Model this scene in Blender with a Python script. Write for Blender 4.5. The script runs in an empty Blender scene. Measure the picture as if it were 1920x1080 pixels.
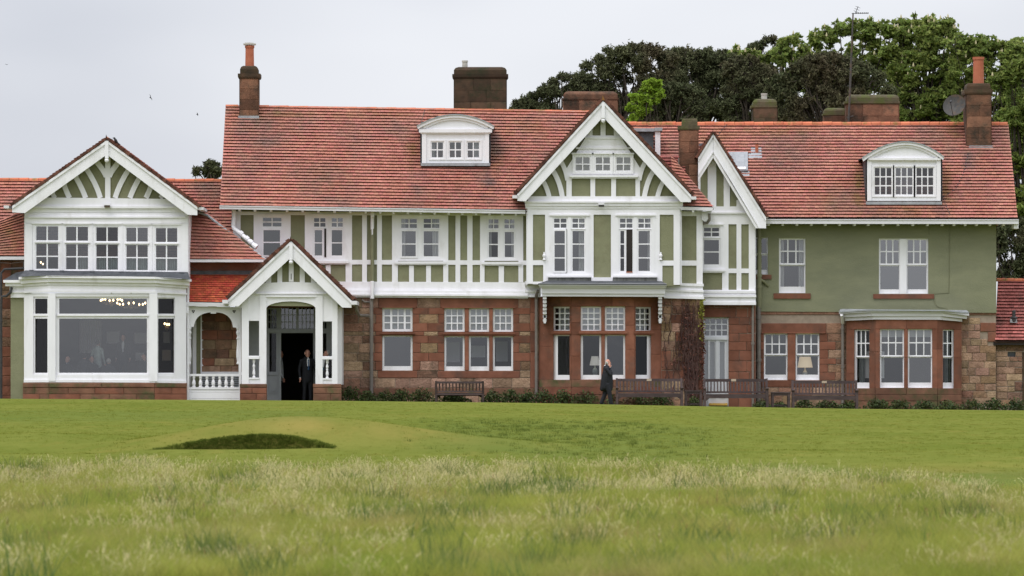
import bpy, bmesh, math, random
import numpy as np
from mathutils import Vector, Matrix
random.seed(7)
rng = np.random.default_rng(7)
R = math.radians
scene = bpy.context.scene
COL = scene.collection
# ------------------------------------------------------------------ camera, sky, sun, exposure
D = 220.0                      # metres from the camera to the main front
SC = 48.0                      # photo pixels per metre on that front
FPX = D * SC
HY = 728.0                     # eye level in the photo
cam = bpy.data.cameras.new('camera'); camo = bpy.data.objects.new('camera', cam); COL.objects.link(camo)
camo.location = (0, -D, 0); camo.rotation_euler = (R(90), 0, 0)
cam.sensor_width = 36.0; cam.lens = FPX / 1920 * 36.0
cam.shift_y = (HY - 540) / 1920
cam.clip_start = 1.0; cam.clip_end = 9000
cam.dof.use_dof = True; cam.dof.focus_distance = D - 1; cam.dof.aperture_fstop = 8.0
scene.camera = camo

SUN_EL, SUN_AZ = 56.0, -38.0   # azimuth measured from behind the camera towards its left
world = bpy.data.worlds.new('World'); scene.world = world; world.use_nodes = True
wn, wl = world.node_tree.nodes, world.node_tree.links
wn.clear()
w_out = wn.new('ShaderNodeOutputWorld')
sky = wn.new('ShaderNodeTexSky'); sky.sky_type = 'NISHITA'; sky.sun_disc = False
sky.sun_elevation = R(SUN_EL); sky.sun_rotation = R(180 - SUN_AZ); sky.air_density = 1.0; sky.dust_density = 4.0
bg1 = wn.new('ShaderNodeBackground'); bg1.inputs[1].default_value = 0.10
wl.new(sky.outputs[0], bg1.inputs[0])
tc = wn.new('ShaderNodeTexCoord'); sep = wn.new('ShaderNodeSeparateXYZ'); wl.new(tc.outputs['Generated'], sep.inputs[0])
mx = wn.new('ShaderNodeMath'); mx.operation = 'MAXIMUM'; mx.inputs[1].default_value = 0.0; wl.new(sep.outputs[2], mx.inputs[0])
m2 = wn.new('ShaderNodeMath'); m2.operation = 'MULTIPLY_ADD'; m2.inputs[1].default_value = 1.9; m2.inputs[2].default_value = 1.0
wl.new(mx.outputs[0], m2.inputs[0])
mp = wn.new('ShaderNodeMapping'); mp.inputs['Scale'].default_value = (7, 7, 16); wl.new(tc.outputs['Generated'], mp.inputs[0])
mp.inputs['Location'].default_value = (-7.823, 2.710, -19.501)
cn = wn.new('ShaderNodeTexNoise'); cn.inputs['Scale'].default_value = 1.0; cn.inputs['Detail'].default_value = 3.5; cn.inputs['Roughness'].default_value = 0.45
wl.new(mp.outputs[0], cn.inputs['Vector'])
cr = wn.new('ShaderNodeValToRGB')
cr.color_ramp.elements[0].position = 0.30; cr.color_ramp.elements[0].color = (0.63, 0.66, 0.735, 1)
cr.color_ramp.elements[1].position = 0.66; cr.color_ramp.elements[1].color = (0.93, 0.95, 1.0, 1)
wl.new(cn.outputs[0], cr.inputs[0])
bg2 = wn.new('ShaderNodeBackground'); wl.new(cr.outputs[0], bg2.inputs[0]); wl.new(m2.outputs[0], bg2.inputs[1])
wm = wn.new('ShaderNodeMixShader'); wm.inputs[0].default_value = 0.9
wl.new(bg1.outputs[0], wm.inputs[1]); wl.new(bg2.outputs[0], wm.inputs[2]); wl.new(wm.outputs[0], w_out.inputs[0])

sun = bpy.data.lights.new('sun', 'SUN'); suno = bpy.data.objects.new('sun', sun); COL.objects.link(suno)
sun.energy = 1.2; sun.angle = R(28); sun.color = (1.0, 0.965, 0.91)
suno.rotation_euler = (R(90 - SUN_EL), 0, R(SUN_AZ))
suno.location = (-60, -120, 120)
vs = scene.view_settings
vs.view_transform = 'Standard'; vs.look = 'None'; vs.gamma = 1.0; vs.exposure = -0.08
try: vs.use_curve_mapping = False
except Exception: pass
scene.cycles.max_bounces = 8; scene.cycles.transparent_max_bounces = 12
scene.cycles.diffuse_bounces = 4; scene.cycles.glossy_bounces = 3; scene.cycles.caustics_reflective = False
try:
    scene.cycles.use_denoising = True
except Exception: pass

# ------------------------------------------------------------------ materials
MATS = {}
def mat(name, c1, c2=None, scale=6.0, rough=0.8, bump=0.0, bscale=None, orand=0.0, attr=None, detail=4.0,
        c3=None, s3=0.4, t3=(0.55, 0.7), spec=0.3, stretch=(1, 1, 1), emit=None, attr_amt=0.5, hue=0.0, metallic=0.0, bdist=0.02, transl=0.0):
    m = bpy.data.materials.new(name); m.use_nodes = True
    n, l = m.node_tree.nodes, m.node_tree.links
    b = n['Principled BSDF']
    b.inputs['Roughness'].default_value = rough
    b.inputs['Metallic'].default_value = metallic
    try: b.inputs['Specular IOR Level'].default_value = spec
    except Exception: pass
    c2 = c2 or c1
    geo = n.new('ShaderNodeNewGeometry')
    vec = geo.outputs['Position']
    mpn = n.new('ShaderNodeMapping'); mpn.inputs['Scale'].default_value = stretch
    l.new(vec, mpn.inputs[0]); vec = mpn.outputs[0]
    no = n.new('ShaderNodeTexNoise'); no.inputs['Scale'].default_value = scale; no.inputs['Detail'].default_value = detail
    no.inputs['Roughness'].default_value = 0.62
    l.new(vec, no.inputs['Vector'])
    rp = n.new('ShaderNodeValToRGB')
    rp.color_ramp.elements[0].position = 0.33; rp.color_ramp.elements[0].color = (*c1, 1)
    rp.color_ramp.elements[1].position = 0.67; rp.color_ramp.elements[1].color = (*c2, 1)
    l.new(no.outputs[0], rp.inputs[0])
    colo = rp.outputs[0]
    if c3:
        n3 = n.new('ShaderNodeTexNoise'); n3.inputs['Scale'].default_value = s3; n3.inputs['Detail'].default_value = 5
        n3.inputs['Roughness'].default_value = 0.65
        l.new(vec, n3.inputs['Vector'])
        r3 = n.new('ShaderNodeMapRange'); r3.inputs[1].default_value = t3[0]; r3.inputs[2].default_value = t3[1]
        l.new(n3.outputs[0], r3.inputs[0])
        mm = n.new('ShaderNodeMix'); mm.data_type = 'RGBA'
        l.new(r3.outputs[0], mm.inputs[0]); l.new(colo, mm.inputs[6]); mm.inputs[7].default_value = (*c3, 1)
        colo = mm.outputs[2]
    def vary(colo, sock, amt, hue):
        hs = n.new('ShaderNodeHueSaturation')
        mr = n.new('ShaderNodeMapRange'); mr.inputs[3].default_value = 1 - amt; mr.inputs[4].default_value = 1 + amt
        l.new(sock, mr.inputs[0]); l.new(mr.outputs[0], hs.inputs['Value'])
        if hue:
            mh = n.new('ShaderNodeMapRange'); mh.inputs[3].default_value = 0.5 + hue; mh.inputs[4].default_value = 0.5 - hue
            wn_ = n.new('ShaderNodeTexWhiteNoise'); wn_.noise_dimensions = '1D'
            l.new(sock, wn_.inputs['W']); l.new(wn_.outputs['Value'], mh.inputs[0]); l.new(mh.outputs[0], hs.inputs['Hue'])
        l.new(colo, hs.inputs['Color'])
        return hs.outputs[0]
    if orand:
        oi = n.new('ShaderNodeObjectInfo'); pa = n.new('ShaderNodeAttribute'); pa.attribute_name = 'piece'
        fr = n.new('ShaderNodeMath'); fr.operation = 'ADD'; l.new(oi.outputs['Random'], fr.inputs[0]); l.new(pa.outputs['Fac'], fr.inputs[1])
        fm = n.new('ShaderNodeMath'); fm.operation = 'FRACT'; l.new(fr.outputs[0], fm.inputs[0])
        colo = vary(colo, fm.outputs[0], orand, hue)
    if attr:
        at = n.new('ShaderNodeAttribute'); at.attribute_name = attr; colo = vary(colo, at.outputs['Fac'], attr_amt, hue)
    l.new(colo, b.inputs['Base Color'])
    if bump:
        nb = n.new('ShaderNodeTexNoise'); nb.inputs['Scale'].default_value = bscale or scale * 3; nb.inputs['Detail'].default_value = 6
        l.new(vec, nb.inputs['Vector'])
        bp = n.new('ShaderNodeBump'); bp.inputs['Strength'].default_value = bump; bp.inputs['Distance'].default_value = bdist
        l.new(nb.outputs[0], bp.inputs['Height']); l.new(bp.outputs[0], b.inputs['Normal'])
    if emit:
        b.inputs['Emission Color'].default_value = (*emit[:3], 1); b.inputs['Emission Strength'].default_value = emit[3]
    if transl:
        out = n['Material Output']
        tr = n.new('ShaderNodeBsdfTranslucent'); l.new(colo, tr.inputs[0])
        ms = n.new('ShaderNodeMixShader'); ms.inputs[0].default_value = transl
        l.new(b.outputs[0], ms.inputs[1]); l.new(tr.outputs[0], ms.inputs[2]); l.new(ms.outputs[0], out.inputs[0])
    MATS[name] = m
    return m
def glass(name, refl, tint=(0.86, 0.88, 0.9), rough=0.015):
    m = bpy.data.materials.new(name); m.use_nodes = True
    n, l = m.node_tree.nodes, m.node_tree.links
    n.remove(n['Principled BSDF'])
    t = n.new('ShaderNodeBsdfTransparent'); t.inputs[0].default_value = (*tint, 1)
    g = n.new('ShaderNodeBsdfGlossy'); g.inputs['Roughness'].default_value = rough; g.inputs[0].default_value = (0.97, 0.98, 1, 1)
    fr = n.new('ShaderNodeFresnel'); fr.inputs[0].default_value = 1.45
    ad = n.new('ShaderNodeMath'); ad.operation = 'ADD'; ad.use_clamp = True; ad.inputs[1].default_value = refl
    l.new(fr.outputs[0], ad.inputs[0])
    x = n.new('ShaderNodeMixShader'); l.new(ad.outputs[0], x.inputs[0]); l.new(t.outputs[0], x.inputs[1]); l.new(g.outputs[0], x.inputs[2])
    # faint unevenness of old glass
    geo = n.new('ShaderNodeNewGeometry'); nb = n.new('ShaderNodeTexNoise'); nb.inputs['Scale'].default_value = 1.3
    l.new(geo.outputs['Position'], nb.inputs['Vector'])
    bp = n.new('ShaderNodeBump'); bp.inputs['Strength'].default_value = 0.12; bp.inputs['Distance'].default_value = 0.01
    l.new(nb.outputs[0], bp.inputs['Height']); l.new(bp.outputs[0], g.inputs['Normal'])
    l.new(x.outputs[0], n['Material Output'].inputs[0])
    MATS[name] = m
    return m

mat('white', (0.79, 0.78, 0.812), (0.84, 0.83, 0.862), 3.0, 0.45, 0.12, 18, c3=(0.60, 0.585, 0.57), s3=1.9, t3=(0.56, 0.85), stretch=(1, 1, 0.35))
mat('white_gutter', (0.64, 0.63, 0.655), (0.72, 0.71, 0.735), 2.0, 0.4, c3=(0.5, 0.49, 0.47), s3=3.0, t3=(0.6, 0.75), stretch=(0.3, 1, 1))
mat('green', (0.208, 0.210, 0.126), (0.240, 0.242, 0.146), 2.5, 0.9, 0.5, 26, c3=(0.19, 0.182, 0.11), s3=1.1, t3=(0.52, 0.75), bdist=0.03)
mat('green_render', (0.202, 0.207, 0.130), (0.235, 0.239, 0.150), 1.2, 0.9, 0.5, 22, c3=(0.155, 0.162, 0.106), s3=0.45, t3=(0.5, 0.8), stretch=(0.6, 1, 1.6), bdist=0.03)
mat('green_pipe', (0.17, 0.172, 0.10), (0.2, 0.2, 0.115), 4, 0.5)
mat('grey_pipe', (0.16, 0.14, 0.125), (0.21, 0.185, 0.165), 4, 0.5)
mat('grey_paint', (0.30, 0.31, 0.325), (0.34, 0.35, 0.36), 4, 0.5)
mat('door_paint', (0.60, 0.61, 0.64), (0.66, 0.67, 0.70), 4, 0.4)
mat('roof_tile', (0.375, 0.138, 0.098), (0.48, 0.20, 0.152), 1.0, 0.8, 0.25, 30, attr='rnd', attr_amt=0.16, hue=0.008,
    c3=(0.225, 0.125, 0.095), s3=0.5, t3=(0.49, 0.72), stretch=(1, 1, .7))
mat('roof_tile_new', (0.40, 0.075, 0.04), (0.5, 0.12, 0.06), 2.0, 0.45, 0.2, 30, attr='rnd', attr_amt=0.28, hue=0.01, c3=(0.22, 0.04, 0.025), s3=1.6, t3=(0.55, 0.7))
mat('roof_tile_old', (0.30, 0.085, 0.07), (0.42, 0.135, 0.115), 1.3, 0.8, 0.25, 30, attr='rnd', attr_amt=0.30, c3=(0.085, 0.055, 0.04), s3=0.9, t3=(0.5, 0.68))
mat('roof_deck', (0.05, 0.028, 0.022), (0.07, 0.04, 0.03), 3, 0.95)
mat('ridge_tile', (0.47, 0.125, 0.06), (0.56, 0.18, 0.09), 3.0, 0.75, 0.2, orand=0.16, c3=(0.23, 0.14, 0.04), s3=2.4, t3=(0.52, 0.66))
mat('verge_tile', (0.085, 0.035, 0.025), (0.14, 0.06, 0.04), 6, 0.9, 0.4, attr='rnd', attr_amt=0.4)
mat('lichen', (0.30, 0.16, 0.03), (0.2, 0.09, 0.03), 9, 0.95)
mat('stone_red', (0.165, 0.064, 0.038), (0.235, 0.096, 0.060), 2.2, 0.9, 0.35, 24, orand=0.22, c3=(0.105, 0.062, 0.046), s3=1.3, t3=(0.50, 0.75))
mat('stone_tan', (0.235, 0.145, 0.096), (0.39, 0.250, 0.172), 2.6, 0.92, 0.9, 16, orand=0.30, hue=0.018, c3=(0.17, 0.115, 0.075), s3=1.8, t3=(0.52, 0.72), bdist=0.05)
mat('stone_brown', (0.185, 0.105, 0.064), (0.285, 0.17, 0.105), 2.6, 0.92, 0.9, 16, orand=0.32, hue=0.018, c3=(0.10, 0.075, 0.05), s3=1.8, t3=(0.5, 0.7), bdist=0.05)
mat('stone_base', (0.135, 0.065, 0.042), (0.21, 0.105, 0.066), 2.2, 0.92, 0.5, 20, orand=0.2, c3=(0.085, 0.08, 0.035), s3=1.5, t3=(0.48, 0.65))
mat('mortar', (0.26, 0.205, 0.16), (0.34, 0.27, 0.21), 5, 0.95, 0.3)
mat('mortar_red', (0.24, 0.12, 0.08), (0.29, 0.155, 0.105), 5, 0.95, 0.3)
mat('chimney_stone', (0.115, 0.058, 0.036), (0.20, 0.10, 0.06), 2.4, 0.93, 0.6, 18, orand=0.5, c3=(0.045, 0.038, 0.026), s3=1.4, t3=(0.48, 0.68), bdist=0.04)
mat('chimney_dark', (0.055, 0.038, 0.024), (0.10, 0.06, 0.036), 2.6, 0.95, 0.6, 18, orand=0.55, c3=(0.04, 0.042, 0.02), s3=1.7, t3=(0.48, 0.66))
mat('mossy_stone', (0.075, 0.065, 0.038), (0.12, 0.10, 0.06), 5, 0.95, 0.8, 22, c3=(0.085, 0.095, 0.03), s3=2.2, t3=(0.45, 0.6))
mat('clay_pot', (0.36, 0.105, 0.055), (0.44, 0.15, 0.085), 3, 0.75, 0.1)
mat('pale_pot', (0.4, 0.38, 0.34), (0.5, 0.48, 0.44), 6, 0.85)
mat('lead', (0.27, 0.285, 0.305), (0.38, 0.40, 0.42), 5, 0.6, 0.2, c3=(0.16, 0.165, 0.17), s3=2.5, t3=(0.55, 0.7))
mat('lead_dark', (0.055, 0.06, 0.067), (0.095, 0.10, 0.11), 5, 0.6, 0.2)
mat('dirty_sill', (0.13, 0.13, 0.12), (0.30, 0.30, 0.285), 5, 0.9, 0.2, stretch=(1.6, 1, 0.25), c3=(0.05, 0.05, 0.045), s3=2.5, t3=(0.5, 0.7))
mat('bench_wood', (0.050, 0.034, 0.034), (0.085, 0.058, 0.056), 6, 0.55, 0.3, 30, orand=0.2, stretch=(0.4, 1, 1))
mat('brass', (0.45, 0.36, 0.28), (0.5, 0.4, 0.3), 6, 0.4, metallic=0.3)
mat('dark_metal', (0.03, 0.03, 0.032), (0.05, 0.05, 0.052), 6, 0.5)
mat('grey_metal', (0.040, 0.038, 0.036), (0.075, 0.07, 0.064), 6, 0.55, c3=(0.12, 0.075, 0.045), s3=4, t3=(0.5, 0.7))
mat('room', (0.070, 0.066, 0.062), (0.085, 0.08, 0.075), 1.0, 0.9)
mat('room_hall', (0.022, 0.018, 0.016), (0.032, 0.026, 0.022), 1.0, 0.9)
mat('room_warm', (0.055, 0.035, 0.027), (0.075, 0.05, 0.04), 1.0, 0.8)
mat('curtain', (0.62, 0.615, 0.60), (0.7, 0.69, 0.675), 3, 0.9)
mat('blind', (0.50, 0.50, 0.495), (0.58, 0.58, 0.57), 3, 0.9, stretch=(0.2, 1, 9))
mat('lamp_shade', (0.78, 0.74, 0.66), (0.82, 0.78, 0.7), 3, 0.8, emit=(1, .95, .85, .22))
mat('lamp_shade_cream', (0.75, 0.61, 0.42), (0.8, 0.66, 0.46), 3, 0.8, emit=(1, .78, .5, .42))
mat('lamp_base', (0.25, 0.3, 0.28), (0.35, 0.4, 0.37), 6, 0.3)
mat('bulb', (1, 0.85, 0.6), emit=(1.0, 0.72, 0.38, 5.5))
mat('paper', (0.82, 0.82, 0.82), rough=0.8)
mat('yellow_step', (0.55, 0.33, 0.07), (0.6, 0.38, 0.1), 8, 0.7)
mat('suit', (0.012, 0.013, 0.017), (0.018, 0.019, 0.024), 20, 0.8)
mat('suit_grey', (0.03, 0.03, 0.034), (0.04, 0.04, 0.045), 20, 0.8)
mat('shirt', (0.7, 0.71, 0.74), rough=0.8)
mat('tie', (0.02, 0.06, 0.14), (0.03, 0.09, 0.2), 40, 0.5)
mat('blue_cloth', (0.02, 0.12, 0.2), rough=0.8)
mat('skin', (0.50, 0.24, 0.175), (0.58, 0.30, 0.22), 25, 0.55)
mat('hair_grey', (0.38, 0.35, 0.32), (0.5, 0.47, 0.44), 60, 0.8)
mat('hair_dark', (0.04, 0.03, 0.025), rough=0.7)
mat('shoe', (0.008, 0.008, 0.008), rough=0.3)
mat('phone', (0.5, 0.5, 0.5), rough=0.3)
mat('bird', (0.02, 0.02, 0.022), (0.03, 0.03, 0.03), 20, 0.7)
mat('bark', (0.035, 0.028, 0.022), (0.06, 0.048, 0.036), 4, 0.95, 0.8)
mat('pine_needles', (0.066, 0.078, 0.036), (0.112, 0.120, 0.060), 0.45, 0.85, attr='rnd', attr_amt=0.55, hue=0.015, c3=(0.115, 0.098, 0.058), s3=0.28, t3=(0.5, 0.66), transl=0.15, spec=0.12)
mat('chestnut_leaf', (0.150, 0.205, 0.045), (0.26, 0.315, 0.085), 0.5, 0.65, attr='rnd', attr_amt=0.5, hue=0.02, transl=0.42, spec=0.2)
mat('bright_leaf', (0.20, 0.33, 0.030), (0.29, 0.42, 0.05), 0.8, 0.6, attr='rnd', attr_amt=0.4, transl=0.4, spec=0.2)
mat('blossom', (0.42, 0.38, 0.22), (0.52, 0.46, 0.28), 3, 0.9)
mat('shrub_leaf', (0.035, 0.055, 0.016), (0.075, 0.10, 0.03), 1.2, 0.6, attr='rnd', attr_amt=0.6, hue=0.03, c3=(0.09, 0.05, 0.03), s3=1.0, t3=(0.56, 0.66), transl=0.2)
mat('creeper_stem', (0.055, 0.028, 0.025), (0.10, 0.055, 0.045), 4, 0.9)
mat('creeper_leaf', (0.095, 0.032, 0.024), (0.15, 0.055, 0.036), 2, 0.6, attr='rnd', attr_amt=0.5)
mat('creeper_green', (0.2, 0.22, 0.03), (0.28, 0.26, 0.05), 2, 0.6, attr='rnd', attr_amt=0.4)
glass('glass', 0.095)
glass('glass_soft', 0.125)
glass('glass_bright', 0.20)
glass('glass_low', 0.05)
glass('glass_dark', 0.0, (0.8, 0.8, 0.8))
M = MATS
def stain_layer(m, attr, c, scale):
    n, l = m.node_tree.nodes, m.node_tree.links; b = n['Principled BSDF']; prev = b.inputs['Base Color'].links[0].from_socket
    at = n.new('ShaderNodeAttribute'); at.attribute_name = attr
    geo = n.new('ShaderNodeNewGeometry'); t = n.new('ShaderNodeTexNoise'); t.inputs['Scale'].default_value = scale; t.inputs['Detail'].default_value = 5; l.new(geo.outputs['Position'], t.inputs['Vector'])
    r = n.new('ShaderNodeMapRange'); r.inputs[1].default_value = .35; r.inputs[2].default_value = .62; l.new(t.outputs[0], r.inputs[0])
    mu = n.new('ShaderNodeMath'); mu.operation = 'MULTIPLY'; l.new(at.outputs['Fac'], mu.inputs[0]); l.new(r.outputs[0], mu.inputs[1])
    x = n.new('ShaderNodeMix'); x.data_type = 'RGBA'; l.new(mu.outputs[0], x.inputs[0]); l.new(prev, x.inputs[6]); x.inputs[7].default_value = (*c, 1); l.new(x.outputs[2], b.inputs['Base Color'])
stain_layer(MATS['roof_tile'], 'moss', (0.19, 0.135, 0.028), 2.5); stain_layer(MATS['roof_tile'], 'grime', (0.115, 0.10, 0.092), 1.8)

# ------------------------------------------------------------------ helpers
WL = {}                                # world location of every object built
def W(px, py, Y=0.0):
    if callable(Y): Y = Y(px)
    k = (D + Y) / FPX
    return ((px - 960) * k, Y, (HY - py) * k)
def tag(o, label=None, cat=None, group=None, kind=None):
    if label: o['label'] = label
    if cat: o['category'] = cat
    if group: o['group'] = group
    if kind: o['kind'] = kind
    return o
def empty(name, loc, label=None, cat=None, group=None):
    o = bpy.data.objects.new(name, None); COL.objects.link(o); o.location = loc; WL[o] = Vector(loc)
    o.empty_display_size = 0.3
    return tag(o, label, cat, group)
def obj(name, verts, faces, m, parent=None, attr=None, smooth=False, kind=None, base=False, mi=None):
    v = np.asarray(verts, dtype=np.float64).reshape(-1, 3)
    c = (v.min(0) + v.max(0)) / 2
    if base: c[2] = v[:, 2].min()
    me = bpy.data.meshes.new(name)
    me.from_pydata((v - c).tolist(), [], faces)
    ms = m if isinstance(m, (list, tuple)) else [m]
    for x in ms: me.materials.append(M[x] if isinstance(x, str) else x)
    if mi is not None: me.polygons.foreach_set('material_index', np.asarray(mi, dtype=np.int32))
    if attr is not None:
        a = me.attributes.new('rnd', 'FLOAT', 'FACE'); a.data.foreach_set('value', np.asarray(attr, dtype=np.float32))
    if smooth: me.polygons.foreach_set('use_smooth', [True] * len(me.polygons))
    me.update()
    o = bpy.data.objects.new(name, me); COL.objects.link(o)
    WL[o] = Vector(c)
    if parent is not None:
        o.parent = parent; o.location = WL[o] - WL[parent]
    else: o.location = c
    if kind: o['kind'] = kind
    return o
def quads(name, V, m, parent=None, attr=None, kind=None, smooth=False):
    """V: (n,4,3) array of separate quads, linked fast as one mesh."""
    n = len(V); v = V.reshape(-1, 3); c = (v.min(0) + v.max(0)) / 2
    me = bpy.data.meshes.new(name)
    me.vertices.add(n * 4); me.vertices.foreach_set('co', (v - c).astype(np.float32).ravel())
    me.loops.add(n * 4); me.loops.foreach_set('vertex_index', np.arange(n * 4, dtype=np.int32))
    me.polygons.add(n); me.polygons.foreach_set('loop_start', np.arange(0, n * 4, 4, dtype=np.int32))
    try: me.polygons.foreach_set('loop_total', np.full(n, 4, dtype=np.int32))
    except Exception: pass
    me.materials.append(M[m])
    if attr is not None:
        a = me.attributes.new('rnd', 'FLOAT', 'FACE'); a.data.foreach_set('value', np.asarray(attr, dtype=np.float32))
    me.update(calc_edges=True); me.validate()
    o = bpy.data.objects.new(name, me); COL.objects.link(o); WL[o] = Vector(c)
    if parent is not None: o.parent = parent; o.location = WL[o] - WL[parent]
    else: o.location = c
    if kind: o['kind'] = kind
    return o
def copy_tree(o, parent=None):
    c = o.copy(); COL.objects.link(c)
    if parent is not None: c.parent = parent
    for ch in list(o.children): copy_tree(ch, c)
    return c

class MB:
    def __init__(s): s.v = []; s.f = []; s.a = []
    def add(s, vs, fs, a=None):
        n = len(s.v); s.v += [tuple(p) for p in vs]
        for f in fs: s.f.append(tuple(i + n for i in f)); s.a.append(a if a is not None else 0.5)
        return s
    def prism(s, pts, Y, t, a=None):
        """polygon of photo pixels at distance Y, t metres thick"""
        fr = [W(x, y, Y) for x, y in pts]; bk = [(p[0], p[1] + t, p[2]) for p in fr]; n = len(pts)
        fs = [tuple(range(n)), tuple(range(2 * n - 1, n - 1, -1))] + [(i, i + n, (i + 1) % n + n, (i + 1) % n) for i in range(n)]
        return s.add(fr + bk, fs, a)
    def box(s, x0, y0, x1, y1, Y, t, dy=0.0):
        return s.prism([(x0, y1), (x1, y1 + dy), (x1, y0 + dy), (x0, y0)], Y, t)
    def wbox(s, c, h, rz=0.0, a=None):
        cs, sn = math.cos(rz), math.sin(rz); vs = []
        for dx in (-1, 1):
            for dy in (-1, 1):
                for dz in (-1, 1):
                    x, y = dx * h[0], dy * h[1]
                    vs.append((c[0] + x * cs - y * sn, c[1] + x * sn + y * cs, c[2] + dz * h[2]))
        return s.add(vs, [(0, 1, 3, 2), (4, 6, 7, 5), (0, 4, 5, 1), (2, 3, 7, 6), (0, 2, 6, 4), (1, 5, 7, 3)], a)
    def bar(s, p0, p1, w, h, a=None):
        p0, p1 = Vector(p0), Vector(p1); d = (p1 - p0).normalized()
        u = d.cross(Vector((0, 1, 0)));
        if u.length < 0.05: u = d.cross(Vector((1, 0, 0)))
        u.normalize(); v = d.cross(u).normalized(); vs = []
        for p in (p0, p1):
            for i, j in ((-1, -1), (1, -1), (1, 1), (-1, 1)): vs.append(p + u * (w / 2 * i) + v * (h / 2 * j))
        return s.add(vs, [(0, 1, 2, 3), (7, 6, 5, 4), (0, 4, 5, 1), (1, 5, 6, 2), (2, 6, 7, 3), (3, 7, 4, 0)], a)
    def tube(s, path, r, n=8, a=None, caps=True):
        P = [Vector(p) for p in path]; rr = r if isinstance(r, (list, tuple)) else [r] * len(P)
        base = len(s.v); ref = Vector((0.31, 0.83, 0.17))
        for i, p in enumerate(P):
            d = (P[min(i + 1, len(P) - 1)] - P[max(i - 1, 0)])
            d = d.normalized() if d.length else Vector((0, 0, 1))
            u = d.cross(ref).normalized(); v = d.cross(u)
            for k in range(n):
                t = 2 * math.pi * k / n; s.v.append(tuple(p + (u * math.cos(t) + v * math.sin(t)) * rr[i]))
        for i in range(len(P) - 1):
            for k in range(n):
                q = base + i * n; s.f.append((q + k, q + (k + 1) % n, q + n + (k + 1) % n, q + n + k)); s.a.append(a if a is not None else .5)
        if caps:
            s.f.append(tuple(base + k for k in range(n - 1, -1, -1))); s.a.append(.5)
            q = base + (len(P) - 1) * n; s.f.append(tuple(q + k for k in range(n))); s.a.append(.5)
        return s
    def lathe(s, c, prof, n=12, sx=1.0, sy=1.0):
        """prof: (radius, z) pairs around the vertical through c"""
        base = len(s.v)
        for r, z in prof:
            for k in range(n):
                t = 2 * math.pi * (k + .5) / n; s.v.append((c[0] + r * sx * math.cos(t), c[1] + r * sy * math.sin(t), c[2] + z))
        for i in range(len(prof) - 1):
            for k in range(n):
                q = base + i * n; s.f.append((q + k, q + (k + 1) % n, q + n + (k + 1) % n, q + n + k)); s.a.append(.5)
        s.f.append(tuple(base + k for k in range(n - 1, -1, -1))); s.a.append(.5)
        q = base + (len(prof) - 1) * n; s.f.append(tuple(q + k for k in range(n))); s.a.append(.5)
        return s
    def plate(s, rect, holes, Y, t, xs=()):
        """a slab with rectangular openings, in photo pixels"""
        x0, y0, x1, y1 = rect
        X = sorted({x0, x1, *[min(max(v, x0), x1) for h in holes for v in (h[0], h[2])], *[v for v in xs if x0 < v < x1]})
        Yp = sorted({y0, y1, *[min(max(v, y0), y1) for h in holes for v in (h[1], h[3])]})
        nx, ny = len(X), len(Yp)
        fill = [[not any(h[0] <= (X[i] + X[i + 1]) / 2 <= h[2] and h[1] <= (Yp[j] + Yp[j + 1]) / 2 <= h[3] for h in holes)
                 for j in range(ny - 1)] for i in range(nx - 1)]
        fr = [W(x, y, Y) for x in X for y in Yp]; bk = [(p[0], p[1] + t, p[2]) for p in fr]; N = len(fr)
        ix = lambda i, j: i * ny + j
        fs = []
        g = lambda i, j: 0 <= i < nx - 1 and 0 <= j < ny - 1 and fill[i][j]
        for i in range(nx - 1):
            for j in range(ny - 1):
                if not fill[i][j]: continue
                a, b, c, d = ix(i, j), ix(i, j + 1), ix(i + 1, j + 1), ix(i + 1, j)
                fs += [(a, b, c, d), (d + N, c + N, b + N, a + N)]
                if not g(i - 1, j): fs.append((a, a + N, b + N, b))
                if not g(i + 1, j): fs.append((d, c, c + N, d + N))
                if not g(i, j - 1): fs.append((a, d, d + N, a + N))
                if not g(i, j + 1): fs.append((b, b + N, c + N, c))
        return s.add(fr + bk, fs)
    def build(s, name, m, parent=None, kind=None, attr=False, smooth=False, base=False):
        return obj(name, s.v, s.f, m, parent, s.a if attr else None, smooth, kind, base)
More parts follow.
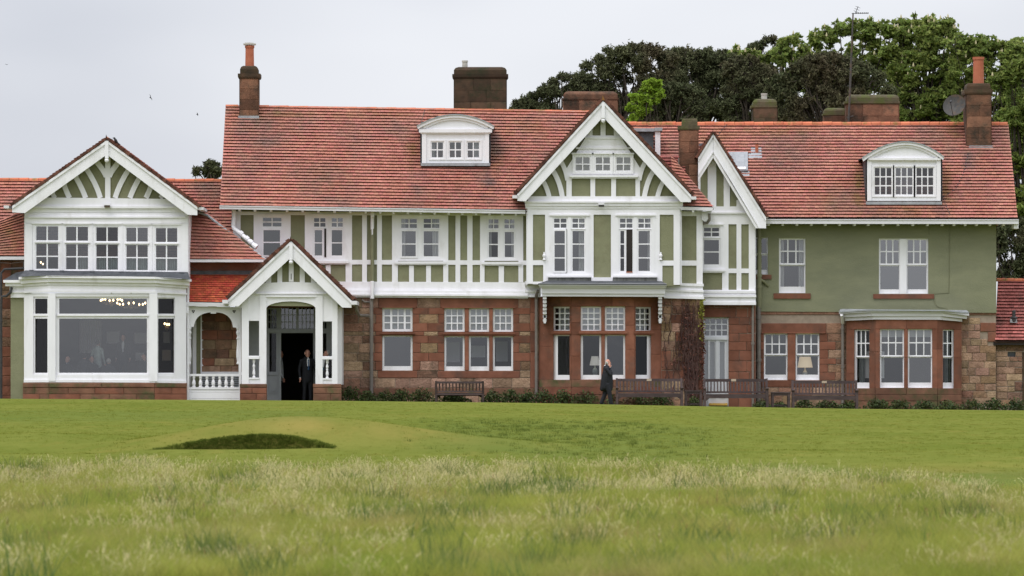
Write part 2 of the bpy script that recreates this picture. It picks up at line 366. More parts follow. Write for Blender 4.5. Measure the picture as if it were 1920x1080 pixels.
# ------------------------------------------------------------------ ground
def interp(x, xs, ys): return np.interp(x, xs, ys)
def crest_py(px): return interp(px, [-2500, 0, 400, 640, 1000, 1300, 1600, 1920, 4400], [742, 747.5, 750, 751.5, 755.5, 761.5, 766.5, 769.5, 776])
def vnoise(x, y, seed=0):
    xi, yi = np.floor(x).astype(int), np.floor(y).astype(int); xf, yf = x - xi, y - yi
    h = lambda a, b: np.modf(np.abs(np.sin(a * 127.1 + b * 311.7 + seed * 17.3) * 43758.5453))[0]
    u, v = xf * xf * (3 - 2 * xf), yf * yf * (3 - 2 * yf)
    return (h(xi, yi) * (1 - u) + h(xi + 1, yi) * u) * (1 - v) + (h(xi, yi + 1) * (1 - u) + h(xi + 1, yi + 1) * u) * v
sm = lambda a, b, x: (lambda t: t * t * (3 - 2 * t))(np.clip((x - a) / (b - a), 0, 1))
def ground_z(X, d):
    """height of the ground at X metres across and d metres from the camera"""
    X, d = np.broadcast_arrays(np.asarray(X, float), np.asarray(d, float))
    pxc = 960 + X * FPX / 205.0
    zc = -(crest_py(pxc) - HY) * 205.0 / FPX
    py99 = 845 + 9 * sm(300, 1900, 960 + X * FPX / 99)
    z99 = -(py99 - HY) * 99 / FPX
    z = np.where(d >= 99, z99 + (zc - z99) * (np.clip(d, 99, 205) - 99) / 106.0, z99 + (-1.32 - z99) * sm(99, 84, d))
    z = z + (-0.10) * sm(205, 208, d)
    z = z + 0.05 * (vnoise(X / 6, d / 9, 1) - .5) * sm(200, 180, d) + 0.022 * (vnoise(X / 1.7, d / 3, 2) - .5) * sm(190, 170, d)
    # the mound behind the bunker, the dip to its left and the low swell on the far left
    rx = np.where(X < -4.0, 2.6, 3.3)
    z = z + 0.57 * np.exp(-((X + 4.0) / rx) ** 2 - ((d - 104.3) / np.where(d < 104.3, 3.2, 5.5)) ** 2)
    z = z + 0.13 * np.exp(-((X + 9.6) / 2.0) ** 2 - ((d - 112) / 5) ** 2) - 0.16 * np.exp(-((X + 8.4) / 1.3) ** 2 - ((d - 102) / 3.5) ** 2)
    # the bunker: a hollow cut into the near side of the mound
    bx = (X + 4.78) / 1.68
    back = 99.1 + 2.5 * np.sqrt(np.clip(1 - bx * bx, 0, 1)); front = 98.2 + 0.9 * np.clip(np.abs(bx), 0, 1) ** 2
    inx = sm(1.0, 0.92, np.abs(bx))
    pit = sm(back, back - 0.22, d) * sm(front, front + 0.35, d) * inx
    z = z * (1 - pit) + (-1.72) * pit
    z = z + 0.04 * np.exp(-((d - front + 0.15) / 0.5) ** 2) * sm(1.15, 0.8, np.abs(bx))
    return z
gX = np.concatenate([np.linspace(-75, -24, 18)[:-1], np.linspace(-24, -9.5, 38)[:-1], np.linspace(-9.5, -0.5, 150)[:-1], np.linspace(-0.5, 24, 60)[:-1], np.linspace(24, 75, 18)])
gd = np.concatenate([np.linspace(20, 84, 66)[:-1], np.linspace(84, 96, 36)[:-1], np.linspace(96, 105, 146)[:-1], np.linspace(105, 120, 60)[:-1], np.linspace(120, 205, 90)[:-1], np.linspace(205, 209, 12)[:-1], np.linspace(209, 262, 20)])
GX, GD = np.meshgrid(gX, gd); GZ = ground_z(GX, GD)
gv = np.stack([GX, GD - D, GZ], -1).reshape(-1, 3)
nc = len(gX); ii = np.arange(len(gd) - 1)[:, None] * nc + np.arange(nc - 1)[None, :]
gf = np.stack([ii, ii + 1, ii + 1 + nc, ii + nc], -1).reshape(-1, 4)
def lawn_material():
    m = mat('lawn', (0.124, 0.144, 0.029), (0.157, 0.172, 0.038), 0.5, 0.95, 0.7, 9, stretch=(1, 1, 1), bdist=0.06, spec=0.0)
    n, l = m.node_tree.nodes, m.node_tree.links; b = n['Principled BSDF']
    base = b.inputs['Base Color'].links[0].from_socket
    def layer(prev, scale, stretch, colr, lo, hi, amt, detail=6):
        geo = n.new('ShaderNodeNewGeometry'); mpn = n.new('ShaderNodeMapping'); mpn.inputs['Scale'].default_value = stretch
        l.new(geo.outputs['Position'], mpn.inputs[0])
        t = n.new('ShaderNodeTexNoise'); t.inputs['Scale'].default_value = scale; t.inputs['Detail'].default_value = detail; t.inputs['Roughness'].default_value = 0.7
        l.new(mpn.outputs[0], t.inputs['Vector'])
        r = n.new('ShaderNodeMapRange'); r.inputs[1].default_value = lo; r.inputs[2].default_value = hi; r.inputs[4].default_value = amt
        l.new(t.outputs[0], r.inputs[0])
        x = n.new('ShaderNodeMix'); x.data_type = 'RGBA'; l.new(r.outputs[0], x.inputs[0]); l.new(prev, x.inputs[6]); x.inputs[7].default_value = (*colr, 1)
        return x.outputs[2]
    c = layer(base, 0.22, (1, .35, 1), (0.105, 0.132, 0.023), 0.48, 0.62, 0.65)
    c = layer(c, 0.9, (1, .3, 1), (0.20, 0.17, 0.042), 0.54, 0.72, 0.7)
    c = layer(c, 7.0, (1, .5, 1), (0.085, 0.108, 0.017), 0.5, 0.75, 0.55)
    c = layer(c, 16.0, (1, .4, 1), (0.20, 0.19, 0.05), 0.55, 0.8, 0.5)
    at = n.new('ShaderNodeAttribute'); at.attribute_name = 'long'
    x = n.new('ShaderNodeMix'); x.data_type = 'RGBA'; l.new(at.outputs['Fac'], x.inputs[0]); l.new(c, x.inputs[6]); x.inputs[7].default_value = (0.105, 0.138, 0.034, 1)
    ad = n.new('ShaderNodeAttribute'); ad.attribute_name = 'dry'
    y = n.new('ShaderNodeMix'); y.data_type = 'RGBA'; l.new(ad.outputs['Fac'], y.inputs[0]); l.new(x.outputs[2], y.inputs[6]); y.inputs[7].default_value = (0.27, 0.205, 0.062, 1)
    l.new(y.outputs[2], b.inputs['Base Color'])
    return m
lawn_material()
lawn = obj('lawn', gv, gf.tolist(), 'lawn', smooth=True, kind='structure')
# longer, bluer grass: a band right of the mound and one on the far left of the lawn
PX, PY = 960 + GX * FPX / GD, HY - GZ * FPX / GD
wob = (vnoise(GX / 1.5, GD / 5, 5) - .5)
lg = sm(700, 900, PX) * sm(1420, 1250, PX) * sm(778, 794, PY + 8 * wob - (PX - 900) * 0.03) * sm(858, 842, PY + 10 * wob - (PX - 900) * 0.05)
lg = np.maximum(0.45 * lg, 0.4 * sm(640, 600, PX) * sm(765, 773, PY + 6 * wob) * sm(795, 787, PY + 6 * wob))
lg = np.maximum(lg, 0.8 * sm(93, 86, GD + 4 * wob))
la = lawn.data.attributes.new('long', 'FLOAT', 'POINT'); la.data.foreach_set('value', (lg * (0.65 + 0.7 * vnoise(GX * 1.2, GD / 2, 8))).clip(0, 1).astype(np.float32).ravel())
dry = np.exp(-((GX + 4.2) / 3.0) ** 2 - ((GD - 103.5) / 3.6) ** 2) * (0.25 + 1.1 * vnoise(GX * 1.3 + 3, GD / 1.6, 12)) * .5 + .4 * sm(1350, 1700, PX) * np.exp(-((GD - 88) / 4) ** 2) * vnoise(GX, GD / 2, 14)
da = lawn.data.attributes.new('dry', 'FLOAT', 'POINT'); da.data.foreach_set('value', dry.clip(0, .85).astype(np.float32).ravel())
# the ground beyond, all the way to the horizon
mat('far_grass', (0.085, 0.10, 0.03), (0.11, 0.12, 0.04), 0.05, 0.95)
far = MB()
for a in range(48):
    t0, t1 = 2 * math.pi * a / 48, 2 * math.pi * (a + 1) / 48
    for r0, r1 in ((0, 90), (90, 400), (400, 1500), (1500, 5000)):
        far.add([(r0 * math.cos(t0), -D / 2 + r0 * math.sin(t0), -1.95), (r1 * math.cos(t0), -D / 2 + r1 * math.sin(t0), -1.95),
                 (r1 * math.cos(t1), -D / 2 + r1 * math.sin(t1), -1.95), (r0 * math.cos(t1), -D / 2 + r0 * math.sin(t1), -1.95)],
                [(0, 1, 2, 3)] if r0 else [(1, 2, 3)])
far.build('distant_ground', 'far_grass', kind='structure')

# ------------------------------------------------------------------ the clubhouse
GB = -1.3                                            # foundations, below the visible grass
club = empty('clubhouse', (0, 2.0, GB), 'long red-roofed clubhouse with white and green half-timbering over brown sandstone', 'building')

MOSS = [(772, 285, 9, 26, .8), (1611, 352, 12, 42, .8), (1774, 350, 12, 40, .75), (1786, 247, 15, 13, .9), (520, 212, 90, 8, .5), (700, 214, 120, 7, .45), (1440, 246, 150, 9, .4), (1340, 262, 40, 14, .4), (1700, 396, 60, 12, .5),
        (930, 300, 14, 30, .35), (20, 440, 20, 30, .5), (1560, 380, 30, 30, .25), (600, 330, 60, 30, .15), (980, 240, 50, 16, .4)]
GRIME = [(918, 345, 22, 45, .75), (784, 350, 18, 42, .55), (1636, 398, 14, 12, .7), (1762, 396, 14, 14, .7), (1816, 315, 9, 34, .8), (455, 246, 14, 20, .7), (505, 262, 34, 16, .5), (470, 300, 30, 40, .3), (860, 365, 60, 20, .3), (1660, 396, 80, 12, .4),
         (930, 270, 16, 50, .6), (1480, 300, 70, 40, .35), (1400, 360, 50, 30, .3), (650, 240, 90, 20, .3), (1560, 270, 60, 26, .3), (1000, 300, 30, 30, .3), (385, 350, 30, 20, .4), (1850, 360, 30, 30, .25)]
def tile_roof(name, bl, br, tr, tl, course=0.127, width=0.17, m='roof_tile', parent=club, lift=0.085, deck=True, jit=1.0):
    """bl..tl: (px, py, Y) corners of a roof slope; a dark deck with every tile laid on it"""
    P = [Vector(W(*c)) for c in (bl, br, tr, tl)]
    nrm = (P[1] - P[0]).cross(P[3] - P[0])
    if nrm.length < 1e-6: nrm = (P[2] - P[0]).cross(P[3] - P[0])
    nrm.normalize()
    if nrm.z < 0: nrm = -nrm
    hgt = max((P[3] - P[0]).length, (P[2] - P[1]).length)
    slope_z = max(abs(P[3].z - P[0].z), abs(P[2].z - P[1].z))
    rows = max(2, round(slope_z / course))
    p0 = MB(); q = [p - nrm * 0.03 for p in P]
    p0.add(q + [p - nrm * 0.12 for p in q], [(0, 1, 2, 3), (7, 6, 5, 4), (0, 4, 5, 1), (1, 5, 6, 2), (2, 6, 7, 3), (3, 7, 4, 0)])
    d = p0.build('roof', 'roof_deck', parent)
    tb = MB(); ca = []
    for i in range(rows):
        v0 = i / rows; v1 = min(1.0, (i + 1.25) / rows)
        a0, b0 = P[0].lerp(P[3], v0), P[1].lerp(P[2], v0); a1, b1 = P[0].lerp(P[3], v1), P[1].lerp(P[2], v1)
        L = (b0 - a0).length; n = max(1, round(L / width)); off = 0.5 if i % 2 else 0.0
        sag = random.uniform(-.003, .003)
        ed = [0.0] + [(k + off) / n for k in range(1 if off == 0 else 0, n) if (k + off) / n < 1] + [1.0]
        rowv = random.gauss(0, .03)
        for k in range(len(ed) - 1):
            u0, u1 = ed[k] + 0.003 / max(L, .1), ed[k + 1] - 0.003 / max(L, .1)
            if u1 <= u0: continue
            h0 = lift + random.uniform(-.005, .007) * jit + sag; h1 = 0.012
            dn = random.uniform(-.004, .004) * jit
            sl = (P[0] - P[3]).normalized() * dn
            A, B = a0.lerp(b0, u0) + nrm * h0 + sl, a0.lerp(b0, u1) + nrm * (h0 + random.uniform(-.004, .004) * jit) + sl
            C_, D_ = a1.lerp(b1, u1) + nrm * h1, a1.lerp(b1, u0) + nrm * h1
            th = nrm * -0.011
            tb.add([A, B, C_, D_, A + th, B + th, C_ + th, D_ + th], [(0, 1, 2, 3), (4, 5, 1, 0), (5, 6, 2, 1), (7, 4, 0, 3), (7, 6, 5, 4)])
            ca += [min(1, max(0, .5 + rowv + random.gauss(0, .2)))] * 5
    tb.a = ca
    t_ = tb.build('roof_tiles', m, d, kind='stuff', attr=True)
    if m == 'roof_tile':
        v = np.array(tb.v).reshape(-1, 8, 3).mean(1); kk = FPX / (D + v[:, 1]); qx, qy = 960 + v[:, 0] * kk, HY - v[:, 2] * kk
        for nm, L in (('moss', MOSS), ('grime', GRIME)):
            g = np.zeros(len(v))
            for a, b_, rx, ry, am in L: g = np.maximum(g, am * np.exp(-((qx - a) / rx) ** 2 - ((qy - b_) / ry) ** 2))
            at = t_.data.attributes.new(nm, 'FLOAT', 'FACE'); at.data.foreach_set('value', np.repeat(g, 5).astype(np.float32))
    return d
def ridge(x0, y0, Y0, x1, y1, Y1, parent=club, step=18.2, r=0.13, m='ridge_tile', skip=()):
    n = max(1, round(math.hypot(x1 - x0, y1 - y0) / step))
    for i in range(n):
        ta, tb_ = i / n, (i + 1) / n
        xm = x0 + (x1 - x0) * (ta + tb_) / 2
        if any(a < xm < b for a, b in skip): continue
        a, b = Vector(W(x0 + (x1 - x0) * ta, y0 + (y1 - y0) * ta, Y0 + (Y1 - Y0) * ta)), Vector(W(x0 + (x1 - x0) * tb_, y0 + (y1 - y0) * tb_, Y0 + (Y1 - Y0) * tb_))
        d = (b - a).normalized(); side = d.cross(Vector((0, 0, 1))).normalized(); up = side.cross(d).normalized()
        b = b - d * 0.012; dz = random.uniform(-.008, .012)
        vs, fs = [], []
        for p in (a, b):
            for k in range(6):
                t = math.pi * (k / 5 - 0.06 + 0.12 * k / 5); rr = r * (1.0 if p is a else 1.06)
                vs.append(p + side * (math.cos(t) * rr * 1.25) + up * (math.sin(t) * rr * 0.9 + dz - 0.06))
        for k in range(5): fs.append((k, k + 1, k + 7, k + 6))
        fs += [(5, 4, 3, 2, 1, 0), (6, 7, 8, 9, 10, 11), (0, 6, 11, 5)]
        obj('ridge_tile', vs, fs, m, parent)
def verge(x0, y0, x1, y1, Y, parent, w=6.0, depth=0.35, step=7.0):
    """dark tile ends along a rake, px to px"""
    n = round(math.hypot(x1 - x0, y1 - y0) / step); dx, dy = (x1 - x0) / n, (y1 - y0) / n
    L = math.hypot(dx, dy); nx, ny = -dy / L, dx / L
    if ny > 0: nx, ny = -nx, -ny
    b = MB()
    for i in range(n):
        xa, ya, xb, yb = x0 + dx * i, y0 + dy * i, x0 + dx * (i + 1.12), y0 + dy * (i + 1.12)
        j = random.uniform(-.5, .5); wa, wb = w + j - 0.9, w + j + 0.7
        b.prism([(xa, ya), (xb, yb), (xb + nx * wb, yb + ny * wb), (xa + nx * wa, ya + ny * wa)], Y + random.uniform(-.02, .02), depth, random.random())
    return b.build('verge_tiles', 'verge_tile', parent, kind='stuff', attr=True)

def room(x0, y0, x1, y1, Y, depth, m='room', parent=club):
    a = [W(x0, y1, Y), W(x1, y1, Y), W(x1, y0, Y), W(x0, y0, Y)]; b = [(p[0], p[1] + depth, p[2]) for p in a]
    return obj('room_walls', a + b, [(4, 5, 6, 7), (0, 1, 5, 4), (3, 7, 6, 2), (0, 4, 7, 3), (1, 2, 6, 5)], m, parent)

# ---------------- windows
def pane_box(r, Y, parent, m='glass', tilt=0.004):
    x0, y0, x1, y1 = r; b = MB()
    t = [random.uniform(.004, .014), random.uniform(-tilt, tilt)]
    fr = [Vector(W(x, y, Y)) for x, y in ((x0, y1), (x1, y1), (x1, y0), (x0, y0))]
    h = fr[3].z - fr[0].z; w = (fr[1] - fr[0]).length
    fr[2].y += t[0] * h; fr[3].y += t[0] * h; fr[1].y += t[1] * w; fr[2].y += t[1] * w
    bk = [p + Vector((0, .006, 0)) for p in fr]
    b.add(fr, [(0, 1, 2, 3)])
    return b.build('pane', m, parent)
def sash(parent, xs, ys, Y, mg=2.6, m='white', g='glass', t=0.05, name='sash', bottom=None):
    holes = [(a, c, b, d) for a, b in xs for c, d in ys]
    r = (xs[0][0] - mg, ys[0][0] - mg, xs[-1][1] + mg, ys[-1][1] + (bottom if bottom is not None else mg))
    s = MB().plate(r, holes, Y, t).build(name, m, parent)
    if g == 'glass': g = random.choice(['glass', 'glass', 'glass_soft', 'glass_low'])
    for h in holes: pane_box((h[0] - .4, h[1] - .4, h[2] + .4, h[3] + .4), (lambda x, Y=Y: (Y(x) if callable(Y) else Y) + t * .55), parent, g)
    return r
def grid(a, b, n, gap=2.2):
    w = (b - a - gap * (n - 1)) / n
    return [(a + i * (w + gap), a + i * (w + gap) + w) for i in range(n)]
def window(rect, sashes, Y, parent=club, name='window', case=0.03, m='white', sill=None, sill_m='white', head=True, deep=0.16):
    """rect: outer casing; sashes: list of dict(xs, ys, ...)"""
    Yf = Y if callable(Y) else (lambda x: Y)
    rs = []
    for s in sashes:
        mg = s.get('mg', 2.6)
        rs.append((s['xs'][0][0] - mg, s['ys'][0][0] - mg, s['xs'][-1][1] + mg, s['ys'][-1][1] + s.get('bottom', mg)))
    w = MB().plate(rect, rs, lambda x: Yf(x) - case, deep).build(name, m, parent)
    for s in sashes:
        sash(w, s['xs'], s['ys'], (lambda x, o=s.get('off', 0.0): Yf(x) + o), s.get('mg', 2.6), s.get('m', m), s.get('g', 'glass'), bottom=s.get('bottom'))
    if head:
        MB().prism([(rect[0] - 1.5, rect[1] + 1), (rect[2] + 1.5, rect[1] + 1), (rect[2] + 1.5, rect[1] - 1.6), (rect[0] - 1.5, rect[1] - 1.6)], (lambda x: Yf(x) - case - .05), .08).build('head_moulding', m, w)
    if sill:
        b = MB(); b.box(*sill, (lambda x: Yf(x) - case - .10), .16); b.box(sill[0] + 2, sill[3] - .2, sill[2] - 2, sill[3] + 2.2, (lambda x: Yf(x) - case - .055), .1)
        b.build('sill', sill_m, w)
    return w
def curtain(parent, x0, y0, x1, y1, Y, m='curtain', taper=0.0, name='curtain'):
    n = max(4, int((x1 - x0) / 1.4)); vs = []; fs = []
    for i in range(n + 1):
        x = x0 + (x1 - x0) * i / n; o = 0.035 * math.sin(i * 2.1 + x0)
        a = W(x, y0, Y); xb = x0 + (x1 - x0) * (i / n) * (1 - taper) if taper >= 0 else x1 - (x1 - x0) * (1 - i / n) * (1 + taper)
        b = W(xb, y1, Y); vs += [(a[0], a[1] + o, a[2]), (b[0], b[1] + o * 1.3, b[2])]
    for i in range(n): fs.append((2 * i, 2 * i + 1, 2 * i + 3, 2 * i + 2))
    return obj(name, vs, fs, m, parent)
def blind(parent, x0, y0, x1, y1, Y):
    return MB().box(x0, y0, x1, y1, Y, .02).build('blind', 'blind', parent)

# ---------------- stone walls
def stone_block(r, Y, parent, m, proud=0.03, rough=0.006, gap=0.35, t=None, name='stone'):
    x0, y0, x1, y1 = r; Yf = Y if callable(Y) else (lambda x: Y)
    if y0 > 757: return None                          # below the edge of the lawn
    g = gap; j = lambda: random.uniform(-rough, rough)
    c = [(x0 + g, y1 - g), (x1 - g, y1 - g), (x1 - g, y0 + g), (x0 + g, y0 + g)]
    k = 0.55; ci = [(x0 + g + k, y1 - g - k), (x1 - g - k, y1 - g - k), (x1 - g - k, y0 + g + k), (x0 + g + k, y0 + g + k)]
    back = [W(x, y, lambda q: Yf(q) + 0.02) for x, y in c]
    mid = [W(x, y, lambda q: Yf(q) - proud * .55) for x, y in c]
    fr = [list(W(x, y, lambda q: Yf(q) - proud)) for x, y in ci]
    cx, cy = (x0 + x1) / 2 + random.uniform(-.2, .2) * (x1 - x0), (y0 + y1) / 2
    cen = list(W(cx, cy, lambda q: Yf(q) - proud - random.uniform(0, rough * 2)))
    for p in fr: p[1] += j()
    fs = [(8, 9, 12), (9, 10, 12), (10, 11, 12), (11, 8, 12)]
    for i in range(4):
        n = (i + 1) % 4; fs += [(i, n, n + 4, i + 4), (i + 4, n + 4, n + 8, i + 8)]
    return obj(name, back + mid + fr + [cen], fs, m, parent)
def split(a, b, cuts):
    segs = [(a, b)]
    for c0, c1 in cuts:
        new = []
        for s0, s1 in segs:
            if c1 <= s0 or c0 >= s1: new.append((s0, s1)); continue
            if c0 > s0: new.append((s0, c0))
            if c1 < s1: new.append((c1, s1))
        segs = new
    return segs
def stone_wall(rect, holes, Y, ys, presets=(), quoins=(), field='stone_tan', wr=(26, 52), parent=club, mortar='mortar', t=0.35, name='stone_wall',
               corner=(), proud=0.03, mix=(), rough=0.008):
    """quoins: (x, dir, y0, y1, short, long): dressed red blocks that run from an opening's edge; presets: (x0,y0,x1,y1,material)"""
    w = MB().plate(rect, holes, Y, t, xs=[p for p in corner]).build(name, mortar, parent)
    for p in presets: stone_block(p[:4], Y, w, p[4], proud=p[5] if len(p) > 5 else proud + .012, rough=.003, gap=.22)
    for i in range(len(ys) - 1):
        a, b = ys[i], ys[i + 1]; cuts = [(h[0], h[2]) for h in list(holes) + list(presets) if h[1] < b - 1 and h[3] > a + 1]
        segs = split(rect[0], rect[2], cuts)
        for (qx, qd, qy0, qy1, sh, lo) in quoins:
            if a < qy0 - 1 or b > qy1 + 1: continue
            ln = (lo if i % 2 else sh) + random.uniform(-1.5, 1.5); q = (qx, qx + ln) if qd > 0 else (qx - ln, qx)
            for s in segs:
                q0, q1 = max(q[0], s[0]), min(q[1], s[1])
                if q1 - q0 > 3 and s[0] - .5 <= qx <= s[1] + .5:
                    if (s[1] - q1) < 7 and qd > 0: q1 = s[1]
                    if (q0 - s[0]) < 7 and qd < 0: q0 = s[0]
                    stone_block((q0, a, q1, b), Y, w, 'stone_red', proud=proud + .008, rough=.003, gap=.22)
                    cuts.append((q0, q1)); break
            segs = split(rect[0], rect[2], cuts)
        for s0, s1 in segs:
            x = s0
            while s1 - x > 1.2:
                ww = random.uniform(*wr)
                if s1 - x - ww < wr[0] * .55: ww = s1 - x
                if ww > wr[1] * 1.35: ww /= 2
                m = field
                for mm, pr in mix:
                    if random.random() < pr: m = mm
                stone_block((x, a + random.uniform(-.5, .5), x + ww, b + random.uniform(-.5, .5)), Y, w, m, proud=proud * random.uniform(.6, 1.3), rough=rough, gap=random.uniform(.3, .6))
                x += ww
    return w

def timbers(base, rects, Y, t=0.05, m='white', name='timber'):
    for r in rects:
        if not isinstance(r[0], tuple): MB().box(*r, Y if callable(Y) else Y + random.uniform(-.004, .004), t).build(name, m, base)
        else: MB().prism(r, Y, t).build(name, m, base)
def moulding(name, x0, x1, ya, yb, prof, Y, parent=club, m='white', ends=(0, 0)):
    """horizontal run of mouldings; ya/yb = y shift (px) at the two ends; prof: (ytop, ybot, projection m)"""
    b = MB()
    for i, (a, c, pr) in enumerate(prof):
        e0, e1 = ends[0] * pr * SC, ends[1] * pr * SC
        b.prism([(x0 - e0, c + ya), (x1 + e1, c + yb), (x1 + e1, a + yb), (x0 - e0, a + ya)], (lambda x, pr=pr: (Y(x) if callable(Y) else Y) - pr), pr + .12)
    return b.build(name, m, parent)
def arc_pts(cx, cy, rx, ry, a0, a1, n=12):
    return [(cx + rx * math.cos(R(a0 + (a1 - a0) * i / n)), cy - ry * math.sin(R(a0 + (a1 - a0) * i / n))) for i in range(n + 1)]
def band(center_pts, w):
    """constant-width strip polygon about a px polyline"""
    l, r = [], []
    for i, p in enumerate(center_pts):
        a, b = center_pts[max(i - 1, 0)], center_pts[min(i + 1, len(center_pts) - 1)]
        dx, dy = b[0] - a[0], b[1] - a[1]; L = math.hypot(dx, dy) or 1
        l.append((p[0] - dy / L * w / 2, p[1] + dx / L * w / 2)); r.append((p[0] + dy / L * w / 2, p[1] - dx / L * w / 2))
    return l + r[::-1]
def curve(p0, p1, p2, n=10):
    return [((1 - t) ** 2 * p0[0] + 2 * t * (1 - t) * p1[0] + t * t * p2[0], (1 - t) ** 2 * p0[1] + 2 * t * (1 - t) * p1[1] + t * t * p2[1]) for t in [i / n for i in range(n + 1)]]
# ================================================================== main block
YU = 0.0
# -- roofs
mr = tile_roof('main', (412.5, 387, -0.75), (988, 395.3, -0.75), (988, 205.8, 4.3), (423, 197, 4.3))
tile_roof('main_behind', (988, 359.7, 0.2), (1128, 361.5, 0.2), (1128, 208, 4.3), (988, 205.8, 4.3))
ridge(423.5, 198.5, 4.3, 447, 198.8, 4.3)
ridge(486.5, 200, 4.3, 1128, 210.5, 4.3)
# rear slopes and end walls, so that the block is whole from the side
def rear(x0, y0, Y0, x1, y1, drop, run):
    a, b = Vector(W(x0, y0, Y0)), Vector(W(x1, y1, Y0))
    v = [a, b, b + Vector((0, run, -drop)), a + Vector((0, run, -drop))]
    t = Vector((0, 0, -.15))
    obj('rear_roof', v + [p + t for p in v], [(0, 1, 2, 3), (7, 6, 5, 4), (0, 4, 5, 1), (1, 5, 6, 2), (2, 6, 7, 3), (3, 7, 4, 0)], 'roof_tile', club)
rear(424, 200, 4.35, 1128, 210.5, 4.0, 4.6)
def gable_end(x, Yf, Yr, Yb, ye, yr, m, low=GB):
    z = lambda y, Y: W(x, y, Y)[2]; X = W(x, 0, 0)[0]
    ze, zr = (HY - ye) / SC, (HY - yr) / SC * (D + Yr) / D
    pts = [(Yf, low), (Yb, low), (Yb, ze), (Yr, zr - .25), (Yf, ze)]
    v = [(X, p[0], p[1]) for p in pts] + [(X + .3, p[0], p[1]) for p in pts]; n = 5
    obj('end_wall', v, [tuple(range(n)), tuple(range(2 * n - 1, n - 1, -1))] + [(i, i + n, (i + 1) % n + n, (i + 1) % n) for i in range(n)], m, club)
gable_end(440, 0.3, 4.3, 8.6, 392, 203, 'green')
# -- first floor of the main block (green render, white timbers)
W1 = [(488, 403, 532, 482), (584.5, 403, 648, 489), (746, 404.5, 831, 491), (908.5, 405, 972, 491)]
fw = MB().plate((437, 386, 990, 556), [(h[0] + 3, h[1] + 3, h[2] - 3, h[3] - 3) for h in W1], 0.02, .33).build('timbered_wall', 'green', club)
tv = [(437, 451), (475.5, 488), (532, 545), (571.5, 584.5), (648, 660), (679, 688), (707, 716), (735, 746), (831, 840.5), (854, 863), (876, 886), (900, 908.5), (972, 981)]
rs = [(a, 401, b, 529) for a, b in tv]
rs += [(767, 498, 776, 529), (799, 498, 808, 529), (935, 499, 945, 530), (611, 497, 620, 528), (735, 491, 744, 529)]
rs += [[(437, 403), (989, 404.5), (989, 398), (437, 396.5)]]
for a, b in [(545, 571.5), (660, 679), (688, 707), (716, 735), (840.5, 854), (863, 876), (886, 900), (981, 990)]:
    s = (a - 437) * .0035; rs.append((a, 486.5 + s, b, 495 + s))
rs += [(488, 482, 532, 528), (648, 486.5, 660, 495)]
timbers(fw, rs, -0.03)
timbers(fw, [[(437, 541), (1000, 544), (1000, 529.5), (437, 527)]], -0.06, .1)
moulding('cornice', 437, 990, 0, 3.4, [(540, 543, .10), (543, 549, .20), (549, 552.5, .27), (552.5, 556, .16)], 0.0)
# window sets
def two_light(c, up, lo, uy, ly, Y=0.0, sill=None, lo_off=(0, 0), **k):
    s = []
    for u in up: s.append(dict(xs=u, ys=uy))
    for i, l in enumerate(lo): s.append(dict(xs=l, ys=ly, off=lo_off[i], mg=3.2))
    return window(c, s, Y, sill=sill, **k)
a = window((486.5, 402.5, 533, 483), [dict(xs=[(493, 509), (511.2, 527.5)], ys=[(408.5, 415.2), (417.4, 424.5)]), dict(xs=[(494, 525)], ys=[(431.5, 453.3), (455.5, 478.5)], off=-.07, mg=3.2)], 0.0)
b = two_light((583.5, 402.5, 649, 489), [[(589, 598.5), (600.6, 610)], [(622, 631.3), (633.3, 642.5)]], [[(590, 604)], [(622, 641.5)]], [(409, 416), (418, 425)], [(431.5, 454.3), (456.4, 479)], sill=(582, 489, 654, 493.5))
MB().box(608, 428.5, 611.6, 482, -.055, .02).build('gap_shade_strip', 'room_hall', b)  # solid dark strip painted for the shade between the open sashes
c = two_light((745, 404, 832, 489), [[(752.5, 766), (768, 781.5)], [(794.5, 808), (810, 823.5)]], [[(753.5, 779.5)], [(794.5, 822)]], [(410.5, 418), (420, 427.3)], [(433.5, 456.5), (458.6, 480.5)], sill=(740, 490, 836, 494.5), lo_off=(-.07, 0))
curtain(c, 753, 409, 760, 482, .18); curtain(c, 811, 409, 824, 482, .18); MB().box(760, 473, 772, 482, .3, .2).build('trunk_on_sill', 'room_hall', c)
d = two_light((907.5, 404.5, 973, 489), [[(916, 924.4), (926.4, 934.5)], [(946, 954.2), (956.2, 964.5)]], [[(916.5, 933.5)], [(946.5, 963.5)]], [(411.5, 419), (421, 428)], [(435, 457.3), (459.4, 482)], sill=(903.5, 491, 977, 495.5))
curtain(d, 915, 410, 921.5, 483, .18); curtain(d, 959, 410, 965, 483, .18)
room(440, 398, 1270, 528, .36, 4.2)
# eaves
def eaves(x0, y0, x1, y1, Y, dots, m='white_gutter', soffit='green', h=6.5, wall=0.5, dot_y=None):
    b = MB(); b.prism([(x0, y0 + h), (x1, y1 + h), (x1, y1), (x0, y0)], Y - .14, .13); b.prism([(x0, y0 + 1.6), (x1, y1 + 1.6), (x1, y1 - .3), (x0, y0 - .3)], Y - .17, .05)
    g = b.build('gutter', m, club)
    p = [W(x0, y0 + h - 1, Y), W(x1, y1 + h - 1, Y)]; q = [(v[0], v[1] + wall + abs(Y), v[2]) for v in p]
    v = p + [q[1], q[0]]
    obj('soffit', v + [(x, y, z + .05) for x, y, z in v], [(0, 3, 2, 1), (4, 5, 6, 7), (0, 1, 5, 4), (2, 3, 7, 6), (1, 2, 6, 5), (3, 0, 4, 7)], soffit, club)
    for x in dots:
        yy = y0 + (y1 - y0) * (x - x0) / (x1 - x0) + h
        c = W(x, yy + 1.2, Y + .02); MB().wbox((c[0], c[1] + .28, c[2]), (.045, .30, .045)).build('rafter_end', 'white', club)
    return g
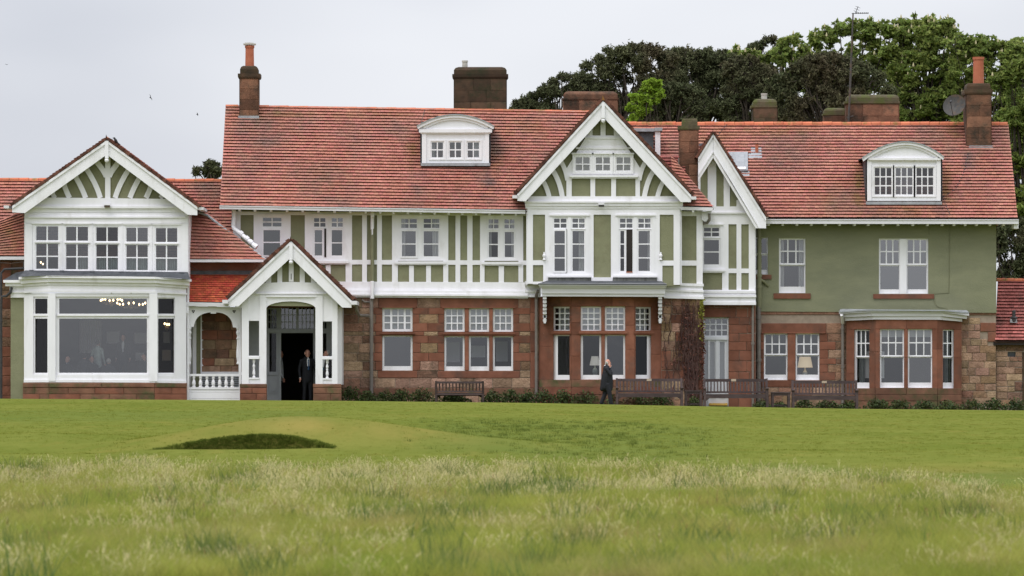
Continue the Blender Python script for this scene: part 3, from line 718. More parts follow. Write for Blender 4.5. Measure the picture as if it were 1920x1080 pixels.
eaves(411.5, 385.5, 985, 394.3, -0.72, [449, 478, 508, 538, 567.5, 597, 627, 656.5, 686, 713, 738, 764.5, 789, 815, 841, 867, 892.5, 918, 942, 967])

# -- ground floor of the main block
G1 = [(717, 576.5, 773.5, 621.5), (717, 629, 773.5, 694.5)]
G2 = [(833.3, 577, 871, 622), (879.3, 577, 917, 622), (924.3, 577, 962, 622), (833.3, 630, 871, 695), (879.3, 630, 917, 695), (924.3, 630, 962, 695)]
YS = [556, 577, 589.5, 606, 621.8, 629.4, 643.5, 661.5, 677.5, 694.8, 708.5, 727.5, 741, 790]
pre = [(709, 558, 783, 577, 'stone_red'), (825, 558, 972, 577.5, 'stone_red'), (708, 695, 783, 708.5, 'stone_red'), (820, 695.5, 975, 709, 'stone_red'),
       (773.5, 621.8, 795, 629.4, 'stone_red'), (704, 621.8, 717, 629.4, 'stone_red'), (962, 622, 974, 630, 'stone_red'), (821, 622, 833.3, 630, 'stone_red')]
for a0, a1 in ((871, 879.3), (917, 924.3)):
    pre += [(a0, 577.5, a1, 622, 'stone_red'), (a0, 630, a1, 695, 'stone_red')]
pre += [(641, 727.5, 760, 741, 'stone_base'), (760, 727.5, 905, 741, 'stone_base'), (905, 727.5, 1008, 741, 'stone_base')]
for i in range(4): pre.append((994, [558, 586, 622, 660][i], 1006, [586, 622, 660, 727.5][i], 'stone_red'))
gw = stone_wall((641, 556, 1010, 790), G1 + G2 + [(716.9, 621.5, 773.5, 629), (833.2, 622, 871, 630), (879.3, 622, 917, 630), (924.3, 622, 962, 630)], 0.0, YS, pre,
    quoins=[(717, -1, 577, 694.9, 14, 21), (773.5, 1, 577, 694.9, 13.5, 29.7), (833.3, -1, 577, 694.9, 12.5, 30), (962, 1, 577, 694.9, 13, 29.5)], mix=(('stone_brown', .22),), wr=(24, 44))
for r in [(714, 621.5, 777, 629)] + [(831, 622, 965, 630)]:
    b = MB(); b.box(r[0], r[1], r[2], r[3], -.05, .3); b.box(r[0] - 1, r[1] + 2.2, r[2] + 1, r[1] + 5, -.10, .08); b.build('transom_stone', 'stone_red', gw)
for r in [(711, 574.5, 779, 577.2), (829, 575, 967, 577.8)]: MB().box(*r, -.085, .1).build('hood_mould', 'stone_red', gw)
a = window((717, 577, 773.5, 621.5), [dict(xs=[(721, 731.7)], ys=[(580, 591), (593.2, 604), (606, 617)], g='glass_soft', mg=1.6), dict(xs=[(735.6, 745.3), (747.3, 757)], ys=[(580, 591), (593.2, 604), (606, 617)], g='glass_soft', mg=1.6), dict(xs=[(760.8, 769.5)], ys=[(580, 591), (593.2, 604), (606, 617)], g='glass_soft', mg=1.6)], .1, head=False, case=.0)
blind(a, 718, 578, 772, 621, .25)
window((717, 629, 773.5, 694.5), [dict(xs=[(720.5, 770)], ys=[(631.5, 686.5)], mg=2.2, bottom=7)], .1, head=False, case=0.0)
for x in (833.3, 879.3, 924.3):
    a = window((x, 577, x + 37.7, 622), [dict(xs=grid(x + 3.6, x + 34, 3, 2), ys=[(580, 591), (593, 605), (607, 618.5)], g='glass_soft', mg=2.2)], .1, head=False, case=0.0)
    blind(a, x + 1, 578, x + 36.5, 621, .25)
    window((x, 630, x + 37.7, 695), [dict(xs=[(x + 3.3, x + 34.4)], ys=[(632.5, 687)], mg=2.2, bottom=7)], .1, head=False, case=0.0)
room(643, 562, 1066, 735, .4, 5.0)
# pictures on the room's back wall, seen dimly through the three lights
for r in ((836, 641, 862, 679), (884, 648, 910, 670), (930, 640, 952, 678)): MB().box(*r, 2.2, .04).build('picture', 'paper', club)

# ================================================================== left wing
tile_roof('left_back', (-60, 482, 0.2), (452, 487, 0.2), (452, 338, 3.5), (-60, 336, 3.5), m='roof_tile')
ridge(-55, 336, 3.5, 420, 338, 3.5, m='ridge_tile')
rear(-60, 338, 3.6, 424, 339, 3.2, 3.8)
# front lean-to slopes on either side of the gable
tile_roof('left_front_r', (352, 487, -1.7), (499, 488.5, -1.7), (389, 400, -0.1), (352, 395, -0.1), lift=.085)
tile_roof('left_front_l', (-60, 481, -1.7), (48, 481, -1.7), (48, 393, -0.1), (-40, 430, -.75), lift=.085)
b = MB(); b.tube([W(372, 398, -.35), W(389, 404, -.35), W(440, 444, -.85), W(500, 488, -1.72)], .05, 6); b.build('hip_flashing', 'lead', club)
for r in ((350, 486.5, 503, 491.5), (-60, 481, 47, 487)): MB().box(*r, -1.82, .14).build('gutter', 'white_gutter', club)
MB().plate((-80, 484, 46, 790), [], -1.25, .3).build('wing_wall', 'stone_base', club)
stone_wall((-60, 488, 21, 790), [], -1.3, [488, 510, 532, 545, 560, 579, 598, 613, 632, 650, 669, 687, 705, 724, 742, 790], field='stone_red', wr=(22, 34), mortar='mortar_red', mix=(('stone_brown', .4),), t=.2)
MB().plate((350, 489, 500, 520), [], -1.15, .3).build('wing_wall', 'stone_red', club)
MB().box(351, 507.5, 475, 515.5, -1.26, .1).build('lead_flashing', 'lead_dark', club)
tile_roof('verandah', (346, 566.5, -2.15), (468, 568.5, -2.15), (468, 514, -1.2), (346, 514, -1.2), m='roof_tile_new', course=.085, width=.15, lift=.055)
MB().prism([(345, 573.5), (431, 575), (431, 568), (345, 566.5)], -2.28, .14).build('gutter', 'white_gutter', club)
# ---- the gabled room
gl = MB().plate((47, 405, 353, 512), [(64, 420, 336, 509)], -2.42, .25).build('gable_wall', 'white', club)
side = MB()
for x in (47.3, 352.7):
    a = W(x, 790, -2.2); c = W(x, 395, -2.2); side.wbox((a[0], -1.0, (a[2] + c[2]) / 2), (.04, 1.2, (c[2] - a[2]) / 2))
side.build('side_wall', 'white', club)
gp = MB().prism([(40, 392), (350, 394), (200, 280)], -2.36, .2).build('gable_panel', 'green', club)
gb = []
gb.append([(62, 388.5), (332, 390), (332, 373), (62, 370)])
timbers(gp, gb, -2.47, .08)
timbers(gp, [(47, 390, 352, 398), (47, 400, 352, 407)], -2.45, .1); timbers(gp, [(47, 397, 352, 401)], -2.42, .05); timbers(gp, [(47, 408, 352, 418)], -2.46, .06)
MB().box(62, 386.5, 334, 390.5, -2.54, .12).build('moulding', 'white', gp)
MB().box(52, 405.5, 348, 408.5, -2.52, .12).build('moulding', 'white', gp)
timbers(gp, [(197, 288, 207, 372)], -2.43, .05)
C0 = 202
for (xb, xt, yt) in ((188, 161.5, 318), (160.5, 140, 331), (130.5, 119, 345), (104, 97.5, 358)):
    for sgn in (-1, 1):
        f = lambda x: C0 + sgn * (C0 - x) if sgn > 0 else x
        w = 9.5 if xb > 110 else 8.5
        if sgn > 0: pts = curve((2 * C0 - xb, 371), (2 * C0 - xb + 6.5, 346 + (yt - 318) * .5), (2 * C0 - xt, yt - 2))
        else: pts = curve((xb, 371), (xb - 6.5, 346 + (yt - 318) * .5), (xt, yt - 2))
        timbers(gp, [band(pts, w)], -2.41 - .004 * random.random(), .04, name='curved_brace')
for sgn in (-1, 1):
    pts = curve((C0 + sgn * 2.5, 331), (C0 + sgn * 8, 318), (C0 + sgn * 24, 300)); timbers(gp, [band(pts, 10)], -2.42, .04, name='curved_brace')
bg = MB()
bg.prism([(200, 264), (200, 290), (46.5, 399.5), (23, 398), (23, 388)], -2.95, .09); bg.prism([(200.6, 264), (200.6, 290), (351.5, 402.5), (370, 403.5), (370, 391)], -2.954, .09)
bargeL = bg.build('bargeboard', 'white', club)
b = MB(); b.prism([(200, 263), (200, 268.5), (23, 391.5), (23, 386)], -3.0, .08); b.prism([(200.5, 263), (200.5, 268.5), (370.5, 393), (370.5, 388)], -3.004, .08); b.build('barge_moulding', 'white', bargeL)
b = MB(); b.box(196.7, 264, 203.3, 297, -3.03, .1); c = W(200, 300, -2.98); b.lathe((c[0], c[1], c[2]), [(.03, -.09), (.075, -.05), (.085, 0), (.06, .05), (.075, .08)], 10); b.build('finial', 'white', bargeL)
vg = verge(199.5, 262, 22, 386, -3.02, club, 5.5); vg2 = verge(200.5, 262, 371.5, 388.5, -3.02, club, 5.5)
def gable_roof(apex, left, right, Yf, Yb, parent=club, m='roof_tile', th=2.2):
    """two slopes running back from a front gable (apex/left/right in px at Yf); real tiles on each"""
    for (x, y) in (left, right):
        A, E = Vector(W(*apex, Yf)), Vector(W(x, y, Yf)); run = Vector((0, Yb - Yf, 0))
        P = [E, E + run, A + run, A]
        nrm = (P[1] - P[0]).cross(P[3] - P[0]).normalized(); nrm = nrm if nrm.z > 0 else -nrm
        mb = MB(); q = [p - nrm * .03 for p in P]
        mb.add(q + [p - nrm * .13 for p in q], [(0, 1, 2, 3), (7, 6, 5, 4), (0, 4, 5, 1), (1, 5, 6, 2), (2, 6, 7, 3), (3, 7, 4, 0)])
        d = mb.build('roof', 'roof_deck', parent)
        rows = max(3, round((A - E).length / .15)); tb = MB(); ca = []; n = max(2, round((Yb - Yf) / .17))
        for i in range(rows):
            v0, v1 = i / rows, min(1, (i + 1.25) / rows); off = .5 * (i % 2)
            for k in range(n):
                y0, y1 = (k + off) / n, min(1, (k + 1 + off) / n)
                if y0 >= .999: continue
                B = [E.lerp(A, v0) + run * y0, E.lerp(A, v0) + run * y1, E.lerp(A, v1) + run * y1, E.lerp(A, v1) + run * y0]
                h = .075 + random.uniform(-.008, .012); T = [B[0] + nrm * h, B[1] + nrm * h, B[2] + nrm * .012, B[3] + nrm * .012]; t = nrm * -.017
                tb.add(T + [p + t for p in T], [(0, 1, 2, 3), (4, 5, 1, 0), (5, 6, 2, 1), (7, 4, 0, 3)]); ca += [min(1, max(0, random.gauss(.5, .22)))] * 4
        tb.a = ca; tb.build('roof_tiles', m, d, kind='stuff', attr=True)
gable_roof((200, 259), (22, 384), (371.5, 386.5), -2.9, 2.5)
for i in range(30):
    Ya = -2.95 + i * .19; a = Vector(W(200, 257.5, -2.9)); obj('ridge_tile', [(a.x - .13, Ya, a.z - .10), (a.x, Ya, a.z + .03), (a.x + .13, Ya, a.z - .10), (a.x - .13, Ya + .185, a.z - .09), (a.x, Ya + .185, a.z + .045), (a.x + .13, Ya + .185, a.z - .09)], [(0, 1, 2), (5, 4, 3), (0, 3, 4, 1), (1, 4, 5, 2), (2, 5, 3, 0)], 'ridge_tile', club)
MB().prism([(197, 262), (202.5, 262), (200, 255.5), (199, 252)], -3.05, .06).build('ridge_point', 'verge_tile', club)
for x in (14, 368):
    b = MB(); c = W(x + 3, 388 if x < 100 else 391, -2.9); b.wbox((c[0] + (.12 if x > 100 else -.1), -1.6, c[2]), (.10, 1.35, .055)); b.build('gutter', 'white_gutter', club)
# upper windows
uw = [[(68, 87.2), (89.8, 109)], [(124, 143), (145.6, 165)], [(180.6, 199.5), (202.1, 221)], [(237, 255.5), (258, 277)], [(292.5, 311), (313.5, 332.3)]]
for i, xs in enumerate(uw):
    s = i * .8
    w = window((xs[0][0] - 7, 419 + s * .4, xs[1][1] + 7, 510), [dict(xs=xs, ys=[(424.5 + s, 450.5 + s)], mg=2.4), dict(xs=xs, ys=[(457 + s, 479.5 + s), (481.7 + s, 504 + s)], mg=2.4)], -2.42, case=.02)
    MB().box(xs[0][0] - 3, 452.3 + s, xs[1][1] + 3, 454.8 + s, -2.49, .08).build('transom', 'white', w)
    if i: curtain(w, xs[0][0] + (18 if i == 1 else 0), 480 + s, xs[1][1], 506 + s, -2.2, 'lamp_base')
for i in range(4): timbers(gl, [(uw[i][1][1] + 7, 419, uw[i + 1][0][0] - 7, 510)], -2.47, .1, name='mullion')
timbers(gl, [(47.5, 419, 60.5, 512), (339.5, 419, 352.5, 514)], -2.46, .05)
room(58, 418, 342, 512, -2.15, 3.6, 'room')
# lead roof over the bay, with little blocks
b = MB(); b.prism([(42, 519), (352, 524), (352, 512), (47, 507)], -2.55, .1)
p = [W(35, 519, -3.0), W(90, 517, -3.55), W(290, 519.5, -3.55), W(357, 524, -3.0), W(352, 510, -2.5), W(47, 507, -2.5)]
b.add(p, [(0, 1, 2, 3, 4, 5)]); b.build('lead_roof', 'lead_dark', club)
for x, y in ((59, 510), (116, 511), (172, 512), (228, 513), (285, 514), (341, 515)): MB().box(x - 4, y - 4, x + 4, y + 2, -2.62, .1).build('lead_block', 'lead_dark', club)
# ---- the bay window
def Yb(x): return float(np.interp(x, [40, 45, 92, 290, 349, 354], [-2.35, -2.4, -3.25, -3.25, -2.4, -2.35]))
BX = [45, 92, 290, 349]
def bay_band(name, xs, tops, bots, pr, m, parent, th=.16):
    b = MB()
    for i in range(3):
        b.prism([(xs[i], bots[i]), (xs[i + 1], bots[i + 1]), (xs[i + 1], tops[i + 1]), (xs[i], tops[i])], (lambda x: Yb(min(max(x, 45), 349)) - pr), th + pr)
    return b.build(name, m, parent)
bw = MB().plate((45, 550, 349, 717.5), [(62.5, 556, 90, 703), (104, 556, 280, 703), (295, 558, 328, 704)], Yb, .18, xs=(92, 290)).build('bay_window', 'white', club)
bay_band('cornice', [35, 88, 291, 358], [519.5, 516.5, 519, 523.5], [524, 521, 523, 528], .34, 'white', bw)
bay_band('cornice', [39, 89, 290.5, 355], [524, 521, 523, 528], [532, 528.5, 530.5, 535.5], .22, 'white', bw)
bay_band('cornice', [43, 90, 290, 352], [532, 528.5, 530.5, 535.5], [537, 534, 536, 540.5], .10, 'white', bw)
bay_band('frieze', [45, 92, 290, 349], [537, 534, 536, 540.5], [546, 544, 546, 549], .03, 'white', bw)
bay_band('moulding', [44, 91, 290.5, 350], [546, 544, 546, 549], [549.5, 547.5, 549.5, 552.5], .09, 'white', bw)
bay_band('moulding', [44.5, 91.5, 290, 349.5], [712, 711.5, 712.5, 714], [717, 716.5, 717.5, 718.5], .05, 'white', bw)
timbers(bw, [(91, 550, 104, 714), (280, 550, 295, 715)], -3.32, .1, name='post')
for xs, lab in (([(66, 89)], 0), ([(111, 275.5)], 1), ([(296.5, 326)], 2)):
    g = 'glass_soft' if lab == 1 else 'glass_dark'; mg = 1.5 if lab != 1 else 5
    Yw = (lambda x: Yb(x) + .07)
    w = window((62.5, 556, 90, 703) if lab == 0 else (104, 556, 280, 703) if lab == 1 else (295, 558, 328, 704),
        [dict(xs=xs, ys=[(560, 588.3)], g=g, mg=mg * .6), dict(xs=xs, ys=[(597.3, 699)], g=g, mg=mg * .6)], Yw, head=False, case=0.0)
    MB().box(xs[0][0] - 4, 588.8, xs[0][1] + 4, 592.5, (lambda x: Yw(x) - .06), .1).build('transom', 'white', w)
    MB().box(xs[0][0] - 4, 700.5, xs[0][1] + 4, 711, (lambda x: Yw(x) - .05), .1).build('sill', 'white', w)
wallb = MB().plate((43, 717.5, 350, 790), [], (lambda x: Yb(x) - .04), .3, xs=(92, 290)).build('stone_wall', 'mortar_red', club)
for (y0, y1, cs) in ((718, 726.5, [43, 92, 190, 290, 350]), (726.5, 739, [43, 66, 92, 128, 178, 232, 290, 322, 350]), (739, 752, [43, 74, 92, 150, 205, 256, 290, 350]), (752, 790, [43, 92, 190, 290, 350])):
    for i in range(len(cs) - 1): stone_block((cs[i], y0, cs[i + 1], y1), (lambda x: Yb(x) - .05), wallb, 'stone_base' if y0 < 720 or random.random() < .6 else 'stone_red', proud=.03 + (.03 if y0 < 720 else 0))
# bay's left return
MB().box(20, 556, 46, 790, -2.3, .2).build('panelling', 'green', club)
b = MB(); b.box(6, 525, 46, 530, -2.62, .5); b.box(10, 530, 46, 536.5, -2.52, .4); b.box(18, 536.5, 46, 547, -2.38, .2); b.box(19, 547, 46, 549, -2.44, .2); b.box(20, 549, 46, 558, -2.39, .2); b.build('cornice', 'white', club)
b = MB(); b.prism([(6, 525), (46, 525), (46, 508), (30, 511)], -2.3, .3); b.build('lead_roof', 'lead_dark', club)
b = MB(); b.tube([W(22, 538, -2.5), W(20, 548, -2.5), W(12, 555, -2.4), W(3, 556, -2.35), W(2, 570, -2.35), W(2, 770, -2.35)], .055, 8); b.build('downpipe', 'dark_metal', club)
b = MB(); b.tube([W(46, 492, -1.95), W(44, 503, -1.95), W(8, 505, -1.9), W(2, 512, -1.9), W(2, 555, -2.0)], .05, 8); b.build('downpipe', 'dark_metal', club)
b = MB(); b.tube([W(-5, 492, -1.9), W(20, 494, -1.9), W(44, 491, -1.9)], .012, 5); b.build('cable', 'grey_metal', club)
b = MB(); b.tube([W(354, 498, -1.5), W(372, 507, -1.5), W(392, 510, -1.5), W(412, 506, -1.5), W(428, 497, -1.5)], .012, 5); b.build('cable', 'grey_metal', club)
room(47, 552, 347, 716, -2.2, 7.5, 'room_warm')

# ================================================================== verandah
YV = -2.0
arch = [(352, 707), (352, 574), (452, 576), (452, 707), (447.5, 707), (447.5, 614.5), (443.5, 614.5)] + [(436.5, 613.5)] + curve((436.5, 611), (433, 586.5), (404, 585.5), 8) + curve((396, 585.5), (367, 587), (363.5, 611), 8) + [(363, 613), (357, 613), (354, 615), (354, 707)]
vp = MB().prism(arch, YV, .12).build('verandah_screen', 'white', club)
MB().box(395, 583, 405, 588, YV - .03, .14).build('keystone', 'white', vp)
for x in (362.5, 439):
    for dx, dy in ((-1.6, -1), (1.6, -1), (0, 1.6)):
        c = W(x + dx, 584 + dy, YV - .005); b = MB(); b.wbox(c, (.025, .004, .025), 0); b.build('trefoil_hole', 'room_hall', vp)
for x in (355.5, 446.5):
    c = W(x, 683, YV + .05); b = MB(); b.lathe(c, [(.055, 0), (.07, .03), (.05, .08), (.045, .12), (.075, .3), (.07, .5), (.05, .75), (.045, .95), (.075, 1.0), (.045, 1.06), (.04, 1.1), (.085, 1.22), (.05, 1.32), (.075, 1.38), (.07, 1.44)], 12); b.build('turned_post', 'white', vp)
MB().box(352, 701, 449, 705.3, YV - .03, .14).build('rail', 'white', vp); MB().box(353, 726, 449, 730, YV - .03, .14).build('rail', 'white', vp)
for y in (730.3, 735.8, 747.5): MB().box(353, y, 449, y + (11.3 if y > 733 and y < 740 else 5.2 if y < 735 else 40), YV, .06).build('skirting_board', 'white', vp)
MB().box(349.5, 574, 353.5, 790, YV - .04, .14).build('post', 'white', vp); MB().box(448, 683, 452, 790, YV - .02, .14).build('post', 'white', vp)
for x in (363.5, 376, 388, 400, 412, 424, 435.5):
    c = W(x, 726, YV + .04); b = MB(); b.lathe(c, [(.075, 0), (.08, .02), (.05, .05), (.075, .13), (.07, .2), (.04, .3), (.06, .36), (.06, .43)], 10); b.build('baluster', 'white', vp)
b = MB(); c = W(349, 575, -2.25); b.wbox((c[0] + .05, -2.2, c[2] - .12), (.05, .06, .14)); b.tube([W(350.5, 580, -2.2), W(350, 592, -2.15), W(348.5, 597, -2.1), W(348.5, 760, -2.1)], .045, 8); b.build('downpipe', 'white', club)
# inside the verandah
vw = stone_wall((378, 576, 460, 704), [], -0.6, [576, 587, 603, 619, 637, 655, 672, 686, 704], field='stone_brown', wr=(20, 38), mortar='stone_brown', mix=(('stone_red', .25), ('stone_tan', .2)), t=.2)
MB().box(352, 576, 379, 760, -.55, .1).build('panelling', 'green', club)
for x in (361, 376): MB().box(x, 576, x + 7 - (x > 370) * 2, 704, -.62, .1).build('post', 'white', club)
MB().box(378, 697, 460, 703, -.7, .12).build('sill', 'white', club)
for i in range(6): MB().box(378, 705.5 + i * 3.6, 460, 707.6 + i * 3.6, -.72, .05).build('louvre', 'lead', club)
MB().box(378, 703, 460, 790, -.6, .1).build('panelling', 'grey_pipe', club)

# ================================================================== porch
YP = -2.75
pp = [(453, 720), (453, 574), (487, 546), (605, 546), (641, 577), (641, 721), (623.5, 721)]
front = MB()
front.prism([(440, 577), (453, 577), (453, 566)], YP + .02, .1)
front.plate((453.3, 556, 499, 720.5), [(466, 601.5, 485.8, 668.5), (466, 673.3, 485.8, 709)], YP, .2)
front.plate((592, 556, 632.5, 721), [(603.8, 602.5, 623.3, 669.5), (603.8, 674, 623.3, 710)], YP, .2)
front.prism([(499, 579), (499, 556), (592, 556), (592, 579)] + [(x, y) for x, y in arc_pts(545.5, 579, 46.5, 14, 0, 180, 14)][1:-1], YP + .005, .2)
pf = front.build('porch_front', 'white', club)
b = MB()
a = W(640.5, 721, YP); c = W(640.5, 570, YP)
v0, v1 = Vector(W(632.5, 721, YP)), Vector(W(632.5, 560, YP))
b.add([v0, v0 + Vector((.16, .5, 0)), v1 + Vector((.16, .5, 0)), v1, v0 + Vector((-.1, .08, 0)), v0 + Vector((.06, .55, 0)), v1 + Vector((.06, .55, 0)), v1 + Vector((-.1, .08, 0))], [(0, 1, 2, 3), (7, 6, 5, 4), (0, 4, 5, 1), (2, 6, 7, 3), (1, 5, 6, 2), (0, 3, 7, 4)])
e = v0 + Vector((.16, .5, 0)); t = v1 + Vector((.16, .5, 0))
b.add([e, e + Vector((0, 2.2, 0)), t + Vector((0, 2.2, 0)), t, e + Vector((-.1, 0, 0)), e + Vector((-.1, 2.2, 0)), t + Vector((-.1, 2.2, 0)), t + Vector((-.1, 0, 0))], [(0, 1, 2, 3), (7, 6, 5, 4), (0, 4, 5, 1), (2, 6, 7, 3)])
l0, l1 = Vector(W(453.3, 721, YP)), Vector(W(453.3, 556, YP))
b.add([l0 + Vector((0, .2, 0)), l0 + Vector((0, 1.1, 0)), l1 + Vector((0, 1.1, 0)), l1 + Vector((0, .2, 0)), l0 + Vector((.1, .2, 0)), l0 + Vector((.1, 1.1, 0)), l1 + Vector((.1, 1.1, 0)), l1 + Vector((.1, .2, 0))], [(0, 1, 2, 3), (7, 6, 5, 4), (0, 4, 5, 1), (2, 6, 7, 3)])
b.build('porch_side', 'white', pf)
timbers(pf, [(487, 553, 499.5, 720.8), (591.5, 553, 605, 721.2), (453, 553, 466.5, 720), (622.5, 560, 632.8, 721)], YP - .05, .06, name='post')
timbers(pf, [(466, 667, 486, 670), (604, 668, 623.5, 671), (466, 708, 486, 711), (604, 709, 623.5, 712)], YP - .03, .1, name='rail')
timbers(pf, [(465.5, 668.3, 486.5, 673), (603.3, 669.3, 624, 673.8)], YP - .06, .16, name='rail')
for x, yy in ((476, 709), (613.5, 710)):
    c = W(x, yy, YP + .08); b = MB(); b.lathe(c, [(.06, 0), (.06, .06), (.03, .09), (.062, .17), (.05, .27), (.035, .31), (.05, .34), (.035, .37), (.058, .46), (.03, .56), (.055, .62), (.055, .75)], 10); b.build('baluster', 'white', pf)
MB().box(498, 553.5, 594, 557, YP - .07, .1).build('moulding', 'white', pf); MB().box(480, 549.5, 612, 552, YP - .09, .14).build('moulding', 'white', pf)
for a, c in ((449, 500.5), (586.5, 640.5)):
    b = MB().box(a + 1, 722, c - 1, 790, YP - .06, .6).build('plinth', 'mortar_red', club)
    mid = (a + c) / 2 - 2; m = 'stone_red' if a < 500 else 'stone_base'
    for r in ((a, 719.5, c, 727), (a + .5, 727, mid, 738), (mid, 727, c - .5, 738), (a + .5, 738, mid + 8, 752), (mid + 8, 738, c - .5, 752), (a + .5, 752, c - .5, 790)): stone_block(r, YP - .07, b, 'stone_base' if r[1] < 720 else m, proud=.03)
# porch gable
pg = MB().prism([(436, 573), (655, 575), (546, 470)], YP + .06, .15).build('gable_panel', 'green', club)
timbers(pg, [[(470, 552), (622, 552), (622, 531.5), (546, 528.5), (470, 531.5)]], YP - .03, .09)
timbers(pg, [(498, 500, 508.5, 533), (520, 488, 529, 533), (562, 488, 571.5, 533), (583, 500, 592, 533)], YP + .01, .05)
timbers(pg, [(541.5, 480, 550.5, 528)], YP - .02, .08); timbers(pg, [(452, 552, 640, 560)], YP - .01, .05)
timbers(pg, [(541.8, 509, 550.2, 528)], YP - .045, .05, name='lamp_box'); MB().box(545.4, 513, 546.6, 524, YP - .06, .02).build('bracket', 'dark_metal', pg)
b = MB(); b.prism([(545.3, 453), (545.3, 483), (447, 574.5), (428.5, 574), (428.5, 562)], YP - .42, .09); b.prism([(545.8, 453), (545.8, 483), (641.5, 576.5), (659, 577), (659, 565)], YP - .424, .09)
bp_ = b.build('bargeboard', 'white', club)
b = MB(); b.prism([(545.3, 452), (545.3, 457.5), (428, 567), (428, 561)], YP - .47, .08); b.prism([(545.8, 452), (545.8, 457.5), (659.5, 570), (659.5, 564)], YP - .474, .08); b.build('barge_moulding', 'white', bp_)
b = MB(); b.box(542.3, 455, 548.7, 487, YP - .5, .1); c = W(545.5, 491, YP - .45); b.lathe(c, [(.03, -.09), (.07, -.05), (.08, 0), (.055, .05), (.075, .09)], 10); b.build('finial', 'white', bp_)
verge(545, 451, 427, 560, YP - .5, club, 6); verge(546, 451, 660.5, 562.5, YP - .5, club, 6)
gable_roof((545.5, 448), (426, 558.5), (661.5, 561), YP - .4, 0.0, m='roof_tile_old')
MB().prism([(542.5, 451), (548, 451), (545.5, 446), (545, 442.5)], YP - .55, .06).build('ridge_point', 'verge_tile', club)
for x, y, s in ((425, 565, -1), (662.5, 567, 1)):
    b = MB(); c = W(x, y, YP - .2); b.wbox((c[0] + s * .04, -1.75, c[2] - .02), (.11, 1.55, .07)); b.build('gutter', 'white_gutter', club)
b = MB(); b.tube([W(668, 571, -2.3), W(669, 582, -2.1), W(673, 591, -1.2), W(690, 592, -.2), W(697, 594, -.14)], .06, 8); b.build('downpipe', 'grey_pipe', club)
b = MB(); b.tube([W(697, 566, -.12), W(684, 566, -.14), W(679, 562, -.14)], .04, 8); b.build('downpipe', 'grey_pipe', club)
# inside the porch: grey screen with sidelights, fanlights and the open door
YS_ = -.35
ins = MB().plate((453, 556, 640, 770), [(527, 624.5, 587, 770), (505, 625, 518, 697), (503, 580, 518.5, 615.5), (527.5, 577, 555, 616), (560, 577, 588, 616), (603, 625, 612, 697), (603, 580, 612, 616)], YS_, .12).build('door_screen', 'grey_paint', club)
for r in ((505, 625, 518, 697), (603, 625, 612, 697)): pane_box(r, YS_ + .06, ins, 'glass_dark')
for x0, x1, n in ((503, 518.5, 3), (527.5, 555, 4), (560, 588, 4), (603, 612, 2)):
    for (a, c) in grid(x0, x1, n, 1.5):
        for (y0, y1) in grid(578, 616, 3, 1.5): pane_box((a, y0, c, y1), YS_ + .05, ins, 'glass' if n == 4 else 'glass_dark')
    b = MB()
    for (a, c) in grid(x0, x1, n, 1.5)[:-1]: b.box(c, 577, c + 1.5, 616, YS_ + .02, .05)
    for (y0, y1) in grid(578, 616, 3, 1.5)[:-1]: b.box(x0, y1, x1, y1 + 1.5, YS_ + .025, .05)
    b.build('glazing_bars', 'grey_paint', ins)
MB().box(499, 617, 592, 623.5, YS_ - .06, .1).build('lintel', 'grey_paint', ins)
for x in (522, 587.5): MB().box(x, 620, x + 5, 770, YS_ - .05, .1).build('post', 'grey_paint', ins)
b = MB(); b.box(504, 708, 520, 738, YS_ - .03, .05); b.box(507, 712, 517, 734, YS_ - .05, .05); b.build('panel', 'grey_paint', ins)
MB().box(500, 700, 523, 703.5, YS_ - .05, .08).build('rail', 'grey_paint', ins)
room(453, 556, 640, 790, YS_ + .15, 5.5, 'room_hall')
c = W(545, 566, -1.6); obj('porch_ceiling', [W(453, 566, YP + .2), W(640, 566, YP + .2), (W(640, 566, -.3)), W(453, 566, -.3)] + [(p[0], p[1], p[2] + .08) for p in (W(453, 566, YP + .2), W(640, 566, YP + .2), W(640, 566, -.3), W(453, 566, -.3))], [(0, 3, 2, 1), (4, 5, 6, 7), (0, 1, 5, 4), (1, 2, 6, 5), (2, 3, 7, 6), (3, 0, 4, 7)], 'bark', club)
MB().box(453, 561, 640, 577, -.5, .1).build('frieze', 'stone_red', club)

# ---- big white pipe over the left roof and the long front downpipe
b = MB(); b.tube([W(438.5, 390, -.35), W(438.5, 405, -.3), W(437.5, 424, -.3), W(440, 430, -.4), W(450, 437, -.55), W(480, 463, -1.1)], .085, 10)
for t in ((452, 438, -.6), (463, 447.5, -.8), (470, 454, -.95), (479, 462, -1.12)):
    c = W(*t); b.tube([(c[0] - .05, c[1], c[2] + .04), (c[0] + .05, c[1] - .03, c[2] - .04)], .11, 10)
b.build('downpipe', 'white', club)
b = MB(); b.box(695.5, 388, 701.5, 407, -.4, .2); b.tube([W(698, 397, -.3), W(698, 410, -.16), W(698, 486, -.14)], .07, 8); dp = b.build('downpipe', 'white', club)
MB().tube([W(698, 408, -.15), W(698, 529, -.14)], .075, 8).build('pipe_length', 'green_pipe', dp); MB().tube([W(698, 527, -.30), W(698, 560, -.32)], .08, 8).build('pipe_length', 'white', dp); MB().tube([W(696.5, 558, -.2), W(696.5, 738, -.13)], .075, 8).build('pipe_length', 'grey_pipe', dp)
b = MB(); b.tube([W(1009, 545, -.5), W(1006, 552, -.35), W(1005.5, 560, -.16), W(1005.5, 738, -.14)], .06, 8)
for y in (600, 668, 735): b.tube([W(1005.5, y, -.14), W(1005.5, y + 4, -.14)], .075, 8)
b.build('downpipe', 'grey_pipe', club)

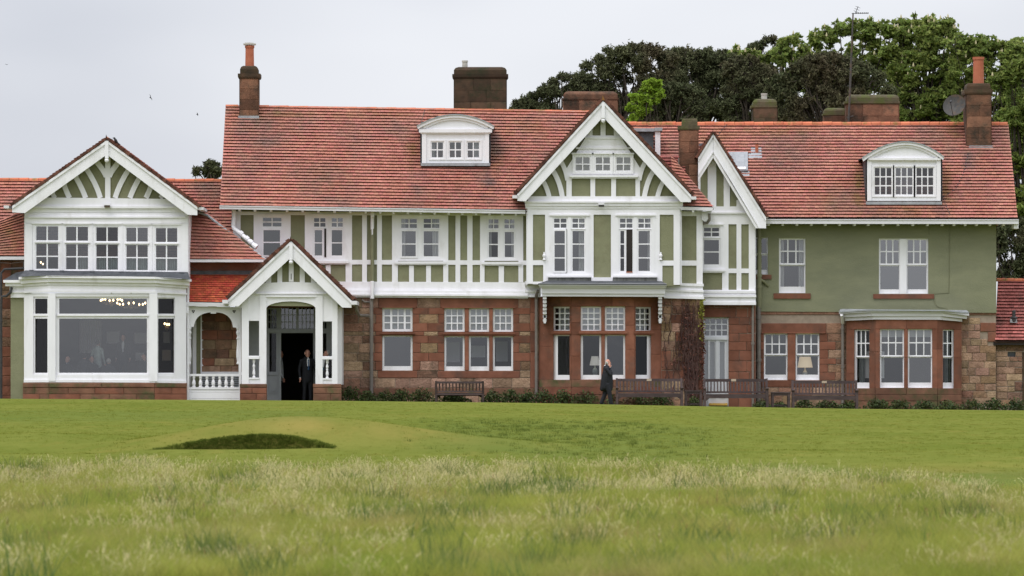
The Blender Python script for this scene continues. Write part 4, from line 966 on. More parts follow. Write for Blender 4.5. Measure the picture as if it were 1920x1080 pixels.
# ================================================================== central gable
YO = -0.75
CG = [(1033, 404, 1103, 518), (1156.5, 404, 1226.5, 518)]
cw = MB().plate((989, 376, 1275.5, 536), [(h[0] + 3, h[1] + 3, h[2] - 3, h[3] - 3) for h in CG], YO + .04, .3).build('timbered_wall', 'green', club)
timbers(cw, [(989, 392, 999.3, 532), (1263, 393, 1275, 534), (989, 391, 1275, 402.5), (1022, 402, 1034, 518), (1101.5, 402, 1113, 520), (1145.5, 402, 1158, 520), (1225, 402, 1237, 530),
             (999, 488, 1022, 497), (1237, 488.5, 1263, 498), (1018.5, 497, 1028, 530), (999, 528, 1020, 533), (1232, 498, 1242, 531)], YO - .01, .06)
timbers(cw, [[(1108, 520), (1149.5, 520), (1148, 529), (1142, 531.5), (1116, 531.5), (1109.5, 529)]], YO - .08, .14, name='block')
for x in (1020.3, 1239):
    c = W(x, 487, YO - .05); b = MB(); b.lathe(c, [(.07, 0), (.03, .06), (.06, .12), (.07, .17), (.035, .23), (.03, .3)], 8); b.build('finial', 'white', cw)
side = MB()
for x in (989.3, 1275.2):
    a, c = W(x, 534, YO), W(x, 380, YO); side.wbox((a[0], YO + .5, (a[2] + c[2]) / 2), (.05, .46, (c[2] - a[2]) / 2))
side.build('side_wall', 'white', cw)
a = two_light((1032, 403.5, 1104, 517), [[(1039, 1049.3), (1051.3, 1062)], [(1073.5, 1083.7), (1085.7, 1096)]], [[(1039.8, 1059)], [(1073.5, 1095.3)]], [(410, 417.5), (419.5, 427)], [(433, 456.6), (458.7, 482.5), (484.6, 508)], YO, lo_off=(-.06, 0))
curtain(a, 1085, 409, 1097, 510, YO + .2); MB().box(1060.5, 429, 1063, 512, YO - .05, .02).build('gap_shade_strip', 'room_hall', a)  # dark strip in place of the shaded opening beside the sash
b = two_light((1155.5, 403.5, 1227.5, 517), [[(1162.5, 1172.8), (1174.8, 1185.5)], [(1197, 1207.2), (1209.2, 1219.5)]], [[(1163.3, 1170.3)], [(1197.2, 1218.3)]], [(410, 417.5), (419.5, 427)], [(433, 456.6), (458.7, 482.5), (484.6, 508)], YO)
curtain(b, 1214, 409, 1220, 510, YO + .2)
MB().box(1174.5, 430, 1185.8, 511, YO - .045, .02).build('gap_shade_strip', 'room_hall', b); MB().box(1174, 509.3, 1186, 511, YO - .06, .02).build('sill', 'clay_pot', b)  # wider dark strip colours in the shade of the open casement
for r in ((1027, 516.5, 1108.5, 520), (1150, 516.5, 1232, 520)): MB().box(*r, YO - .14, .2).build('sill', 'white', cw)
for r in ((1027.5, 520, 1107.5, 531), (1150, 520, 1232, 531.5)): MB().box(*r, YO - .06, .1).build('sill_apron', 'dirty_sill', cw)
moulding('cornice', 986, 1279, 0, 0, [(377, 380, .16), (380, 386, .10), (386, 391, .05)], YO, parent=cw, ends=(.3, .3))
# gable triangle
gp2 = MB().prism([(980, 379), (1288, 380), (1131, 205)], YO + .06, .2).build('gable_panel', 'green', club)
timbers(gp2, [(990, 368, 1278, 377.5)], YO - .02, .08)
timbers(gp2, [[(1061, 334), (1202, 334), (1202, 318), (1165, 258), (1165, 254), (1098, 254), (1098, 258), (1061, 318)]], YO - .01, .06, name='board')
CW = (1068, 288, 1194, 330)
timbers(gp2, [(1097, 256.5, 1168, 260.5)], YO - .05, .06, name='moulding'); timbers(gp2, [(1080, 276, 1184, 279.5)], YO - .05, .06, name='moulding')
timbers(gp2, [(1101.5, 238, 1111, 258), (1126, 218, 1135.5, 258), (1151, 238, 1160, 258)], YO - .005, .05)
timbers(gp2, [(1062, 330, 1072, 369), (1107, 334, 1116, 369), (1146, 334, 1155, 369), (1191.5, 330, 1200, 369)], YO - .005, .06)
for m_ in (-1, 1):
    cx = 1131
    for (xb, xt, yt, w) in ((83.5, 113, 312, 8.5), (61, 92, 322, 9), (0, 0, 0, 0)):
        pass
L = [((1054.5, 370), (1050, 338), (1034, 316), 9.2), ((1030, 370), (1026, 352), (1018, 339), 8.6), ((1064, 338), (1061, 316), (1050, 300), 8.5)]
for p0, p1, p2, w in L:
    timbers(gp2, [band(curve(p0, p1, p2), w)], YO - .012 + .005 * random.random(), .04, name='curved_brace')
    f = lambda p: (2262.5 - p[0], p[1]); timbers(gp2, [band(curve(f(p0), f(p1), f(p2)), w)], YO - .012 + .005 * random.random(), .04, name='curved_brace')
for i, xs in enumerate(([(1079.5, 1091.5), (1093.6, 1105.5)], [(1117.3, 1129.2), (1131.3, 1143.5)], [(1156, 1167.8), (1169.9, 1181.8)])):
    window((xs[0][0] - 6, 288, xs[1][1] + 6, 326), [dict(xs=xs, ys=[(295, 306.8), (308.9, 319.5)], mg=2.6, g='glass_dark')], YO - .05, parent=club, head=(i < 9), case=.02, deep=.1)
timbers(gp2, [(1068, 328.5, 1196.5, 332)], YO - .15, .2, name='sill'); timbers(gp2, [(1070, 332, 1194, 334.5)], YO - .09, .15, name='sill')
room(1068, 282, 1192, 328, YO + .1, 2.6, 'room')
YBG = YO - .5
b = MB(); b.prism([(1130.6, 190), (1130.6, 219.5), (985.5, 377.5), (970, 376.5), (970, 366)], YBG, .09); b.prism([(1131.2, 190), (1131.2, 219.5), (1276.5, 378.5), (1295.5, 379), (1295.5, 368)], YBG - .004, .09)
bc = b.build('bargeboard', 'white', club)
b = MB(); b.prism([(1130.6, 189), (1130.6, 195), (969.5, 370.5), (969.5, 364.5)], YBG - .05, .08); b.prism([(1131.2, 189), (1131.2, 195), (1296, 372), (1296, 366)], YBG - .054, .08); b.build('barge_moulding', 'white', bc)
b = MB(); b.box(1128, 192, 1134, 221, YBG - .08, .1); c = W(1131, 225, YBG); b.lathe(c, [(.03, -.11), (.075, -.06), (.085, 0), (.05, .06), (.075, .11)], 10); b.build('finial', 'white', bc)
verge(1130.5, 188, 967.5, 364, YBG - .08, club, 5.5); verge(1131.5, 188, 1298, 366, YBG - .08, club, 5.5)
gable_roof((1131, 185), (966.5, 362.5), (1299, 364.5), YBG + .02, 4.4, m='roof_tile_old')
MB().prism([(1128, 188), (1134, 188), (1131.5, 182), (1130.5, 178.5)], YBG - .1, .06).build('ridge_point', 'lichen', club)
for x, y, s in ((967, 369, -1), (1299, 371.5, 1)):
    b = MB(); c = W(x, y, YBG + .1); b.wbox((c[0] + s * .03, c[1] + .45, c[2]), (.10, .6, .06)); b.build('gutter', 'white_gutter', club)
# strip of lower roof and wall right of the gable (with the creeper below)
tile_roof('hip', (1262, 387.5, -.7), (1338, 389, -.7), (1262, 296, .9), (1258, 292, .9), m='roof_tile')
tile_roof('valley', (1225, 346, .3), (1285, 346, .3), (1285, 292, 1.4), (1225, 292, 1.4), m='roof_tile_old')
YC = -.25
MB().prism([(1276, 393.5), (1337, 395), (1337, 389), (1276, 387.5)], -.85, .14).build('gutter', 'white_gutter', club)
c = W(1299.5, 396, -.7); MB().wbox((c[0], -.5, c[2]), (.045, .3, .045)).build('rafter_end', 'white', club)
hw = MB().plate((1272, 391, 1317.5, 536), [], YC + .03, .4).build('timbered_wall', 'green', club)
timbers(hw, [(1272, 393, 1278.5, 534), (1306, 393, 1317.5, 536), (1275, 396, 1317, 405), (1278, 488.5, 1307, 498), (1276, 533, 1317, 537)], YC - .03, .06)
b = MB(); b.prism([(1316, 412), (1316, 397), (1335, 395), (1330, 408), (1322, 416)], -.5, .9); b.build('soffit', 'white_gutter', club)
b = MB(); b.tube([W(1330, 400, -.5), W(1330, 412, -.45), W(1326, 418, -.3), W(1316, 419, -.2)], .06, 8); b.build('downpipe', 'grey_pipe', club)
moulding('cornice', 1245, 1317, 0, 2, [(530, 535, .12), (535, 542, .05), (542, 546, .14), (546, 554, .08), (554, 559, .16)], YC, ends=(0, .4))
moulding('cornice', 984, 1014, 0, 0, [(531, 536, .25), (536, 544, .12), (544, 548, .22), (548, 554, .14), (554, 557, .2)], 0.0)
MB().box(984, 527, 1016, 533, -.35, .4).build('lead_flashing', 'white_gutter', club)
# ---- ground-floor bay under the gable
def Ym(x): return float(np.interp(x, [1008, 1014, 1071, 1190, 1238, 1244], [-.02, -.05, -1.0, -1.0, -.2, -.15]))
MBH = [(1038, 575, 1068, 620), (1089, 574.5, 1127.3, 620), (1134.2, 574.5, 1172.2, 620), (1192, 575.5, 1220.5, 620.5),
       (1038, 628, 1068, 712.5), (1089, 627.5, 1127.3, 711.5), (1134.2, 627.5, 1172.2, 711.5), (1192, 628.5, 1220.5, 711.5)]
mw = MB().plate((1010, 556, 1241, 790), MBH, Ym, .35, xs=(1071, 1190)).build('stone_wall', 'mortar_red', club)
def mblock(r, pr=.03, m='stone_red'):
    for a, c in ((1010, 1071), (1071, 1190), (1190, 1241)):
        x0, x1 = max(r[0], a), min(r[2], c)
        if x1 - x0 > 1: stone_block((x0, r[1], x1, r[3]), Ym, mw, m, proud=pr, rough=.002, gap=.12)
for r in [(1010, 557, 1071, 574.5), (1071, 557, 1148, 574.5), (1148, 557, 1190, 574.5), (1190, 557, 1241, 575.5),
          (1010, 574.5, 1038, 600), (1010, 600, 1038, 650), (1010, 650, 1038, 712), (1068, 574.5, 1089, 605), (1068, 605, 1089, 628), (1068, 628, 1089, 668), (1068, 668, 1089, 712),
          (1127.3, 574.5, 1134.2, 620), (1127.3, 627.5, 1134.2, 712), (1172.2, 574.5, 1192, 610), (1172.2, 610, 1192, 655), (1172.2, 655, 1192, 712), (1220.5, 575, 1241, 618), (1220.5, 618, 1241, 665), (1220.5, 665, 1241, 712)]: mblock(r)
for r in [(1010, 712, 1071, 726), (1071, 712, 1150, 726), (1150, 712, 1190, 726), (1190, 712, 1241, 726)]: mblock(r, .05, 'stone_base')
for r in [(1010, 726, 1071, 740), (1071, 726, 1130, 740), (1130, 726, 1190, 740), (1190, 726, 1241, 740), (1010, 740, 1071, 790), (1071, 740, 1190, 790), (1190, 740, 1241, 790)]: mblock(r, .07, 'stone_base' if random.random() < .5 else 'stone_red')
for x0, x1 in ((1034, 1069), (1086, 1176), (1190, 1226)):
    b = MB(); b.box(x0, 620, x1, 627.8, (lambda x: Ym(x) - .06), .3); b.box(x0 - 1, 622, x1 + 1, 625.5, (lambda x: Ym(x) - .12), .1); b.build('transom_stone', 'stone_red', mw)
for i, h in enumerate(MBH):
    Yw = (lambda x: Ym(x) + .12); x0, x1 = h[0], h[2]; sidew = i % 4 in (0, 3)
    if i < 4:
        xs = grid(x0 + 3.2, x1 - 3.2 if not sidew else x1 - .2, 3, 2) if i % 4 != 3 else grid(x0 + .2, x1 - 4, 3, 2)
        w = window(h, [dict(xs=xs, ys=grid(h[1] + 3, h[3] - 1.5, 4, 2), mg=1.2, g='glass_soft' if not sidew else 'glass')], Yw, head=False, case=0.0)
        if not sidew: blind(w, x0 + 1, h[1] + 1, x1 - 1, h[3], Ym(1100) + .3)
        else: MB().box(x0 + (9 if i == 0 else 1), h[1] + 1, x1 - (1 if i == 0 else 8), h[3], (lambda x: Ym(x) + .35), .02).build('blind', 'blind', w)
    else:
        xs = [(x0 + 4, x1 - 3.5)] if not sidew else [(x0 + 8, x1)] if i == 4 else [(x0, x1 - 7.5)]
        window(h, [dict(xs=xs, ys=[(h[1] + 2, 703)], mg=.8, bottom=8, g='glass' if not sidew else 'glass_dark')], Yw, head=False, case=0.0)
room(1012, 560, 1239, 712, -.0, 4.2, 'room')
# its cornice, lead top and brackets
b = MB(); b.box(1010, 531, 1250, 535.5, -1.75, 1.7, .8); b.box(1012, 535.5, 1248.5, 539, -1.66, 1.6, .8); b.box(1015.5, 539, 1247, 550, -1.56, 1.5, .8); b.box(1017, 550, 1246, 555.5, -1.5, 1.4, .8)
b.build('cornice', 'white_gutter', mw)
p = [W(1009, 531.5, -1.78), W(1250, 532.5, -1.78), W(1240, 527, -.8), W(1026, 526, -.8)]
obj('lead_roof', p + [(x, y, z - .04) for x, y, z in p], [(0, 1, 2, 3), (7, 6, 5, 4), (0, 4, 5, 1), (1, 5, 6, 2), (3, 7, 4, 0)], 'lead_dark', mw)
for x in (1021.5, 1238):
    b = MB()
    for i in range(7): b.box(x - 3.4, 556 + i * 7, x + 3.4, 561 + i * 7, -1.45 + i * .09, 1.25 - i * .09)
    b.box(x - 2.2, 556, x + 2.2, 606, -1.0, .85)
    b.build('bracket', 'white_gutter', mw)

# ================================================================== wall with the creeper, recessed door
cwall = stone_wall((1240, 556, 1318, 790), [], YC + .02, [556, 574, 589, 606, 622, 640, 658, 677, 694, 712, 730, 750, 790], field='stone_brown', wr=(17, 30), mix=(('stone_tan', .4), ('stone_red', .35)))
YD = 0.65
DH = [(1318.5, 595, 1366, 768)]
dw = stone_wall((1314, 566, 1417, 790), DH, YD, [566, 577, 595, 609, 625, 641, 657, 677, 697, 720, 745, 790], presets=[(1314, 577, 1380, 595, 'stone_red')],
    quoins=[(1366, 1, 566, 790, 20, 34)], field='stone_red', wr=(18, 30), mortar='mortar')
d_ = MB().plate((1318.5, 595, 1366, 768), [(1321, 598, 1363.5, 629), (1319.5, 640, 1327, 712), (1331, 641, 1340, 711), (1349.5, 641, 1358.5, 711)], YD + .12, .08).build('garden_door', 'door_paint', club)
for (x0, x1) in grid(1321, 1363.5, 4, 1.8):
    for (y0, y1) in grid(598, 629, 3, 1.8): pane_box((x0, y0, x1, y1), YD + .15, d_, 'glass_soft')
b = MB()
for (x0, x1) in grid(1321, 1363.5, 4, 1.8)[:-1]: b.box(x1, 598, x1 + 1.8, 629, YD + .13, .05)
for (y0, y1) in grid(598, 629, 3, 1.8)[:-1]: b.box(1321, y1, 1363.5, y1 + 1.8, YD + .135, .05)
b.build('glazing_bars', 'door_paint', d_)
for r in ((1319.5, 640, 1327, 712), (1331, 641, 1340, 711), (1349.5, 641, 1358.5, 711)): pane_box(r, YD + .16, d_, 'glass_soft'); MB().box(r[0], r[1], r[2], r[3], YD + .35, .02).build('net_curtain', 'blind', d_)
b = MB(); b.box(1318.5, 631.5, 1366, 637, YD + .05, .1); b.box(1327.5, 636, 1330, 768, YD + .08, .06); b.box(1363.5, 597, 1366, 768, YD + .06, .1); b.box(1342, 638, 1347.5, 712, YD + .09, .05); b.build('door_frame', 'door_paint', d_)
for x in (1332, 1349): MB().box(x, 725, x + 11, 746, YD + .09, .05).build('door_panel', 'door_paint', d_)
MB().box(1330, 756, 1364, 760, YD - .15, .3).build('door_step', 'yellow_step', club)
room(1316, 572, 1410, 770, YD + .36, 2.5, 'room')
# upper part: small gable
YG = 0.5
SW = (1314, 421, 1354.5, 506)
sg = MB().plate((1312, 385, 1415.5, 552), [(1317, 424, 1352, 503)], YG + .04, .3).build('timbered_wall', 'green', club)
timbers(sg, [(1354, 412, 1366, 545), (1381, 412, 1390, 545), (1404, 412, 1415.5, 548), (1312, 404, 1415, 420.5), (1366, 503.5, 1381, 512), (1390, 503.5, 1404, 512), (1312, 505, 1360, 512), (1312, 543.5, 1415, 549)], YG - .01, .06)
timbers(sg, [(1312, 387, 1415, 400), (1312, 400, 1415, 404.5)], YG - .015, .06); MB().box(1312, 397.5, 1412, 400.5, YG - .08, .1).build('moulding', 'white', sg)
window(SW, [dict(xs=[(1320, 1333), (1335, 1348)], ys=[(427.3, 434), (436, 443)], mg=2.4), dict(xs=[(1320, 1348)], ys=[(450, 471.3), (473.5, 495.7)], mg=3)], YG, sill=(1312, 505, 1359, 509))
room(1314, 418, 1412, 545, YG + .36, 2.5)
moulding('cornice', 1312, 1415, 0, .3, [(545, 549, .16), (549, 553, .10), (553, 557, .20), (557, 566, .12), (566, 571.5, .18)], YG, ends=(0, .3))
side = MB(); a, c = W(1415.3, 570, YG), W(1415.3, 400, YG); side.wbox((a[0], YG + .5, (a[2] + c[2]) / 2), (.04, .45, (c[2] - a[2]) / 2)); side.build('side_wall', 'white', sg)
gp3 = MB().prism([(1309, 392), (1309, 330), (1337, 285), (1345, 285), (1398, 392)], YG + .03, .2).build('gable_panel', 'green', club)
timbers(gp3, [(1327, 296, 1343, 390), (1357, 325, 1368.5, 390), (1309, 330, 1313.5, 390), (1381, 375, 1398, 388)], YG - .01, .05)
b = MB(); b.prism([(1337, 252), (1337, 296), (1309, 340), (1309, 296)], YG - .45, .09); b.prism([(1337.5, 252), (1337.5, 296), (1417, 428), (1436.5, 428), (1436.5, 409)], YG - .454, .09)
bs = b.build('bargeboard', 'white', club)
b = MB(); b.prism([(1337, 251), (1337, 257), (1309, 303), (1309, 296)], YG - .5, .08); b.prism([(1337.5, 251), (1337.5, 257), (1436.5, 415.5), (1436.5, 408)], YG - .504, .08)
b.prism([(1337, 283), (1337, 286.5), (1309, 330), (1309, 326)], YG - .49, .07); b.prism([(1337.5, 283), (1337.5, 286.5), (1426, 428), (1423, 428)], YG - .494, .07)
b.build('barge_moulding', 'white', bs)
verge(1336.5, 250, 1308, 296, YG - .55, club, 4.5); verge(1338, 250, 1437.5, 407, YG - .55, club, 4.5)
gable_roof((1337.3, 247.5), (1306, 297), (1438.5, 405), YG - .45, 4.6, m='roof_tile_old')
MB().prism([(1334.5, 250), (1340, 250), (1337.5, 246), (1337, 243)], YG - .6, .06).build('ridge_point', 'verge_tile', club)
c = W(1434, 407, YG - .4); b = MB(); b.wbox((c[0] + .03, c[1] + .2, c[2] + .02), (.1, .25, .06)); b.build('gutter', 'white_gutter', club)

# ================================================================== right wing
YR = 1.5
tile_roof('right_roof', (1200, 409, YR - .75), (1908, 410.5, YR - .75), (1890.5, 233, 5.9), (1175, 233, 5.9), course=.127)
ridge(1176, 231, 5.9, 1816, 231, 5.9, skip=()); ridge(1859, 231, 5.9, 1889.5, 231, 5.9)
rear(1180, 233, 5.95, 1888, 233, 3.8, 4.4)
gable_end(1860, YR + .1, 5.9, 10.2, 412, 236, 'green_render', low=2.95)
gable_end(1859, YR + .3, 5.9, 10.1, 590, 590, 'stone_brown')
eaves(1434, 411, 1910, 411.5, YR - .72, [1441.5, 1468, 1494.5, 1521.5, 1548, 1574.5, 1602.6, 1628.4, 1656, 1684, 1712, 1739.5, 1767, 1789, 1810, 1831.5, 1856.5, 1882], soffit='green_render', h=8.5)
b = MB(); c = W(1905, 424, YR - .6); b.wbox((c[0], c[1] + .3, c[2]), (.09, .4, .1)); b.build('barge_end', 'white', club)
RH = [(1460.5, 446.5, 1510.5, 549.5), (1413, 445, 1440, 514.5), (1648, 447, 1740.5, 551)]
rw = MB().plate((1409, 414, 1868, 582), RH, YR, .35).build('render_wall', 'green_render', club)
b = MB(); b.prism([(1409, 584), (1868.5, 586.5), (1868.5, 579), (1409, 577)], YR - .06, .1); b.build('drip_course', 'green_render', rw)
def sash_win(rect, px, upy, loy, Y, gl='glass', cw_=True, sillr=None, bottom=11.5, cur=()):
    xs = px; w = window(rect, [dict(xs=xs, ys=upy, mg=2.0, g=gl), dict(xs=[(xs[0][0] - .5, xs[-1][1] + .5)], ys=[loy], mg=2.0, bottom=bottom, off=.05, g=gl)], (lambda x: (Y(x) if callable(Y) else Y) + .12), head=False, case=0.02)
    for c in cur: curtain(w, *c)
    if sillr: MB().box(*sillr, (Y if not callable(Y) else Y(rect[0])) - .06, .25).build('sill', 'stone_red', club)
    return w
sash_win((1460.5, 446.5, 1510.5, 549.5), [(1463.8, 1476), (1478.4, 1491.2), (1493.6, 1507)], [(449.5, 470), (472.3, 493.5)], (498.5, 537.5), YR, sillr=(1450.5, 550, 1520, 560), cur=((1463, 449, 1470, 538, YR + .35), (1497, 449, 1508, 538, YR + .35)))
sash_win((1413, 445, 1440, 514.5), [(1415, 1437.5)], [(447, 475)], (479, 506), YR, sillr=(1416, 515, 1446.5, 523.5), bottom=7)
ww = MB().plate((1648, 447, 1740.5, 551), [(1649.5, 448.5, 1686.5, 549.5), (1700, 448.5, 1738.5, 549.5)], YR + .06, .15).build('window_surround', 'white', club)
sash_win((1648.5, 447.5, 1687, 550), grid(1651, 1685, 3, 2.3), [(450, 470.5), (472.8, 494)], (499, 542.5), YR, gl='glass_bright', bottom=7.5)
sash_win((1699.5, 447.5, 1740, 550), grid(1702, 1736.5, 3, 2.3), [(450, 470.5), (472.8, 494)], (499, 542.5), YR, gl='glass_bright', bottom=7.5)
MB().box(1687, 447.5, 1699.5, 551, YR + .03, .14).build('mullion', 'white', ww)
MB().box(1637.5, 551.3, 1751.5, 560, YR - .06, .25).build('sill', 'stone_red', club)
room(1415, 425, 1862, 570, YR + .38, 4)
for pth in ([(1742, 425), (1742, 440)], [(1781, 425), (1779, 549), (1752, 550.5)], [(1751, 560), (1753, 570), (1760, 576), (1772, 578), (1812, 584)]):
    MB().tube([W(x, y, YR - .015) for x, y in pth], .012, 5).build('cable', 'green_pipe', club)
# right-hand ground floor
LH = [(1432.5, 625, 1476.5, 712.3), (1492, 625, 1536.3, 712.8)]
YS2 = [586, 606, 625, 640.5, 656, 672, 683, 698, 713, 726, 742, 790]
stone_wall((1409, 582, 1602, 790), LH, YR + .03, YS2, presets=[(1428, 606, 1549, 625, 'stone_red'), (1476.5, 625, 1492, 713, 'stone_red'), (1427, 713, 1547, 726, 'stone_red'), (1411, 582, 1600, 590, 'stone_brown')],
    quoins=[(1432.5, -1, 624, 714, 16, 16), (1536.3, 1, 624, 714, 17, 30)], mix=(('stone_brown', .45),), wr=(22, 42))
for h in LH:
    w = sash_win(h, grid(h[0] + 3, h[2] - 3.2, 3, 2.2), [(627.5, 644), (646.3, 663)], (667.5, 702.5), YR, bottom=9)
room(1412, 592, 1800, 735, YR + .4, 4.2, 'room')
MB().box(1428, 622.5, 1548, 625.2, YR - .05, .1).build('hood_mould', 'stone_red', club)
# bay on the right
def Yq(x): return float(np.interp(x, [1580, 1588, 1641, 1758, 1801, 1806], [1.42, 1.4, .55, .55, 1.3, 1.35]))
QH = [(1602, 618, 1630.5, 728), (1650, 617, 1695.3, 727), (1702.3, 617, 1748, 727), (1768, 618, 1788.5, 728.5)]
qw = MB().plate((1587, 598, 1803, 790), QH, Yq, .35, xs=(1641, 1758)).build('stone_wall', 'mortar_red', club)
def qblock(r, pr=.03, m='stone_red'):
    for a, c in ((1587, 1641), (1641, 1758), (1758, 1803)):
        x0, x1 = max(r[0], a), min(r[2], c)
        if x1 - x0 > 1: stone_block((x0, r[1], x1, r[3]), Yq, qw, m, proud=pr, rough=.002, gap=.12)
for r in [(1587, 598, 1641, 617.5), (1641, 598, 1700, 617), (1700, 598, 1758, 617), (1758, 598, 1803, 618), (1587, 618, 1602, 655), (1587, 655, 1602, 700), (1587, 700, 1602, 728), (1630.5, 617, 1650, 660), (1630.5, 660, 1650, 728),
          (1695.3, 617, 1702.3, 670), (1695.3, 670, 1702.3, 728), (1748, 617, 1768, 655), (1748, 655, 1768, 728), (1788.5, 618, 1803, 670), (1788.5, 670, 1803, 728.5)]: qblock(r)
for r in [(1587, 728, 1641, 740), (1641, 727, 1700, 740), (1700, 727, 1758, 740), (1758, 728, 1803, 740)]: qblock(r, .06, 'stone_base')
for r in [(1587, 740, 1641, 752), (1641, 740, 1758, 752), (1758, 740, 1803, 752), (1587, 752, 1641, 790), (1641, 752, 1758, 790), (1758, 752, 1803, 790)]: qblock(r, .09, 'stone_base')
for i, h in enumerate(QH):
    x0, x1 = h[0], h[2]
    xs = grid(x0 + 3, x1 - 3, 3, 2) if i in (1, 2) else grid(x0 + 5.5, x1 - .2, 3, 2) if i == 0 else grid(x0 + .6, x1 - 4.5, 2, 2)
    w = sash_win(h, xs, [(h[1] + 2.2, h[1] + 24.5), (h[1] + 26.8, h[1] + 49)], (h[1] + 53.5, 717.3), Yq, bottom=9.5, gl='glass' if i in (1, 2) else 'glass_dark')
    if i == 0: curtain(w, x0 + 8, h[1] + 2, x0 + 19, 718, (Yq(x0 + 14) + .5), 'lamp_base')
    if i == 0: MB().box(1622, 659, 1631, 709, 1.5, .03).build('far_window_card', 'paper', w)  # white card stands in for the daylit window across the room
    if i == 1: MB().box(1651, 659, 1658, 709, .95, .03).build('far_window_card', 'paper', w); blind(w, x0 + 2, 620, x1 - 2, 632, Yq(1700) + .3)  # second card for the same far daylight
    if i == 2: blind(w, x0 + 2, 620, x1 - 2, 632, Yq(1700) + .3)
    if i == 3: curtain(w, x0 + 3, h[1] + 2, x0 + 14, 718, (Yq(x0 + 5) + .4), 'lamp_base')
for (xs, t, bo, pr, nm) in (([1574, 1632, 1771, 1817], [583.5, 580.5, 581.5, 586.5], [588.5, 585.5, 586.5, 592], .34, 'cornice'), ([1578, 1634, 1768, 1813], [588.5, 585.5, 586.5, 592], [595, 592.5, 593, 598], .22, 'cornice'), ([1584, 1637, 1763, 1804], [595, 592.5, 593, 598], [601.5, 599, 599.5, 603], .10, 'cornice')):
    b = MB()
    for i in range(3): b.prism([(xs[i], bo[i]), (xs[i + 1], bo[i + 1]), (xs[i + 1], t[i + 1]), (xs[i], t[i])], (lambda x: Yq(min(max(x * .93 + 119, 1588), 1801)) - pr), pr + .2)
    b.build(nm, 'white_gutter', qw)
p = [W(1574, 583.5, 1.0), W(1632, 580, .2), W(1771, 581, .2), W(1817, 586, .95), W(1812, 581, 1.5), W(1575, 579, 1.5)]
obj('lead_roof', p + [(x, y, z - .05) for x, y, z in p], [tuple(range(6)), tuple(range(11, 5, -1))] + [(i, i + 6, (i + 1) % 6 + 6, (i + 1) % 6) for i in range(6)], 'lead', qw)
# right end rubble wall
ysr = [586]
while ysr[-1] < 770: ysr.append(ysr[-1] + random.uniform(9.5, 15.5))
stone_wall((1797, 584, 1867.5, 792), [], YR + .05, ysr, field='stone_tan', wr=(15, 32), mix=(('stone_brown', .4),), presets=[(1801, 584, 1868, 591, 'stone_brown'), (1838, 605, 1867.5, 622, 'stone_red'), (1852, 622, 1867.5, 641, 'stone_red')], proud=.035)
# pipes on this wing
b = MB(); b.tube([W(1424, 428, YR - .14), W(1424, 577, YR - .14)], .085, 10)
for y in (513, 535): b.tube([W(1424, y, YR - .14), W(1424, y + 6, YR - .14)], .11, 10)
b.tube([W(1425, 524, YR - .14), W(1433, 528, YR - .1), W(1441, 537, YR)], .055, 8); dp = b.build('downpipe', 'green_pipe', club)
b = MB(); b.tube([W(1422.5, 574, YR - .14), W(1422.5, 780, YR - .14)], .085, 10)
for y in (592, 672): b.tube([W(1422.5, y, YR - .14), W(1422.5, y + 6, YR - .14)], .115, 10)
b.build('pipe_length', 'grey_pipe', dp)
b = MB(); b.tube([W(1411.5, 572, YD - .1), W(1411.5, 780, YD - .1)], .05, 8); b.tube([W(1411.5, 642, YD - .1), W(1411.5, 646, YD - .1)], .075, 8); b.build('downpipe', 'grey_pipe', club)
b = MB(); b.tube([W(1578, 590, 1.0), W(1579.5, 600, 1.25), W(1580, 606, YR - .1)], .065, 8); dp = b.build('downpipe', 'white', club)
b = MB(); b.tube([W(1580, 604, YR - .1), W(1580, 780, YR - .1)], .06, 8)
for y in (614, 686): b.tube([W(1580, y, YR - .1), W(1580, y + 4, YR - .1)], .08, 8)
b.build('pipe_length', 'grey_pipe', dp)
